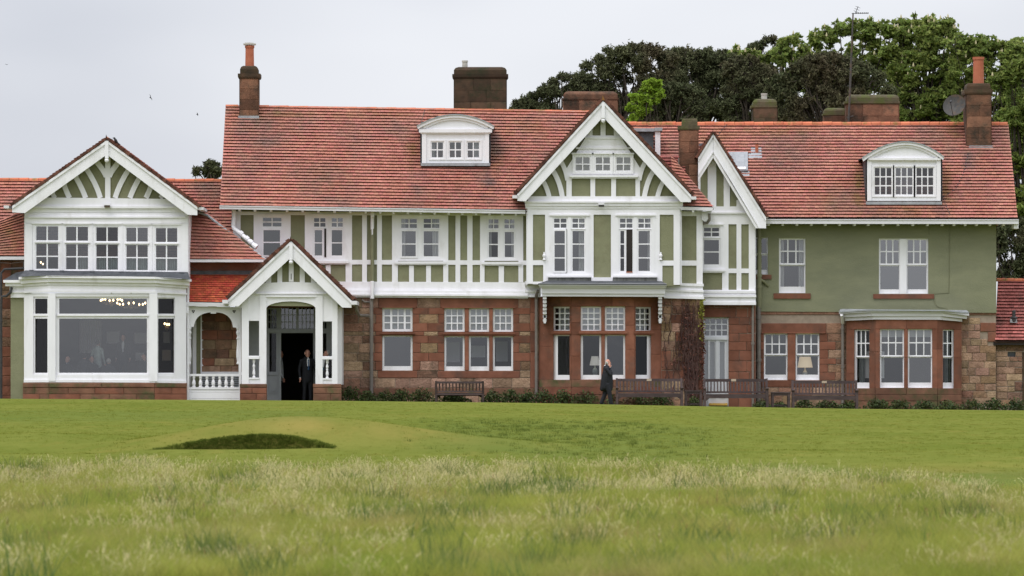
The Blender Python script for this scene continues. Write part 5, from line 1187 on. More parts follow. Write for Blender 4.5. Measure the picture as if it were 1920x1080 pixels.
# ================================================================== dormers
def dormer(x0, x1, ytop, ybot, ent, arch, Y, wins, leadsill, back):
    """ent: entablature (x0,x1,y0,y1); arch: (xl, yl, xc, yc, xr, yr)"""
    rect = (x0, ytop, x1, ybot)
    holes = [(w['xs'][0][0] - 3.4, w['ys'][0][0] - 3.4, w['xs'][-1][1] + 3.4, w['ys'][-1][1] + 3.4) for w in wins]
    d = MB().plate(rect, holes, Y, .12).build('dormer', 'white', club)
    b = MB()
    for x in (x0 + .5, x1 - .5):
        a, c = W(x, ybot + 6, Y), W(x, ytop, Y); b.wbox((a[0], Y + back / 2 + .1, (a[2] + c[2]) / 2), (.06, back / 2, (c[2] - a[2]) / 2))
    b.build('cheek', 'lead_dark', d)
    timbers(d, [(x0, ytop, x0 + 8, ybot), (x1 - 8, ytop, x1, ybot)], Y - .05, .06, name='pilaster')
    b = MB(); b.box(ent[0], ent[2], ent[1], ent[3], Y - .12, .14); b.box(ent[0] + 3, ent[3], ent[1] - 3, ent[3] + 2.5, Y - .06, .08); b.build('entablature', 'white', d)
    (xl, yl, xc, yc, xr, yr) = arch
    n = 16; top = curve((xl, yl), (xc, 2 * yc - (yl + yr) / 2), (xr, yr), n)
    b = MB(); b.prism([(ent[1], ent[2]), (xr, yr)][:1] + top[::-1] + [(ent[0], ent[2])], Y - .02, .1); b.build('tympanum', 'white', d)
    inner = [(x, y + 9) for x, y in top]
    b = MB(); b.prism(top + [(p[0] * .97 + xc * .03, p[1] + 5.5) for p in top[::-1]], Y - .16, .2); b.prism(top[1:-1] + [(p[0] * .93 + xc * .07, p[1] + 10) for p in top[-2:0:-1]], Y - .09, .12); b.build('arch_moulding', 'white', d)
    rp = [W(x, y - 1.2, Y - .2) for x, y in top]; bk = [(p[0], Y + back, p[2]) for p in rp]; m = len(rp)
    lo = [(p[0], p[1], p[2] - .04) for p in rp]; lb = [(p[0], p[1], p[2] - .04) for p in bk]
    obj('lead_roof', rp + bk + lo + lb, [(i, i + 1, m + i + 1, m + i) for i in range(m - 1)] + [(2 * m + i, 3 * m + i, 3 * m + i + 1, 2 * m + i + 1) for i in range(m - 1)] + [(i, 2 * m + i, 2 * m + i + 1, i + 1) for i in range(m - 1)], 'lead', d)
    for w in wins:
        window((w['xs'][0][0] - 5.5, w['ys'][0][0] - 5, w['xs'][-1][1] + 5.5, w['ys'][-1][1] + 5), [dict(xs=w['xs'], ys=w['ys'], mg=2.2)], Y - .0, head=False, case=.03, deep=.08)
    MB().box(x0 - 2, leadsill[0], x1 + 2, leadsill[1], Y - .12, .3).build('lead_apron', 'lead', d)
    b = MB()
    for x in (x0 - 3, x1): b.prism([(x, ybot + 4), (x + 3, ybot + 4), (x + 3, ytop), (x, ytop)], Y + .1, .6)
    b.build('flashing', 'lead_dark', d)
    room(x0 + 8, ytop + 2, x1 - 8, ybot - 2, Y + .14, 2.4, 'room')
    return d
w3 = [dict(xs=[(a, a + 9.4), (a + 11.6, a + 21)], ys=[(267, 279.8), (282, 295)]) for a in (809.5, 843.3, 877)]
dl = dormer(791, 917, 247, 305.5, (785.5, 922.5, 242, 248.5), (781.5, 236.5, 854, 215, 927, 237), 1.25, w3, (305.5, 311), 3.0)
curtain(dl, 810, 266, 816, 296, 1.5); curtain(dl, 890, 266, 898, 296, 1.5)
b = MB(); b.tube([W(797, 203, 4.25), W(789, 234, 3.0)], .012, 5); b.build('cable', 'grey_metal', club)
w3 = [dict(xs=[(a, a + 9), (a + 11, a + 20), (a + 22, a + 31)], ys=[(315, 330.3), (332.5, 347.2), (349.4, 364.5)]) for a in (1640.3, 1679.7, 1718.6)]
dr = dormer(1626, 1764, 299, 376.5, (1628, 1764, 296, 300), (1616.5, 297, 1697, 266, 1770.5, 294.5), 1.45, w3, (378, 383.5), 3.4)
# small flat dormer seen behind the gable, skylight, vents
b = MB(); a, c = W(1212, 310, 1.7), W(1212, 246, 1.7); b.wbox((a[0] - .1, 3.4, (a[2] + c[2]) / 2), (.38, 1.7, (c[2] - a[2]) / 2)); sd = b.build('dormer', 'lead_dark', club)
MB().box(1228.5, 246, 1238, 296, 1.6, .25).build('corner_board', 'white', sd); b = MB(); b.box(1188, 240.5, 1232, 246.5, 1.55, 3.4); b.box(1228, 239, 1242, 245.5, 1.5, 3.3); b.build('lead_roof', 'lead', sd)
def on_roof(px, py, lift=0.0):
    """a point on the right-hand roof slope at a photo pixel"""
    t = min(1, max(0, (410 - py) / 177)); Y = (YR - .75) + (5.9 - YR + .75) * t
    p = Vector(W(px, py, Y)); n = Vector((0, -1, 1)).normalized()
    return p + n * lift
def roof_panel(name, r, m, l0, l1, parent):
    x0, y0, x1, y1 = r; q = [(x0, y1), (x1, y1), (x1, y0), (x0, y0)]
    v = [on_roof(x, y, l0) for x, y in q] + [on_roof(x, y, l1) for x, y in q]
    return obj(name, v, [(3, 2, 1, 0), (4, 5, 6, 7), (0, 1, 5, 4), (1, 2, 6, 5), (2, 3, 7, 6), (3, 0, 4, 7)], m, parent)
skf = roof_panel('skylight', (1366, 290, 1402, 325), 'lead', -.02, .16, club)
roof_panel('pane', (1374, 294.5, 1395.5, 318), 'lead', .1, .175, skf); roof_panel('lead_apron', (1366, 322, 1405, 333), 'lead', -.02, .09, skf); roof_panel('sash', (1371, 319, 1398, 323.5), 'white', .1, .19, skf)
vp_ = roof_panel('flue_flashing', (1403, 291, 1428.5, 300), 'lead', -.02, .09, club); roof_panel('lead_sheet', (1408, 280, 1427.5, 293), 'lead', -.02, .085, vp_)
p = on_roof(1419, 288); b = MB(); b.lathe((p.x, p.y - .05, p.z), [(.065, -.05), (.065, .36), (.05, .36)], 10); b.build('flue_pipe', 'clay_pot', vp_)
b = MB(); b.tube([on_roof(x, y, .07) for x, y in [(1815, 290), (1806, 330), (1790, 358), (1768, 372), (1772, 384), (1781, 405)]], .014, 5); b.tube([on_roof(x, y, .07) for x, y in [(1366, 232), (1352, 248), (1345, 258)]], .012, 5); b.build('cable', 'dark_metal', club)
b = MB(); p = on_roof(1317, 278); b.lathe((p.x, p.y, p.z - .1), [(.02, 0), (.05, .1), (.06, .2), (.03, .3)], 8, 3.0, 1.0); b.build('lead_flashing', 'lead_dark', club)

# ================================================================== chimneys
def chimney(x0, x1, shaft, Y, depth, m, capm, cap=None, shoulder=None, pot=None, lead=None, rowh=22, cols=2, parent=club, potm='clay_pot', slab=False, round_top=True):
    """shaft: (ytop, ybot); cap: (x0,x1,y0,y1); shoulder: (x0,x1,y0,y1); pot: (x0,x1,y0,y1)"""
    c = MB().box(x0 + .8, shaft[0], x1 - .8, shaft[1], Y, depth).build('chimney', 'mortar_red' if m != 'chimney_dark' else 'chimney_dark', parent)
    n = max(1, round((shaft[1] - shaft[0]) / rowh)); h = (shaft[1] - shaft[0]) / n
    for i in range(n):
        k = cols if i % 2 else max(1, cols - (1 if cols > 1 else 0)); k = cols if cols > 2 else k
        cut = [x0] + [x0 + (x1 - x0) * (j / k + random.uniform(-.07, .07)) for j in range(1, k)] + [x1]
        for j in range(k): stone_block((cut[j], shaft[0] + i * h, cut[j + 1], shaft[0] + (i + 1) * h), Y, c, m if random.random() < .8 else 'chimney_stone', proud=.025, gap=.12)
        # side faces
    s = MB()
    for x in (x0, x1):
        a, t = W(x, shaft[1], Y), W(x, shaft[0], Y); s.wbox((a[0], Y + depth / 2, (a[2] + t[2]) / 2), (.03, depth / 2 - .01, (t[2] - a[2]) / 2))
    s.build('side_stone', m, c)
    def ring(r, pr, name, mm, bev=0.0):
        b = MB(); p0 = W(r[0], r[3], Y); p1 = W(r[1], r[2], Y); cx = (p0[0] + p1[0]) / 2; hx = (p1[0] - p0[0]) / 2; hz = (p1[2] - p0[2])
        cy = Y + depth / 2; hy = depth / 2 + pr
        prof = [(1, 0), (1, .55), (1 - bev * .35, .85), (1 - bev, 1)] if bev else [(1 - .06, 0), (1, .35), (1, 1)]
        vs, fs = [], []
        for f, z in prof:
            q = (hx - hx * 0 - (1 - f) * min(hx, hy), hy - (1 - f) * min(hx, hy))
            vs += [(cx - q[0], cy - q[1], p0[2] + hz * z), (cx + q[0], cy - q[1], p0[2] + hz * z), (cx + q[0], cy + q[1], p0[2] + hz * z), (cx - q[0], cy + q[1], p0[2] + hz * z)]
        for i in range(len(prof) - 1):
            for k in range(4): fs.append((i * 4 + k, i * 4 + (k + 1) % 4, i * 4 + 4 + (k + 1) % 4, i * 4 + 4 + k))
        fs += [(3, 2, 1, 0), tuple(len(vs) - 4 + k for k in range(4))]
        return b.add(vs, fs).build(name, mm, c)
    if cap: ring(cap, (cap[1] - cap[0] - (x1 - x0)) / 2 / SC, 'chimney_cap', capm)
    if shoulder: ring(shoulder, 0.0, 'chimney_shoulder', capm, bev=.34 if round_top else .12)
    if pot:
        k = (D + Y) / FPX; cx, _, z0 = W((pot[0] + pot[1]) / 2, pot[3], Y); r = (pot[1] - pot[0]) / 2 * k; hgt = (pot[3] - pot[2]) * k
        b = MB(); b.lathe((cx, Y + depth / 2, z0 - .05), [(r, 0), (r * .96, hgt * .5), (r * .93, hgt * .93), (r * 1.06, hgt * .95), (r * 1.06, hgt + .05), (r * .8, hgt + .05), (r * .8, hgt - .2)], 16)
        pt = b.build('chimney_pot', potm, c, smooth=False)
        if slab: b = MB(); b.wbox((cx, Y + depth / 2, z0 + hgt + .05), (r * 1.35, r * 1.2, .025)); b.wbox((cx - .02, Y + depth / 2, z0 + hgt + .09), (r * .9, r * .9, .02)); b.build('pot_slab', 'pale_pot', pt)
    if lead: MB().box(lead[0], lead[2], lead[1], lead[3], Y - .06, depth + .1).build('lead_flashing', 'lead', c)
    return c
chimney(450, 483.5, (147, 226), 3.6, 1.0, 'chimney_stone', 'chimney_dark', (446, 488, 138, 147), (450, 483.5, 123, 138), (458.5, 475.5, 84, 123), (446.5, 485.5, 217, 230), 18, 2, slab=True)
chimney(852, 949, (147, 214), 4.6, 1.1, 'chimney_dark', 'chimney_dark', (848, 953, 139, 147), (851, 950, 125, 139), (866, 877, 112, 126), None, 20, 3, potm='pale_pot')
chimney(1057, 1157.5, (188, 240), 7.5, 1.1, 'chimney_stone', 'chimney_stone', (1054.5, 1160, 184, 188), (1056.5, 1158, 171, 184), None, None, 26, 3)
chimney(1275, 1308.5, (244, 372), .9, .9, 'chimney_stone', 'mossy_stone', (1271.5, 1312, 236.5, 244), (1279, 1308, 222, 237), None, None, 20, 2, round_top=False)
MB().tube([W(1272.5, 296, .8), W(1272.5, 345, .8)], .03, 6).build('downpipe', 'grey_pipe', club)
chimney(1412.5, 1457, (203, 240), 9.5, 1.0, 'chimney_dark', 'mossy_stone', (1408, 1457.5, 197.5, 203), (1412, 1456.5, 185, 198), (1428, 1439.5, 174, 186), None, 17, 2, potm='pale_pot')
chimney(1546, 1592, (217, 240), 9.5, .9, 'chimney_stone', 'mossy_stone', (1543, 1592, 213, 217), (1545.5, 1592, 202, 213), None, None, 20, 2)
c7 = chimney(1588, 1685, (195.5, 240), 8.6, 1.1, 'chimney_stone', 'mossy_stone', (1583.5, 1687.5, 190, 195.5), (1588, 1686, 177, 190), None, None, 22, 3)
chimney(1813, 1858, (177, 280), 4.6, 1.5, 'chimney_stone', 'chimney_dark', (1808, 1861, 167.5, 177), (1813, 1857, 156, 168), (1827, 1848, 105, 157), (1817, 1862, 273, 281), 20, 2, round_top=False)

# ---- on the roof: aerial, dish, floodlights, birds
k9 = (D + 8.4) / FPX
ae = empty('television_aerial', W(1591, 230, 8.4), 'tall thin rooftop aerial mast standing against the mossy chimney', 'aerial')
MB().tube([W(1591, 232, 8.4), W(1594.5, 150, 8.4), W(1599.5, 25, 8.4)], [.05, .045, .03], 8).build('mast', 'grey_metal', ae)
b = MB(); b.tube([W(1597, 25, 8.4), W(1628.5, 24.5, 8.4)], .014, 6)
for i in range(7): x = 1606 + i * 3.6; c = W(x, 24.6, 8.4); b.tube([(c[0], c[1] - .25, c[2]), (c[0], c[1] + .25, c[2])], .01, 5); b.wbox(c, (.012, .02, .03))
b.tube([W(1603.5, 26, 8.4), W(1609, 12, 8.4)], .014, 6)
for t in (.3, .6, .9): c = W(1603.5 + 5.5 * t, 26 - 14 * t, 8.4); b.tube([(c[0] - .1, c[1], c[2] + .04), (c[0] + .1, c[1], c[2] - .04)], .008, 5)
b.build('antenna_array', 'dark_metal', ae)
b = MB(); b.tube([W(1588, 221, 8.45), W(1600, 217.5, 8.4)], .03, 6); b.build('bracket', 'grey_metal', ae)
di = empty('satellite_dish', W(1812, 210, 5.0), 'dark round satellite dish fixed to the right-hand chimney', 'dish')
b = MB(); c0 = Vector(W(1789.5, 197.5, 5.0)); ax = Vector((-.35, -.85, .38)).normalized(); u = ax.cross(Vector((0, 0, 1))).normalized(); v = u.cross(ax)
rings = [(0, -.09), (.2, -.075), (.35, -.03), (.47, .03)]; vs = []; fs = []
for r, h in rings:
    for k in range(20): t = 2 * math.pi * k / 20; vs.append(c0 + u * (r * math.cos(t)) + v * (r * math.sin(t)) + ax * h)
for i in range(3):
    for k in range(20): fs.append((i * 20 + k, i * 20 + (k + 1) % 20, i * 20 + 20 + (k + 1) % 20, i * 20 + 20 + k))
vs2 = [p - ax * .02 for p in vs]; n0 = len(vs); fs += [tuple(i + n0 for i in f[::-1]) for f in fs]; b.add(vs + vs2, fs); b.build('reflector', 'grey_metal', di, smooth=True)
b = MB(); b.tube([c0 - ax * .08, c0 - ax * .25, Vector(W(1813, 200, 5.2))], .03, 6); b.tube([c0 - v * .46, c0 + ax * .5 - v * .1], .015, 6); b.tube([c0 + ax * .5 - v * .1, c0 + ax * .42 + v * 0], .04, 8); b.build('arm', 'dark_metal', di)
for x, y, Y, lab in ((200.5, 385.5, -2.62, 'small floodlight with white hood under the left gable'), (1127.5, 384.5, YO - .3, 'small floodlight with white hood under the large central gable')):
    f = empty('floodlight', W(x, y, Y), lab, 'floodlight', 'floodlights under the gables')
    MB().box(x - 5.6, y - 3.5, x + 5.6, y - .8, Y - .12, .2).build('hood', 'white', f); MB().box(x - 5.2, y - .8, x + 5.2, y + 3.2, Y - .1, .14).build('lamp_glass', 'grey_metal', f); MB().box(x - 1, y - 1, x + 1, y + 2, Y + .03, .3).build('bracket', 'white', f)
def bird_flying(px, py, Y, span, yaw, roll, lab):
    k = (D + Y) / FPX; c = Vector(W(px, py, Y)); s = span * k / 2
    r = Matrix.Rotation(yaw, 4, 'Z') @ Matrix.Rotation(roll, 4, 'Y')
    b = MB(); B = [Vector((0, -s * .55, 0)), Vector((0, -s * .3, 0)), Vector((0, 0, 0)), Vector((0, s * .35, 0)), Vector((0, s * .75, 0))]
    b.tube([c + r @ p for p in B], [s * .04, s * .13, s * .16, s * .1, s * .03], 7); o = b.build('bird', 'bird'); tag(o, lab, 'bird', 'birds in the sky')
    for sg in (-1, 1):
        w = [(0, -.22, 0), (sg * .5, -.30, .22), (sg * 1.0, .12, .16), (sg * .55, .02, .2), (0, .22, 0)]
        p = [c + r @ (Vector(q) * s) for q in w]; t = Vector((0, 0, -.008)); n = 5
        obj('wing', p + [q + t for q in p], [tuple(range(n)), tuple(range(2 * n - 1, n - 1, -1))] + [(i, i + n, (i + 1) % n + n, (i + 1) % n) for i in range(n)], 'bird', o)
bird_flying(282, 183, -20, 13, .5, 1.15, 'bird flying with raised wings, largest of the three over the left gable')
bird_flying(370, 214.5, -10, 8, 1.3, .9, 'small bird flying closest to the tall left chimney')
bird_flying(12, 121, 0, 6, .2, .1, 'tiny far bird in flight beside the edge of the grey sky')
pb = empty('perched_bird', W(217.5, 271, -2.85), 'black bird perched on the ridge of the left gable', 'bird')
c = Vector(W(217.5, 271, -2.85)); b = MB(); b.tube([c + Vector(q) for q in ((.07, 0, .06), (.03, 0, .09), (-.02, 0, .17), (-.05, 0, .22), (-.07, 0, .25), (-.1, 0, .26))], [.02, .05, .06, .04, .045, .02], 8); b.build('body', 'bird', pb)
b = MB(); b.tube([c + Vector(q) for q in ((-.09, 0, .255), (-.15, 0, .25))], [.015, .003], 6); b.build('beak', 'bird', pb)
b = MB(); b.tube([c + Vector(q) for q in ((.05, 0, .07), (.17, 0, -.02))], [.035, .02], 6); b.build('tail', 'bird', pb)

# ================================================================== outbuilding on the right
ob = empty('outbuilding', W(1990, 775, 2.2), 'low stone outbuilding with old red tiles adjoining the green rendered wing', 'outbuilding')
YOb = 1.75
tile_roof('outb', (1865, 640, YOb - .35), (2120, 642, YOb - .35), (2120, 527, 4.6), (1871, 525, 4.6), m='roof_tile_old', parent=ob)
ridge(1868.5, 524, 4.6, 2115, 526, 4.6, parent=ob, step=17)
MB().box(1863, 641, 2120, 647, YOb - .3, .3).build('eaves_board', 'room_hall', ob)
ysr = [646]
while ysr[-1] < 775: ysr.append(ysr[-1] + random.uniform(9.5, 14))
stone_wall((1867.5, 646, 2120, 792), [(1889.5, 660, 1904, 669)], YOb, ysr, field='stone_tan', wr=(15, 34), mix=(('stone_brown', .3),), parent=ob, presets=[(1917, 660, 1990, 792, 'chimney_dark'), (1903, 690, 1917, 701, 'stone_brown'), (1903, 716, 1917, 733, 'stone_brown')], proud=.035)
MB().box(1889, 659, 1905, 670, YOb + .06, .1).build('vent_grille', 'lead_dark', ob)
p = Vector(W(1900, 598, 2.4)); b = MB(); b.lathe((p.x, p.y - .2, p.z - .12), [(.11, 0), (.13, .03), (.13, .13), (.16, .15), (.16, .18), (.075, .22), (.075, .42), (.05, .46)], 12); v_ = b.build('roof_vent', 'dark_metal', ob)
b = MB(); b.prism([(1894, 605), (1908, 605), (1906, 598), (1894, 598)], 2.1, .1); b.build('lead_flashing', 'lead', v_)
MB().tube([W(1912, 745, 1.5), W(1921, 700, 1.5)], .012, 5).build('cable', 'grey_metal', ob)

# ================================================================== benches and little tables
def gz(px, Y): X = (px - 960) * (D + Y) / FPX; return float(ground_z(X, D + Y))
def bench(px0, px1, Y, top_py, lab, name='bench', plaque=.5, from_behind=False):
    k = (D + Y) / FPX; cx = ((px0 + px1) / 2 - 960) * k; Lh = (px1 - px0) / 2 * k; z0 = gz((px0 + px1) / 2, Y)
    ztop = (HY - top_py) * k - z0; sc = ztop / 0.93
    r = empty(name, (cx, Y, z0), lab, 'bench', 'wooden benches along the clubhouse front')
    P = lambda x, y, z: (cx + x, Y + (-y if from_behind else y), z0 + z * sc)
    bx = lambda nm, c, h, rx=0: MB().wbox(P(*c), (h[0], h[1], h[2] * sc)).build(nm, 'bench_wood', r)
    e = Lh - .05
    for s in (-1, 1):
        bx('leg', (s * e, -.28, .31), (.045, .045, .31)); b = MB(); b.bar(P(s * e, .22, 0), P(s * e, .26, .42), .085, .085); b.bar(P(s * e, .26, .40), P(s * e, .38, .95), .085, .07); b.build('leg', 'bench_wood', r)
        bx('armrest', (s * e, -.02, .645), (.05, .33, .025)); b = MB(); c = P(s * e, -.33, .635); b.tube([(c[0] - .05, c[1], c[2]), (c[0] + .05, c[1], c[2])], .05, 10); b.build('arm_end', 'bench_wood', r)
        bx('side_rail', (s * e, 0, .36), (.03, .24, .04))
        b = MB(); a = P(s * (e - .04), -.3, .36); q = P(s * (e - .22), -.3, .36); d_ = P(s * (e - .04), -.3, .24); t = Vector((0, .04, 0))
        pts = [Vector(a), Vector(q), Vector(d_)]; b.add(pts + [p_ + t for p_ in pts], [(0, 1, 2), (5, 4, 3), (0, 3, 4, 1), (1, 4, 5, 2), (2, 5, 3, 0)]); b.build('bracket', 'bench_wood', r)
    bx('front_rail', (0, -.29, .385), (e - .04, .022, .055)); bx('back_rail', (0, .27, .40), (e - .04, .022, .035))
    for i in range(5): bx('seat_slat', (0, -.25 + i * .115, .445), (e + .02, .05, .014))
    b = MB(); b.bar(P(-e, .375, .895), P(e, .375, .895), .09 * sc, .045); b.build('top_rail', 'bench_wood', r)
    b = MB(); b.bar(P(-e, .285, .52), P(e, .285, .52), .06 * sc, .045); b.build('lower_rail', 'bench_wood', r)
    n = max(8, round(2 * e / .135))
    for i in range(n):
        x = -e + 2 * e * (i + 1) / (n + 1); b = MB(); b.bar(P(x, .29, .53), P(x, .372, .87), .052, .02); b.build('back_slat', 'bench_wood', r)
    MB().wbox(P(-e + 2 * e * plaque, .345, .90), (.095, .008, .045)).build('plaque', 'brass', r)
    return r
bench(815.5, 908, -1.6, 715.5, 'small dark bench under the triple window, seen from behind', plaque=.49, from_behind=True)
bench(1154.5, 1280.5, -3.4, 710.5, 'long dark bench just right of the walking man', plaque=.5)
bench(1319, 1440.5, -3.4, 711, 'long dark bench in front of the white garden door', plaque=.47)
bench(1484.5, 1608.5, -3.2, 714.5, 'long dark bench furthest along, below the lamp window', plaque=.5)
def side_table(px0, px1, top_py, Y, lab):
    k = (D + Y) / FPX; cx = ((px0 + px1) / 2 - 960) * k; h = (px1 - px0) / 2 * k; z0 = gz((px0 + px1) / 2, Y); H = (HY - top_py) * k - z0
    r = empty('side_table', (cx, Y, z0), lab, 'table', 'small tables between the benches')
    MB().wbox((cx, Y, z0 + H - .02), (h, h * .85, .025)).build('table_top', 'bench_wood', r)
    for sx in (-1, 1):
        for sy in (-1, 1): MB().wbox((cx + sx * (h - .06), Y + sy * (h * .8 - .05), z0 + H / 2 - .02), (.045, .045, H / 2 - .02)).build('leg', 'bench_wood', r)
        MB().wbox((cx, Y + sx * (h * .8 - .05), z0 + H - .09), (h - .1, .02, .045)).build('apron', 'bench_wood', r); MB().wbox((cx + sx * (h - .06), Y, z0 + .15), (.02, h * .7, .03)).build('stretcher', 'bench_wood', r)
    MB().wbox((cx, Y, z0 + .15), (h - .1, .02, .03)).build('stretcher', 'bench_wood', r)
side_table(1283, 1316.5, 732, -3.2, 'small dark side table between the benches, at the creeper')
side_table(1445.5, 1481.5, 735, -3.2, 'small dark side table between benches, under the sandstone sash windows')

# ---- lamps seen through the windows, chandeliers
def table_lamp(px, ytop, ybot, w0, w1, Y, m, lab, base_to):
    k = (D + Y) / FPX; c = W(px, ybot, Y); o = empty('table_lamp', W(px, base_to, Y), lab, 'lamp')
    b = MB(); h = (ybot - ytop) * k; b.lathe((c[0], c[1], c[2]), [(w1 / 2 * k, 0), (w0 / 2 * k, h), (w0 / 2 * k - .01, h), (w1 / 2 * k - .012, .0)], 20); b.build('lamp_shade', m, o)
    hb = (base_to - ybot) * k; b = MB(); b.lathe((c[0], c[1], c[2] - hb), [(.12, 0), (.13, .03), (.06, .06), (.11, hb * .35), (.10, hb * .6), (.03, hb * .8), (.02, hb + .1)], 14); b.build('lamp_base', 'lamp_base', o)
table_lamp(1115.5, 668, 685, 13, 20.5, .3, 'lamp_shade', 'white table lamp behind the bay window, left of the walking man', 706)
table_lamp(1509.5, 669, 689, 21, 29, YR + .7, 'lamp_shade_cream', 'cream lampshade behind the right-hand of two sandstone sash windows', 712)
def chandelier(px, py, Y, n, rx, lab, drops):
    k = (D + Y) / FPX; c = Vector(W(px, py, Y)); o = empty('chandelier', tuple(c), lab, 'chandelier', 'lit chandeliers in the left bay window')
    b = MB(); b.tube([c + Vector((0, 0, -.12)), c + Vector((0, 0, .5))], .025, 8); b.lathe(c, [(.03, -.15), (.09, -.06), (.05, 0), (.03, .1)], 10)
    for i in range(n):
        t = 2 * math.pi * (i + .3) / n; e = c + Vector((rx * math.cos(t), rx * math.sin(t) * .9, .05 + drops * (i % 2)))
        b.tube([c, c.lerp(e, .5) + Vector((0, 0, -.1)), e], .012, 5)
        bl = MB(); bl.lathe(e, [(.01, 0), (.035, .03), (.038, .055), (.012, .10)], 8); bl.build('bulb', 'bulb', o)
    b.build('arms', 'brass', o)
chandelier(209, 568, -.6, 8, .42, 'lit chandelier hanging higher behind the big bay pane', .04)
chandelier(246, 573, -1.2, 8, .55, 'lit chandelier hanging lower behind the big bay pane', -.05)
chandelier(313, 613, 2.5, 3, .10, 'three-bulb light glowing in the bay side pane', .03)
for i, (x, y) in enumerate(((76.5, 492), (80.5, 495))):
    c = W(x, y, -.8); b = MB(); b.lathe(c, [(.008, -.04), (.03, -.015), (.032, .015), (.008, .04)], 10); o = b.build('lamp_bulb', 'bulb'); tag(o, ('upper' if i == 0 else 'lower') + ' of two lit bulbs in the gable window', 'lamp', 'bulbs in the gable window')
# the dining room behind the bay: windows of the far side, curtains, pictures
for r, m in (((150, 600, 190, 662), 'curtain'), ((200, 622, 224, 644), 'paper'), ((252, 624, 276, 644), 'paper'), ((306, 622, 318, 643), 'paper'), ((254, 661, 270, 676), 'paper'), ((304, 656, 320, 676), 'brass')):
    (curtain(bw, *r, 3.8) if m == 'curtain' else MB().box(*r, 4.6, .04).build('picture', m, bw))
# ================================================================== people
def seg_dist(P, a, b, r0, r1):
    a, b = np.array(a), np.array(b); ab = b - a; L = max(1e-9, float(ab @ ab)); t = np.clip(((P - a) @ ab) / L, 0, 1)
    return np.linalg.norm(P - (a + t[:, None] * ab), axis=1) - (r0 + (r1 - r0) * t)
def person(lab, cat, loc, rz, prims, mats, voxel=.011, group=None, lift=0):
    """prims: (p0, p1, r0, r1, material, flat) tapered limbs in metres, fused into one continuous body and coloured by the nearest limb"""
    bm = bmesh.new()
    for p0, p1, r0, r1, m, fl in prims:
        p0, p1 = Vector(p0), Vector(p1); d = p1 - p0; L = d.length
        if L < 1e-6: d = Vector((0, 0, 1)); L = 1e-6
        q = d.to_track_quat('Z', 'Y').to_matrix(); rings = []
        def ringat(off, rad):
            return [bm.verts.new(p0 + q @ Vector((0, 0, off)) + (q @ Vector((rad * math.cos(t), rad * math.sin(t), 0))) * Vector((1, 1, 1)) if fl == 1 else
                    p0 + q @ Vector((0, 0, off)) + Vector([a * b for a, b in zip(q @ Vector((rad * math.cos(t), rad * math.sin(t), 0)), fl)])) for t in [2 * math.pi * k / 14 for k in range(14)]]
        for a in (-80, -50, -20): rings.append(ringat(r0 * math.sin(R(a)), r0 * math.cos(R(a))))
        rings.append(ringat(L * .5, (r0 + r1) / 2))
        for a in (20, 50, 80): rings.append(ringat(L + r1 * math.sin(R(a)), r1 * math.cos(R(a))))
        for i in range(len(rings) - 1):
            for k in range(14): bm.faces.new((rings[i][k], rings[i][(k + 1) % 14], rings[i + 1][(k + 1) % 14], rings[i + 1][k]))
        bm.faces.new(rings[0][::-1]); bm.faces.new(rings[-1])
    me = bpy.data.meshes.new('tmp'); bm.to_mesh(me); bm.free()
    t = bpy.data.objects.new('tmp', me); COL.objects.link(t)
    md = t.modifiers.new('r', 'REMESH'); md.mode = 'VOXEL'; md.voxel_size = voxel; md.use_smooth_shade = True
    ms = t.modifiers.new('s', 'SMOOTH'); ms.factor = .5; ms.iterations = 2
    dg = bpy.context.evaluated_depsgraph_get(); body = bpy.data.meshes.new_from_object(t.evaluated_get(dg)); bpy.data.objects.remove(t)
    n = len(body.polygons); C = np.empty(n * 3, np.float32); body.polygons.foreach_get('center', C); C = C.reshape(-1, 3)
    body.materials.clear(); names = []
    for m in mats: body.materials.append(M[m]); names.append(m)
    dist = np.stack([seg_dist((C - np.array(p[0])) / (np.array(p[5]) if p[5] != 1 else 1) + np.array(p[0]), p[0], tuple((np.array(p[1]) - np.array(p[0])) / (np.array(p[5]) if p[5] != 1 else 1) + np.array(p[0])), p[2], p[3]) for p in prims])
    lab_i = np.array([names.index(p[4]) for p in prims], np.int32)[dist.argmin(0)]
    body.polygons.foreach_set('material_index', lab_i); body.polygons.foreach_set('use_smooth', [True] * n); body.update()
    r = empty('person', loc, lab, cat, group); r.rotation_euler = (0, 0, rz)
    o = bpy.data.objects.new('body', body); COL.objects.link(o); o.parent = r; o.location = (0, 0, lift); body.name = 'body'
    return r
F = (1, .72, 1)     # flattened front to back (local x = across the body, local -y = the way it faces)
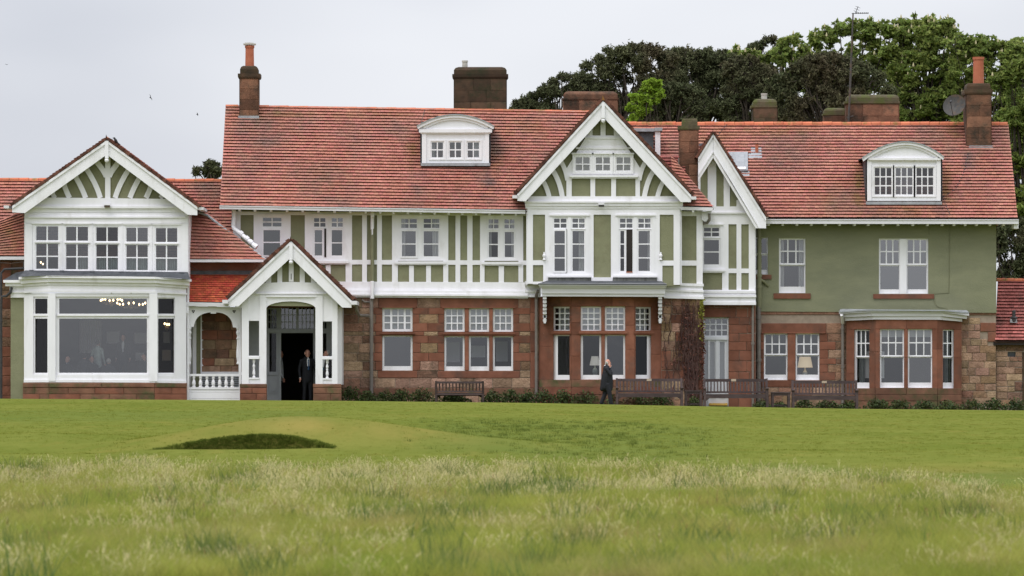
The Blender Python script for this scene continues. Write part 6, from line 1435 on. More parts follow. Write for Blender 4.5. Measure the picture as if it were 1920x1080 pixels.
def suit_body(head_mats='skin', hair='hair_grey', jacket='suit', trousers='suit', tie='tie', lean=0.0, bald=False, belly=.0, F=(1, .72, 1)):
    p = [((0, .0, 1.00), (0, .01 - lean, 1.22), .175 + belly, .175 + belly, jacket, F), ((0, .01 - lean, 1.22), (0, .02 - lean, 1.40), .18, .165, jacket, F), ((-.15, .02 - lean, 1.41), (.15, .02 - lean, 1.41), .075, .075, jacket, 1),
         ((0, .01, .82), (0, 0, 1.02), .195, .175, jacket, F), ((0, .0, .86), (0, 0, .9), .15, .15, trousers, F),
         ((0, .015 - lean, 1.44), (0, -.01 - lean, 1.53), .062, .058, 'skin', 1), ((0, -.005 - lean, 1.455), (0, -.015 - lean, 1.475), .072, .067, 'shirt', 1),
         ((0, -.02 - lean, 1.60), (0, .0 - lean, 1.675), .078, .088, 'skin', (.92, 1.08, 1)), ((0, -.055 - lean, 1.565), (0, -.05 - lean, 1.58), .052, .058, 'skin', 1),
         ((0, -.112 - lean, 1.615), (0, -.10 - lean, 1.645), .016, .010, 'skin', 1), ((-.082, .005 - lean, 1.62), (-.084, .01 - lean, 1.65), .015, .018, 'skin', 1), ((.082, .005 - lean, 1.62), (.084, .01 - lean, 1.65), .015, .018, 'skin', 1),
         ((-.03, -.088 - lean, 1.662), (-.03, -.086 - lean, 1.662), .012, .012, 'skin', 1), ((.03, -.088 - lean, 1.662), (.03, -.086 - lean, 1.662), .012, .012, 'skin', 1)]
    if bald: p += [((-.066, .035 - lean, 1.62), (-.066, .04 - lean, 1.66), .03, .03, hair, 1), ((.066, .035 - lean, 1.62), (.066, .04 - lean, 1.66), .03, .03, hair, 1), ((-.03, .075 - lean, 1.60), (.03, .075 - lean, 1.60), .035, .035, hair, 1), ((-.04, .068 - lean, 1.65), (.04, .068 - lean, 1.65), .03, .03, hair, 1)]
    else: p += [((0, .025 - lean, 1.665), (0, .03 - lean, 1.69), .088, .084, hair, 1), ((-.062, .02 - lean, 1.64), (-.062, .03 - lean, 1.68), .032, .035, hair, 1), ((.062, .02 - lean, 1.64), (.062, .03 - lean, 1.68), .032, .035, hair, 1)]
    if tie: p += [((0, -.108 - lean, 1.44), (0, -.122 - lean, 1.25), .05, .04, 'shirt', (1, .5, 1)), ((0, -.128 - lean, 1.43), (0, -.138 - lean, 1.12), .02, .026, tie, (1, .5, 1))]
    return p
def leg(s, knee, ankle, toe, m='suit'):
    return [((s * .09, 0, .88), knee, .098, .066, m, 1), (knee, ankle, .066, .050, m, 1), ((ankle[0], ankle[1], ankle[2] - .01), toe, .045, .036, 'shoe', 1), ((ankle[0], ankle[1] + .03, ankle[2] - .03), toe, .036, .034, 'shoe', 1)]
def hand(w, d, side, curl=.6):
    """palm, four unequal curled fingers and a side thumb at wrist w, pointing along d"""
    w, d, s = Vector(w), Vector(d).normalized(), Vector(side).normalized(); nrm = d.cross(s); p = []
    p.append((tuple(w), tuple(w + d * .07), .027, .032, 'skin', 1))
    for i, L in enumerate((.062, .072, .068, .052)):
        b = w + d * .085 + s * (.027 - .018 * i); m = b + (d + nrm * curl * .5).normalized() * L * .55; e = m + (d + nrm * curl * 1.5).normalized() * L * .5
        p += [(tuple(b), tuple(m), .0095, .009, 'skin', 1), (tuple(m), tuple(e), .009, .008, 'skin', 1)]
    t0 = w + d * .025 + s * .03; t1 = t0 + (d + s * .8).normalized() * .04; p += [(tuple(t0), tuple(t1), .012, .011, 'skin', 1), (tuple(t1), tuple(t1 + (d + nrm * .5).normalized() * .03), .011, .009, 'skin', 1)]
    return p
MT = ['skin', 'suit', 'shirt', 'tie', 'hair_grey', 'shoe', 'hair_dark', 'suit_grey', 'phone', 'blue_cloth', 'lamp_base']
# the man walking past the bay, phone at his right ear: faces right (+x); local -y is forward
kY = -5.0; kp = (D + kY) / FPX; hgt = (757.5 - 671.5) * kp; zf = gz(1138, kY)
pr = suit_body(bald=True, belly=.03, tie=None, lean=.03, F=(1, .98, 1))
pr += leg(-1, (-.09, -.09, .48), (-.09, -.15, .09), (-.09, -.32, .04)) + leg(1, (.09, .06, .47), (.09, .20, .11), (.09, .06, .04))
pr += [((-.09, -.02, .80), (-.09, -.10, .46), .115, .085, 'suit', 1), ((-.09, -.10, .46), (-.09, -.15, .12), .085, .075, 'suit', 1), ((.09, .02, .80), (.09, .07, .46), .115, .085, 'suit', 1), ((.09, .07, .46), (.09, .20, .14), .085, .075, 'suit', 1)]
pr += [((0, .03, 1.1), (0, .09, .74), .19, .17, 'suit', (1, 1, 1)), ((0, -.06, 1.1), (0, -.07, .74), .17, .16, 'suit', (1, 1, 1)), ((0, .13, .80), (0, .17, .66), .12, .10, 'suit', (1.3, 1, 1)), ((0, -.10, .78), (0, -.12, .66), .12, .10, 'suit', (1.3, 1, 1))]
# right arm (viewer's side, local -x) raised to the ear
pr += [((-.19, .02, 1.40), (-.235, -.13, 1.19), .066, .052, 'suit', 1), ((-.235, -.13, 1.19), (-.125, -.135, 1.44), .050, .036, 'suit', 1), ((-.128, -.133, 1.43), (-.12, -.13, 1.455), .034, .032, 'shirt', 1)]
pr += hand((-.12, -.125, 1.46), (-.02, .035, .09), (.0, -1, .2), .35)
pr += [((-.10, -.055, 1.53), (-.092, -.015, 1.65), .012, .012, 'phone', 1)]
pr += [((.19, .02, 1.40), (.22, .0, 1.12), .062, .05, 'suit', 1), ((.22, 0, 1.12), (.2, -.10, .90), .048, .036, 'suit', 1)] + hand((.2, -.105, .885), (0, -.15, -1), (-.2, -1, 0), .5)
pr += [((-.0, .06, 1.47), (0, .05, 1.50), .066, .062, 'shirt', 1)]
wm_ = person('grey-haired man in dark suit walking and holding a phone to his ear', 'man', ((1138 - 960) * kp, kY, zf), R(90), pr, MT, .0085)
wm_.scale = (hgt / 1.77 * 1.03,) * 3
# the man in the doorway, hands by his sides, facing out, slightly to his left
def stander(tie='tie', jacket='suit', hair='hair_grey', bald=True, arm_fwd=.05):
    q = suit_body(bald=bald, tie=tie, hair=hair, jacket=jacket)
    for s in (-1, 1):
        q += leg(s, (s * .10, -.01, .49), (s * .11, .02, .09), (s * .13, -.13, .04))
        q += [((s * .20, .02, 1.40), (s * .27, .03, 1.12), .064, .050, jacket, 1), ((s * .27, .03, 1.12), (s * .27, -.08, .87), .049, .036, jacket, 1), ((s * .27, -.08, .872), (s * .27, -.087, .855), .034, .032, 'shirt', 1)] + hand((s * .27, -.09, .85), (s * .05, -.25, -1), (-s * .3, -1, .2), .5)
    return q
kY2 = -.75; k2 = (D + kY2) / FPX
m1 = person('man in dark suit and blue tie standing in the porch doorway', 'man', ((576.5 - 960) * k2, kY2, -.62), R(18), stander(), MT, .010)
zt = (HY - 655.5) * k2; m1.scale = ((zt + .62) / 1.765,) * 3
m2 = person('person with grey hair partly hidden behind the right porch baluster', 'person', ((613 - 960) * k2, -1.1, -.62), R(-65), stander('blue_cloth', 'suit_grey', bald=False), MT, .012)
m2.scale = ((zt + .62) / 1.77 * .985,) * 3
m3 = person('person in white shirt half hidden behind the porch doorpost', 'person', ((521.5 - 960) * k2, .9, -.62), R(95), stander(None, 'shirt', 'hair_dark', bald=False), MT, .012)
m3.scale = ((zt + .62) / 1.77 * 1.0,) * 3
# diners behind the big pane
def diner(px, py_head, Y, rz, lab, jk, hair, sc=1.0, bald=False, tie=None):
    k = (D + Y) / FPX; ztop = (HY - py_head) * k
    r = person(lab, 'person', ((px - 960) * k, Y, ztop - 1.765 * sc), rz, stander(tie, jk, hair, bald), MT, .016, 'diners behind the bay window'); r.scale = (sc, sc, sc); return r
diner(183.5, 638, -1.0, R(150), 'dark-haired diner in a pale shirt leaning behind the big pane', 'lamp_base', 'hair_dark')
diner(231, 628, .2, R(0), 'tall man in open dark jacket and white shirt behind the big pane', 'suit', 'hair_dark', tie='shirt')
diner(158, 663, -1.6, R(170), 'seated dark-haired diner with his back turned, low in the big pane', 'suit_grey', 'hair_dark')
diner(172, 668, -1.3, R(20), 'seated diner facing out beside the white-shirted one', 'suit_grey', 'hair_dark')
diner(204, 672, -1.8, R(175), 'seated broad diner in dark clothes, centre of the big pane', 'suit_grey', 'hair_grey', 1.0)
diner(269, 664, -1.5, R(60), 'seated grey-haired diner at the right end of the big pane', 'suit', 'hair_grey', bald=True)
diner(127, 668, -1.5, R(-40), 'seated grey-haired diner at the left end of the big pane', 'suit', 'hair_grey', bald=True)

# ================================================================== trees
def leaf_quads(C, L, Wd, up_bias=.0, droop=0.0, flat=0.0):
    """one bent-free quad per centre, oriented at random"""
    n = len(C); d = rng.normal(size=(n, 3)); d[:, 2] *= (1 - flat); d[:, 2] -= droop; d /= np.linalg.norm(d, axis=1)[:, None]
    e = rng.normal(size=(n, 3)); e[:, 2] *= (1 - flat * .5); s = np.cross(d, e); s /= np.linalg.norm(s, axis=1)[:, None] + 1e-9
    l = (L * rng.uniform(.6, 1.35, n))[:, None] / 2; w = (Wd * rng.uniform(.6, 1.35, n))[:, None] / 2
    return np.stack([C - d * l, C + s * w - d * l * .1, C + d * l, C - s * w + d * l * .15], 1)
def clump_points(c, r, n, squash=.75, shell=.55):
    v = rng.normal(size=(n, 3)); v /= np.linalg.norm(v, axis=1)[:, None]
    rad = np.minimum(np.abs(rng.normal(.62, .36, n)), 1.55); return np.array(c) + v * rad[:, None] * r * np.array([1, 1, squash])
def tree(name, lab, blobs, Y, base_px, leaf, m, per, L, Wd, group, trunk_r=.2, droop=0, flat=0, sub=6, flowers=0, squash=.75, depth=1.0, spike=0.0, cat='tree'):
    """blobs: (px, py, r px) of the crown's main boughs as photographed; each grows smaller sprays, each spray its own leaves"""
    k = (D + Y) / FPX; bx = W(base_px, HY, Y)[0]
    root = empty(name, (bx, Y, -1.3), lab, cat, group)
    Q, A, F_ = [], [], []; tb = MB(); zmin = min(W(b[0], b[1], Y)[2] for b in blobs)
    fork = Vector((bx, Y, max(2.0, zmin - 1.5)))
    tb.tube([(bx, Y, -1.4), (bx + .15, Y, fork.z * .5), tuple(fork)], [trunk_r * 1.3, trunk_r, trunk_r * .8], 9)
    tops = []
    for px, py, r in blobs:
        rr = r * k; yy = Y + random.uniform(-1, 1) * rr * depth
        c = np.array(W(px, py, yy)); e = Vector(c); mid = fork.lerp(e, .55) + Vector((random.uniform(-.4, .4), random.uniform(-.4, .4), random.uniform(-.2, .5)))
        tb.tube([tuple(fork), tuple(mid), tuple(e)], [trunk_r * .36, trunk_r * .2, trunk_r * .06], 6)
        for j in range(sub):
            v = rng.normal(size=3); v /= np.linalg.norm(v); outer = rng.random() < .45; o = c + v * rr * np.array([.85, .85, .75]) * (rng.uniform(.95, 1.5) if outer else rng.uniform(.3, 1.0)); sr = rr * (rng.uniform(.14, .34) if outer else rng.uniform(.34, .62))
            tb.tube([tuple(e), tuple((c + o) / 2 + rng.normal(size=3) * .1), tuple(o)], [trunk_r * .10, trunk_r * .07, trunk_r * .03], 4)
            n = max(12, int(per * (sr * sr) / .12)); pts = clump_points(o, sr, n, squash)
            if spike: pts[:, 2] += np.abs(rng.normal(size=n)) * spike * (pts[:, 2] > o[2])
            Q.append(pts); A.append(np.clip(rng.normal(.5, .2, n) + rng.normal(0, .09), 0, 1))
            if flowers and random.random() < flowers: F_.append((o + np.array([rng.uniform(-.2, .2), -sr * .7, sr * squash * .6])))
    P = np.concatenate(Q); A = np.concatenate(A)
    tb.build('trunk', 'bark', root)
    quads('crown', leaf_quads(P, L, Wd, droop=droop, flat=flat), m, root, A, kind='stuff')
    if F_:
        fb = MB()
        for f in F_: fb.lathe(tuple(f), [(.015, 0), (.05, .04), (.038, .12), (.012, .20)], 6)
        fb.build('blossom', 'blossom', root, kind='stuff')
    return root
PG, CGp = 'dark pines behind the roof', 'flowering chestnuts behind the roof'
def scatter(poly_top, ybot, r0, r1, n):
    """blobs filling the area under a skyline polyline, packed denser at its edge"""
    xs = [p[0] for p in poly_top]; ys = [p[1] for p in poly_top]; out = []
    m_ = max(4, int((xs[-1] - xs[0]) / (r0 * 1.5)))
    for i in range(m_ + 1):
        x = xs[0] + (xs[-1] - xs[0]) * i / m_; r = random.uniform(r0, r1) * .85; out.append((x, np.interp(x, xs, ys) + r * .95, r))
    for i in range(n):
        x = random.uniform(xs[0], xs[-1]); yt = np.interp(x, xs, ys); r = random.uniform(r0, r1)
        if ybot - yt < r: continue
        out.append((x, random.uniform(yt + r, max(yt + r + 1, ybot)), r))
    return out
PN = dict(leaf=0, m='pine_needles', per=290, L=.16, Wd=.055, group=PG, sub=20, squash=.62, spike=.05)
tree('pine_tree', 'low spreading pine at the open left end of the pines', scatter([(968, 188), (990, 176), (1020, 160), (1050, 138), (1066, 134), (1086, 152), (1095, 172)], 212, 9, 15, 22), 26, 1035, **PN)
tree('pine_tree', 'tall dark pine rising behind the large central gable', scatter([(1082, 140), (1092, 122), (1118, 104), (1150, 84), (1190, 78), (1235, 84), (1262, 100)], 236, 13, 22, 48), 27, 1170, **PN)
tree('pine_tree', 'dark pine between the bright sapling and the mossy chimney pot', scatter([(1248, 96), (1272, 84), (1310, 90), (1345, 88), (1372, 100)], 236, 13, 22, 50), 30, 1310, **PN)
tree('pine_tree', 'greyish pine low in front of the other pines, above the ridge', scatter([(1196, 190), (1225, 165), (1262, 150), (1300, 160), (1330, 182)], 235, 11, 18, 22), 22, 1260, **PN)
tree('pine_tree', 'dark pine just behind the small mossy chimney', scatter([(1368, 112), (1392, 100), (1420, 110), (1448, 122)], 236, 13, 20, 40), 27, 1405, **PN)
tree('pine_tree', 'pine tip beside a flowering chestnut, poking up into sky', scatter([(1408, 84), (1428, 70), (1448, 66), (1462, 80)], 120, 8, 12, 6), 36, 1436, **PN)
tree('pine_tree', 'broad brown-green pine behind the twin mossy chimneys', scatter([(1448, 150), (1480, 122), (1520, 98), (1560, 92), (1605, 108), (1645, 128), (1668, 160)], 236, 13, 21, 56), 24, 1560, **PN)
tree('pine_tree', 'single pine top peeping over the left roof', [(372, 322, 9), (384, 318, 10), (396, 314, 12), (408, 318, 11), (392, 325, 12), (366, 324, 6), (402, 326, 12), (391, 306, 5), (399, 308, 5)], 30, 392, **PN)
CN = dict(leaf=0, m='chestnut_leaf', per=78, L=.25, Wd=.105, group=CGp, sub=20, squash=.55, droop=.35, flat=.35)
tree('chestnut_tree', 'yellow-green chestnut with pale blossoms between the pines', scatter([(1368, 92), (1390, 84), (1415, 96), (1450, 92), (1472, 66), (1488, 62), (1505, 84)], 176, 11, 17, 22), 33, 1440, flowers=.10, **CN)
tree('chestnut_tree', 'chestnut directly behind the tall aerial mast', scatter([(1505, 78), (1530, 56), (1560, 45), (1590, 34), (1618, 30), (1650, 36), (1668, 44)], 200, 15, 23, 40), 36, 1590, flowers=.06, **CN)
tree('chestnut_tree', 'tallest chestnut with many blossoms behind the broad chimney', scatter([(1664, 40), (1690, 26), (1720, 26), (1750, 24), (1780, 34), (1800, 62)], 240, 16, 25, 74), 35, 1730, flowers=.08, **CN)
tree('chestnut_tree', 'chestnut behind the right chimney with the tilted pot', scatter([(1790, 70), (1820, 60), (1850, 66), (1880, 72), (1905, 68), (1930, 84)], 300, 15, 24, 74), 33, 1850, flowers=.04, **CN)
tree('chestnut_tree', 'deep green chestnut low beyond the right wing', scatter([(1868, 130), (1900, 110), (1940, 100), (1990, 110)], 440, 16, 26, 60), 29, 1925, flowers=.02, **CN)
tree('pine_tree', 'shaded dark evergreen above the outbuilding roof', scatter([(1862, 420), (1885, 400), (1920, 410), (1960, 420)], 525, 14, 20, 26), 24, 1910, **PN)
BN = dict(CN); BN.update(m='bright_leaf', group=None, per=62, L=.26, Wd=.14)
tree('sapling_tree', 'small bright yellow-green tree in front of the pines', [(1219, 156, 9), (1232, 160, 9), (1210, 166, 8), (1222, 170, 11), (1236, 174, 9), (1190, 182, 8), (1204, 184, 9), (1216, 190, 9), (1228, 186, 8), (1183, 202, 7), (1198, 204, 8), (1212, 206, 7), (1200, 214, 7), (1187, 222, 6)], 20, 1215, trunk_r=.1, **BN)

# ================================================================== shrubs, creeper
def shrub(px, w, h, Y, lab, i):
    k = (D + Y) / FPX; X = (px - 960) * k; z = gz(px, Y); r = w / 2 * k; H = h * k
    root = empty('shrub', (X, Y, z), lab, 'shrub', 'low shrubs in the bed along the wall')
    n = int(520 * (w / 40)); C = np.stack([rng.normal(0, r * .52, n).clip(-r * 1.1, r * 1.1), rng.normal(0, .22, n), rng.random(n) ** .7 * H * (0.65 + .6 * rng.random(n))], 1)
    C[:, 2] *= 1 - .45 * (np.abs(C[:, 0]) / r) ** 2; C += np.array([X, Y, z])
    quads('foliage', leaf_quads(C, .105, .06, flat=.3), 'shrub_leaf', root, np.clip(rng.normal(.5, .25, n), 0, 1), kind='stuff')
    b = MB()
    for j in range(9):
        a = (X + rng.uniform(-r, r) * .7, Y + rng.uniform(-.15, .15), z - .03); e = (a[0] + rng.uniform(-.12, .12), a[1], z + H * rng.uniform(.6, 1.1)); b.tube([a, ((a[0] + e[0]) / 2 + .03, a[1], (a[2] + e[2]) / 2), e], [.012, .01, .005], 4)
    b.build('stems', 'creeper_stem', root)
sp = [(658, 44, 28, 'shrub against the porch plinth, beside the drainpipe foot'), (690, 34, 22, 'shrub at the foot of the long drainpipe'), (722, 36, 20, 'small shrub below the single sandstone window'), (752, 40, 26, 'shrub left of the small bench'),
      (790, 44, 27, 'bushy shrub touching the small bench'), (850, 60, 16, 'low plants seen through the small bench'), (925, 40, 24, 'shrub just right of the small bench'), (958, 40, 26, 'shrub below the last light of the triple window'), (990, 36, 25, 'shrub left of the second drainpipe'),
      (1020, 40, 27, 'shrub at the corner of the bay, by the drainpipe'), (1058, 44, 28, 'reddish shrub below the left pier of the bay'), (1098, 46, 27, 'shrub below the lamp window of the bay'), (1148, 34, 20, 'shrub behind the walking man'), (1190, 48, 23, 'shrub under the bench nearest the walking man'), (1236, 46, 24, 'shrub under the right half of the bench nearest the walking man'),
      (1300, 26, 24, 'shrub behind the side table at the creeper'), (1428, 30, 20, 'shrub at the foot of the paired drainpipes'), (1462, 30, 16, 'shrub seen through the side table under the sash windows'), (1508, 32, 26, 'shrub at the left end of the last bench'), (1550, 46, 22, 'shrub under the last bench'), (1592, 36, 22, 'shrub at the drainpipe beside the right bay'),
      (1645, 46, 27, 'shrub below the left facet of the right bay'), (1688, 44, 26, 'shrub below the middle of the right bay'), (1732, 46, 24, 'shrub below the right half of the right bay'), (1778, 44, 25, 'shrub at the right corner of the right bay'), (1822, 44, 27, 'shrub below the rubble wall'), (1862, 42, 30, 'tall shrub at the join with the outbuilding'), (1905, 46, 30, 'shrub along the outbuilding wall')]
for i, (px, w, h, lab) in enumerate(sp): shrub(px, w, (h + 3) * (.86 if px < 1250 else .66), -1.0 if px < 1250 else -.9, lab, i)
# creeper on the wall right of the bay
cr_ = empty('climbing_creeper', W(1280, 752, YC - .1), 'bare reddish creeper climbing the stone wall right of the bay', 'creeper')
b = MB(); tips = []
for i in range(95):
    x = 1294 + random.gauss(0, 11) if random.random() < .72 else random.uniform(1244, 1316); y = random.uniform(640, 752) if random.random() < .6 else random.uniform(580, 700); path = []
    drift = random.uniform(-.6, .6)
    for s in range(random.randint(6, 12)):
        path.append(W(x, y, YC - .05 - random.uniform(0, .06))); x += random.gauss(drift, 2.4); y -= random.uniform(5, 13)
        x = min(max(x, 1242), 1319)
        if y < 562: break
    if len(path) > 1: b.tube(path, [random.uniform(.012, .026) * (1 - .6 * j / len(path)) for j in range(len(path))], 4); tips += path
for x in (1290, 1300, 1308): b.tube([W(x + random.gauss(0, 1.5), y, YC - .08) for y in range(760, 560, -12)], [.05 - .0025 * j for j in range(17)], 6)
b.build('stems', 'creeper_stem', cr_, kind='stuff')
tp = np.array(tips); sel = tp[rng.integers(0, len(tp), 800)] + rng.normal(0, .09, (800, 3)) * np.array([1, .3, 1]); sel[:, 1] = np.minimum(sel[:, 1], YC - .05)
keep = sel[:, 0] < W(1319, 600, YC)[0]; sel = sel[keep]
quads('leaves', leaf_quads(sel, .075, .05), 'creeper_leaf', cr_, rng.random(len(sel)), kind='stuff')
C = np.array([W(random.gauss(1316, 2.5), random.uniform(560, 590) if random.random() < .7 else random.uniform(590, 640), YC - .12) for _ in range(130)]); quads('leaves', leaf_quads(C, .12, .08), 'creeper_green', cr_, rng.random(len(C)), kind='stuff')
C = np.array([W(random.gauss(1317, 2.2), random.uniform(590, 752), YC - .12) for _ in range(420)]); quads('leaves', leaf_quads(C, .085, .06), 'creeper_leaf', cr_, rng.random(len(C)), kind='stuff')

# ================================================================== grass
def blade_mesh(name, blades, m, seed):
    """a small tuft as one mesh; blades: list of (base xy, height, lean, width, head)"""
    vs, fs = [], []
    for (x, y, h, lx, ly, w, head) in blades:
        a = random.uniform(0, math.pi); dx, dy = math.cos(a) * w, math.sin(a) * w; n = len(vs); q = 3
        for s in range(q + 1):
            t = s / q; cx, cy, cz = x + lx * t * t, y + ly * t * t, h * (t - .18 * t * t * (abs(lx) + abs(ly)) / max(h, .01)); ww = (1 - t * .92) if not head else (1 - t * .6)
            vs += [(cx - dx * ww, cy - dy * ww, cz), (cx + dx * ww, cy + dy * ww, cz)]
        for s in range(q): fs.append((n + 2 * s, n + 2 * s + 1, n + 2 * s + 3, n + 2 * s + 2))
        if head:                                          # a loose panicle of short awns round the tip of the stem
            for k in range(11):
                t = 1 - random.random() * .24; px_, py_ = x + lx * t * t, y + ly * t * t; pz = h * (t - .18 * t * t * (abs(lx) + abs(ly)) / max(h, .01)); b = random.uniform(0, 6.283); L_ = random.uniform(.012, .034)
                ex, ey, ez = px_ + math.cos(b) * L_ * .55 + lx * .08, py_ + math.sin(b) * L_ * .55 + ly * .08, pz + L_ * random.uniform(.2, .9); c_, s_ = -math.sin(b) * .0022, math.cos(b) * .0022; m_ = len(vs)
                vs += [(px_ - c_ * .4, py_ - s_ * .4, pz), (px_ + c_ * .4, py_ + s_ * .4, pz), ((px_ + ex) / 2 + c_, (py_ + ey) / 2 + s_, (pz + ez) / 2), (ex, ey, ez), ((px_ + ex) / 2 - c_, (py_ + ey) / 2 - s_, (pz + ez) / 2)]
                fs.append((m_, m_ + 1, m_ + 2, m_ + 3, m_ + 4))
    me = bpy.data.meshes.new(name); me.from_pydata(vs, [], fs); me.materials.append(M[m]); me.update(); return me
def grassmat(name, c1, c2, s, transl=.35, orand=.22, hue=.012): return mat(name, c1, c2, s, .7, orand=orand, hue=hue, transl=transl, spec=.03, detail=3)
mat('grass_green', (0.190, 0.255, 0.034), (0.38, 0.375, 0.085), .75, .7, orand=.3, hue=.015, transl=.5, spec=.03, detail=4, c3=(0.40, 0.315, 0.13), s3=.7, t3=(.50, .70))
grassmat('grass_dry', (0.36, 0.335, 0.13), (0.47, 0.42, 0.19), 1.0)
grassmat('grass_dark', (0.075, 0.130, 0.034), (0.145, 0.195, 0.06), .6, .4)
grassmat('grass_straw', (0.48, 0.42, 0.20), (0.64, 0.57, 0.31), 1.2)
grassmat('grass_brown', (0.22, 0.13, 0.06), (0.32, 0.2, 0.1), 1.2)
mat('buttercup', (0.75, 0.5, 0.02), rough=.5)
def protos(name, m, n, count, h, spread, w, lean, head=False):
    c = bpy.data.collections.new(name)
    for i in range(n):
        bl = []
        for j in range(count):
            a, r = random.uniform(0, 6.28), spread * math.sqrt(random.random()); hh = random.uniform(*h); l = random.uniform(*lean) * hh; b_ = random.uniform(0, 6.28)
            bl.append((r * math.cos(a), r * math.sin(a), hh, l * math.cos(b_), l * math.sin(b_), random.uniform(.7, 1.3) * w, head and random.random() < .8))
        o = bpy.data.objects.new(name + '_tuft', blade_mesh(name, bl, m, i)); c.objects.link(o)
    return c
def scatter_grass(name, coll, pts, scale, lab=None, m=None):
    """one object that grows a tuft on each of its points"""
    me = bpy.data.meshes.new(name); me.from_pydata(pts.tolist(), [], [])
    a = me.attributes.new('size', 'FLOAT', 'POINT'); a.data.foreach_set('value', scale.astype(np.float32))
    o = bpy.data.objects.new(name, me); COL.objects.link(o); o['kind'] = 'stuff'
    if lab: o['label'] = lab
    ng = bpy.data.node_groups.new(name, 'GeometryNodeTree'); ng.interface.new_socket('Geometry', in_out='INPUT', socket_type='NodeSocketGeometry'); ng.interface.new_socket('Geometry', in_out='OUTPUT', socket_type='NodeSocketGeometry')
    N, L = ng.nodes, ng.links; i = N.new('NodeGroupInput'); ou = N.new('NodeGroupOutput'); ip = N.new('GeometryNodeInstanceOnPoints'); ci = N.new('GeometryNodeCollectionInfo')
    ci.inputs['Collection'].default_value = coll; ci.inputs['Separate Children'].default_value = True; ci.inputs['Reset Children'].default_value = True
    ip.inputs['Pick Instance'].default_value = True
    na = N.new('GeometryNodeInputNamedAttribute'); na.data_type = 'FLOAT'; na.inputs['Name'].default_value = 'size'
    rv = N.new('FunctionNodeRandomValue'); rv.data_type = 'FLOAT_VECTOR'; rv.inputs[0].default_value = (-.12, -.12, 0); rv.inputs[1].default_value = (.12, .12, 6.283)
    L.new(i.outputs[0], ip.inputs['Points']); L.new(ci.outputs[0], ip.inputs['Instance']); L.new(rv.outputs[0], ip.inputs['Rotation']); L.new(na.outputs[0], ip.inputs['Scale']); L.new(ip.outputs[0], ou.inputs[0])
    md = o.modifiers.new('grow', 'NODES'); md.node_group = ng
    return o
def gpoints(n, d0, d1, half=.13, edge=None, nseed=None, thr=None, nsc=(1.2, 2.4)):
    u = rng.random(n * 2); d = np.sqrt(d0 * d0 + (d1 * d1 - d0 * d0) * u); X = rng.uniform(-1, 1, n * 2) * half * d
    if edge is not None:
        px = 960 + X * FPX / d; k = d < edge(px) + 2.2 * (vnoise(X / .9, d / 2, 21) - .5); X, d = X[k], d[k]
    if thr is not None:
        v = vnoise(X / nsc[0], d / nsc[1], nseed); k = v + rng.uniform(-.12, .12, len(v)) > thr; X, d = X[k], d[k]
    X, d = X[:n], d[:n]; return np.stack([X, d - D, ground_z(X, d) - .01], 1), X, d
EDGE = lambda px: np.interp(px, [-200, 0, 250, 330, 640, 760, 1000, 1300, 1500, 1700, 1920, 2200], [84.5, 84.5, 83.5, 81, 80.5, 83.5, 83, 80, 77, 72, 67, 64])
g1 = protos('meadow_grass', 'grass_green', 8, 62, (.08, .27), .20, .0034, (.3, 1.2))
g2 = protos('dark_grass', 'grass_dark', 4, 46, (.16, .34), .16, .0042, (.1, .6))
g3 = protos('seed_grass', 'grass_straw', 7, 11, (.16, .33), .17, .0011, (.1, .75), True)
g4 = protos('dry_grass', 'grass_dry', 5, 30, (.08, .25), .18, .0026, (.4, 1.4))
g5 = protos('sorrel', 'grass_brown', 5, 3, (.18, .34), .14, .0014, (.05, .25), True)
P, X, d = gpoints(27500, 37, 92, edge=EDGE); scatter_grass('rough_grass', g1, P, (.55 + .75 * vnoise(X / .8, d / 1.7, 31)) + rng.uniform(-.1, .15, len(X)))
P, X, d = gpoints(1500, 37, 91, edge=EDGE, nseed=33, thr=.70, nsc=(.6, 1.6)); scatter_grass('dark_rough_grass', g2, P, 1.0 + rng.uniform(-.2, .4, len(X)))
P, X, d = gpoints(4000, 37, 91, edge=EDGE, nseed=35, thr=.60, nsc=(.5, 1.5)); scatter_grass('seed_head_grass', g3, P, .85 + rng.uniform(-.25, .35, len(X)))
P, X, d = gpoints(3000, 66, 86, edge=EDGE, nseed=36, thr=.54, nsc=(.45, 2.0)); scatter_grass('edge_seed_grass', g3, P, .85 + rng.uniform(-.3, .45, len(X)))
P, X, d = gpoints(4600, 37, 90, edge=EDGE, nseed=37, thr=.52, nsc=(.9, 2.6)); scatter_grass('dry_rough_grass', g4, P, .9 + rng.uniform(-.2, .35, len(X)))
P, X, d = gpoints(520, 40, 84, edge=EDGE); scatter_grass('sorrel_stems', g5, P, .9 + rng.uniform(-.2, .3, len(X)))
# buttercups
bb = MB()
for (px, py, dd) in ((505, 926, 66), (492, 929, 66), (518, 937, 64), (540, 936, 63), (746, 968, 58), (713, 971, 57), (705, 981, 56), (730, 970, 57), (465, 1034, 47), (200, 1058, 45), (1232, 920, 68), (1050, 938, 64), (1425, 925, 67), (648, 974, 57), (1240, 1030, 47), (226, 1059, 45)):
    k = dd / FPX; c = Vector(((px - 960) * k, dd - D, (HY - py) * k)); g = float(ground_z(c.x, dd)); bb.tube([(c.x, c.y, g), (c.x + .01, c.y, c.z)], .003, 4); bb.lathe(tuple(c), [(.004, -.006), (.016, .0), (.02, .012), (.006, .01)], 7)
bb.build('buttercups', 'buttercup', kind='stuff')
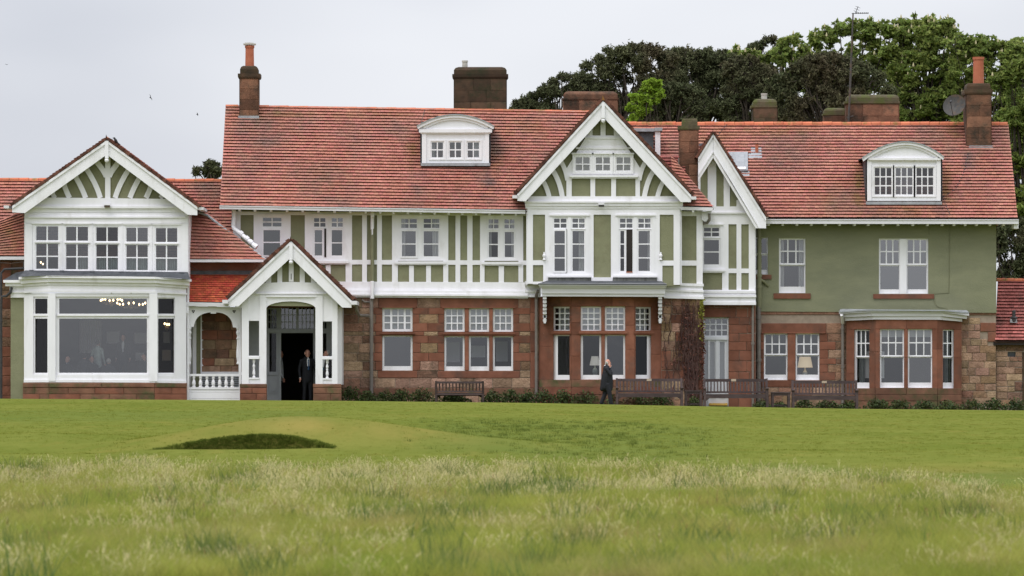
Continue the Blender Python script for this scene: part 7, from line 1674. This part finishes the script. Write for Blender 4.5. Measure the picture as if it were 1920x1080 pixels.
# short mown turf standing up from the lawn, mound and bunker lip
mat('turf', (0.14, 0.165, 0.022), (0.20, 0.212, 0.034), .4, .8, orand=.25, hue=.015, transl=.3, spec=.0)
mat('turf_long', (0.095, 0.128, 0.026), (0.15, 0.178, 0.038), .6, .8, orand=.25, transl=.3, spec=.0)
mat('turf_shaded', (0.075, 0.105, 0.018), (0.125, 0.15, 0.026), .8, .8, orand=.25, transl=.3, spec=.0)
t1 = protos('turf_tuft', 'turf', 5, 18, (.012, .032), .10, .0032, (.2, .9)); t2 = protos('long_turf', 'turf_long', 4, 22, (.04, .10), .12, .004, (.2, .8))
P, X, d = gpoints(52000, 84, 200, half=.115); k = (ground_z(X, d) > -1.4) & (rng.random(len(X)) < np.interp(d, [84, 120, 200], [1, .85, .35])); scatter_grass('mown_turf', t1, P[k], .9 + rng.uniform(-.3, .4, k.sum()))
P, X, d = gpoints(20000, 88, 150, half=.10)
pxs, pys = 960 + X * FPX / d, HY - P[:, 2] * FPX / d; w_ = vnoise(X / 1.5, d / 5, 5) - .5
k = (pxs > 760) & (pxs < 1380) & (pys + 8 * w_ - (pxs - 900) * .03 > 786) & (pys + 10 * w_ - (pxs - 900) * .05 < 852) & (rng.random(len(X)) < .22 * sm(740, 960, pxs) * sm(1400, 1150, pxs) * (.3 + 1.2 * vnoise(X / .8, d / 3, 44)))
scatter_grass('longer_turf', t2, P[k], .7 + rng.uniform(-.3, .5, k.sum()))
# the turf wall of the bunker: unmown grass, the steep face's shade put into its darker green
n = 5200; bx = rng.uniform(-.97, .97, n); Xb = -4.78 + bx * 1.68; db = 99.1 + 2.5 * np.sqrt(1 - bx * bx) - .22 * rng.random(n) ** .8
Pb = np.stack([Xb, db - D, ground_z(Xb, db)], 1); Pb = Pb[ground_z(Xb, 99.25 + 2.5 * np.sqrt(1 - bx * bx)) - Pb[:, 2] > .015]; n = len(Pb); t3 = protos('bunker_turf', 'turf_shaded', 4, 18, (.015, .042), .06, .004, (.3, 1.0))
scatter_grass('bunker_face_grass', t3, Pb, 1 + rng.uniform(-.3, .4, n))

# ================================================================== beyond 300 alike pieces on the building: the smallest become one part
def join_rest(kind_name, joined, keep):
    import re
    def top(o):
        while o.parent: o = o.parent
        return o
    ob = [o for o in COL.objects if o.type == 'MESH' and re.sub(r'\.\d+$', '', o.name) == kind_name and top(o) is club]
    def size(o):
        d = [max(c[i] for c in o.bound_box) - min(c[i] for c in o.bound_box) for i in (0, 2)]; return d[0] * d[1]
    ob.sort(key=size, reverse=True); rest = ob[keep:]
    if not rest: return
    vs, fs, mi, pc, mats = [], [], [], [], []
    for o in rest:
        w = WL[o]; n = len(vs); r = random.random()
        m = o.data.materials[0].name
        if m not in mats: mats.append(m)
        vs += [(v.co.x + w.x, v.co.y + w.y, v.co.z + w.z) for v in o.data.vertices]
        for p in o.data.polygons: fs.append(tuple(i + n for i in p.vertices)); mi.append(mats.index(m)); pc.append(r)
        me = o.data; bpy.data.objects.remove(o); bpy.data.meshes.remove(me)
    j = obj(joined, vs, fs, mats, club, kind='stuff', mi=mi)
    a = j.data.attributes.new('piece', 'FLOAT', 'FACE'); a.data.foreach_set('value', np.asarray(pc, dtype=np.float32))
join_rest('stone', 'small_stones', 300)
join_rest('pane', 'small_panes', 300)
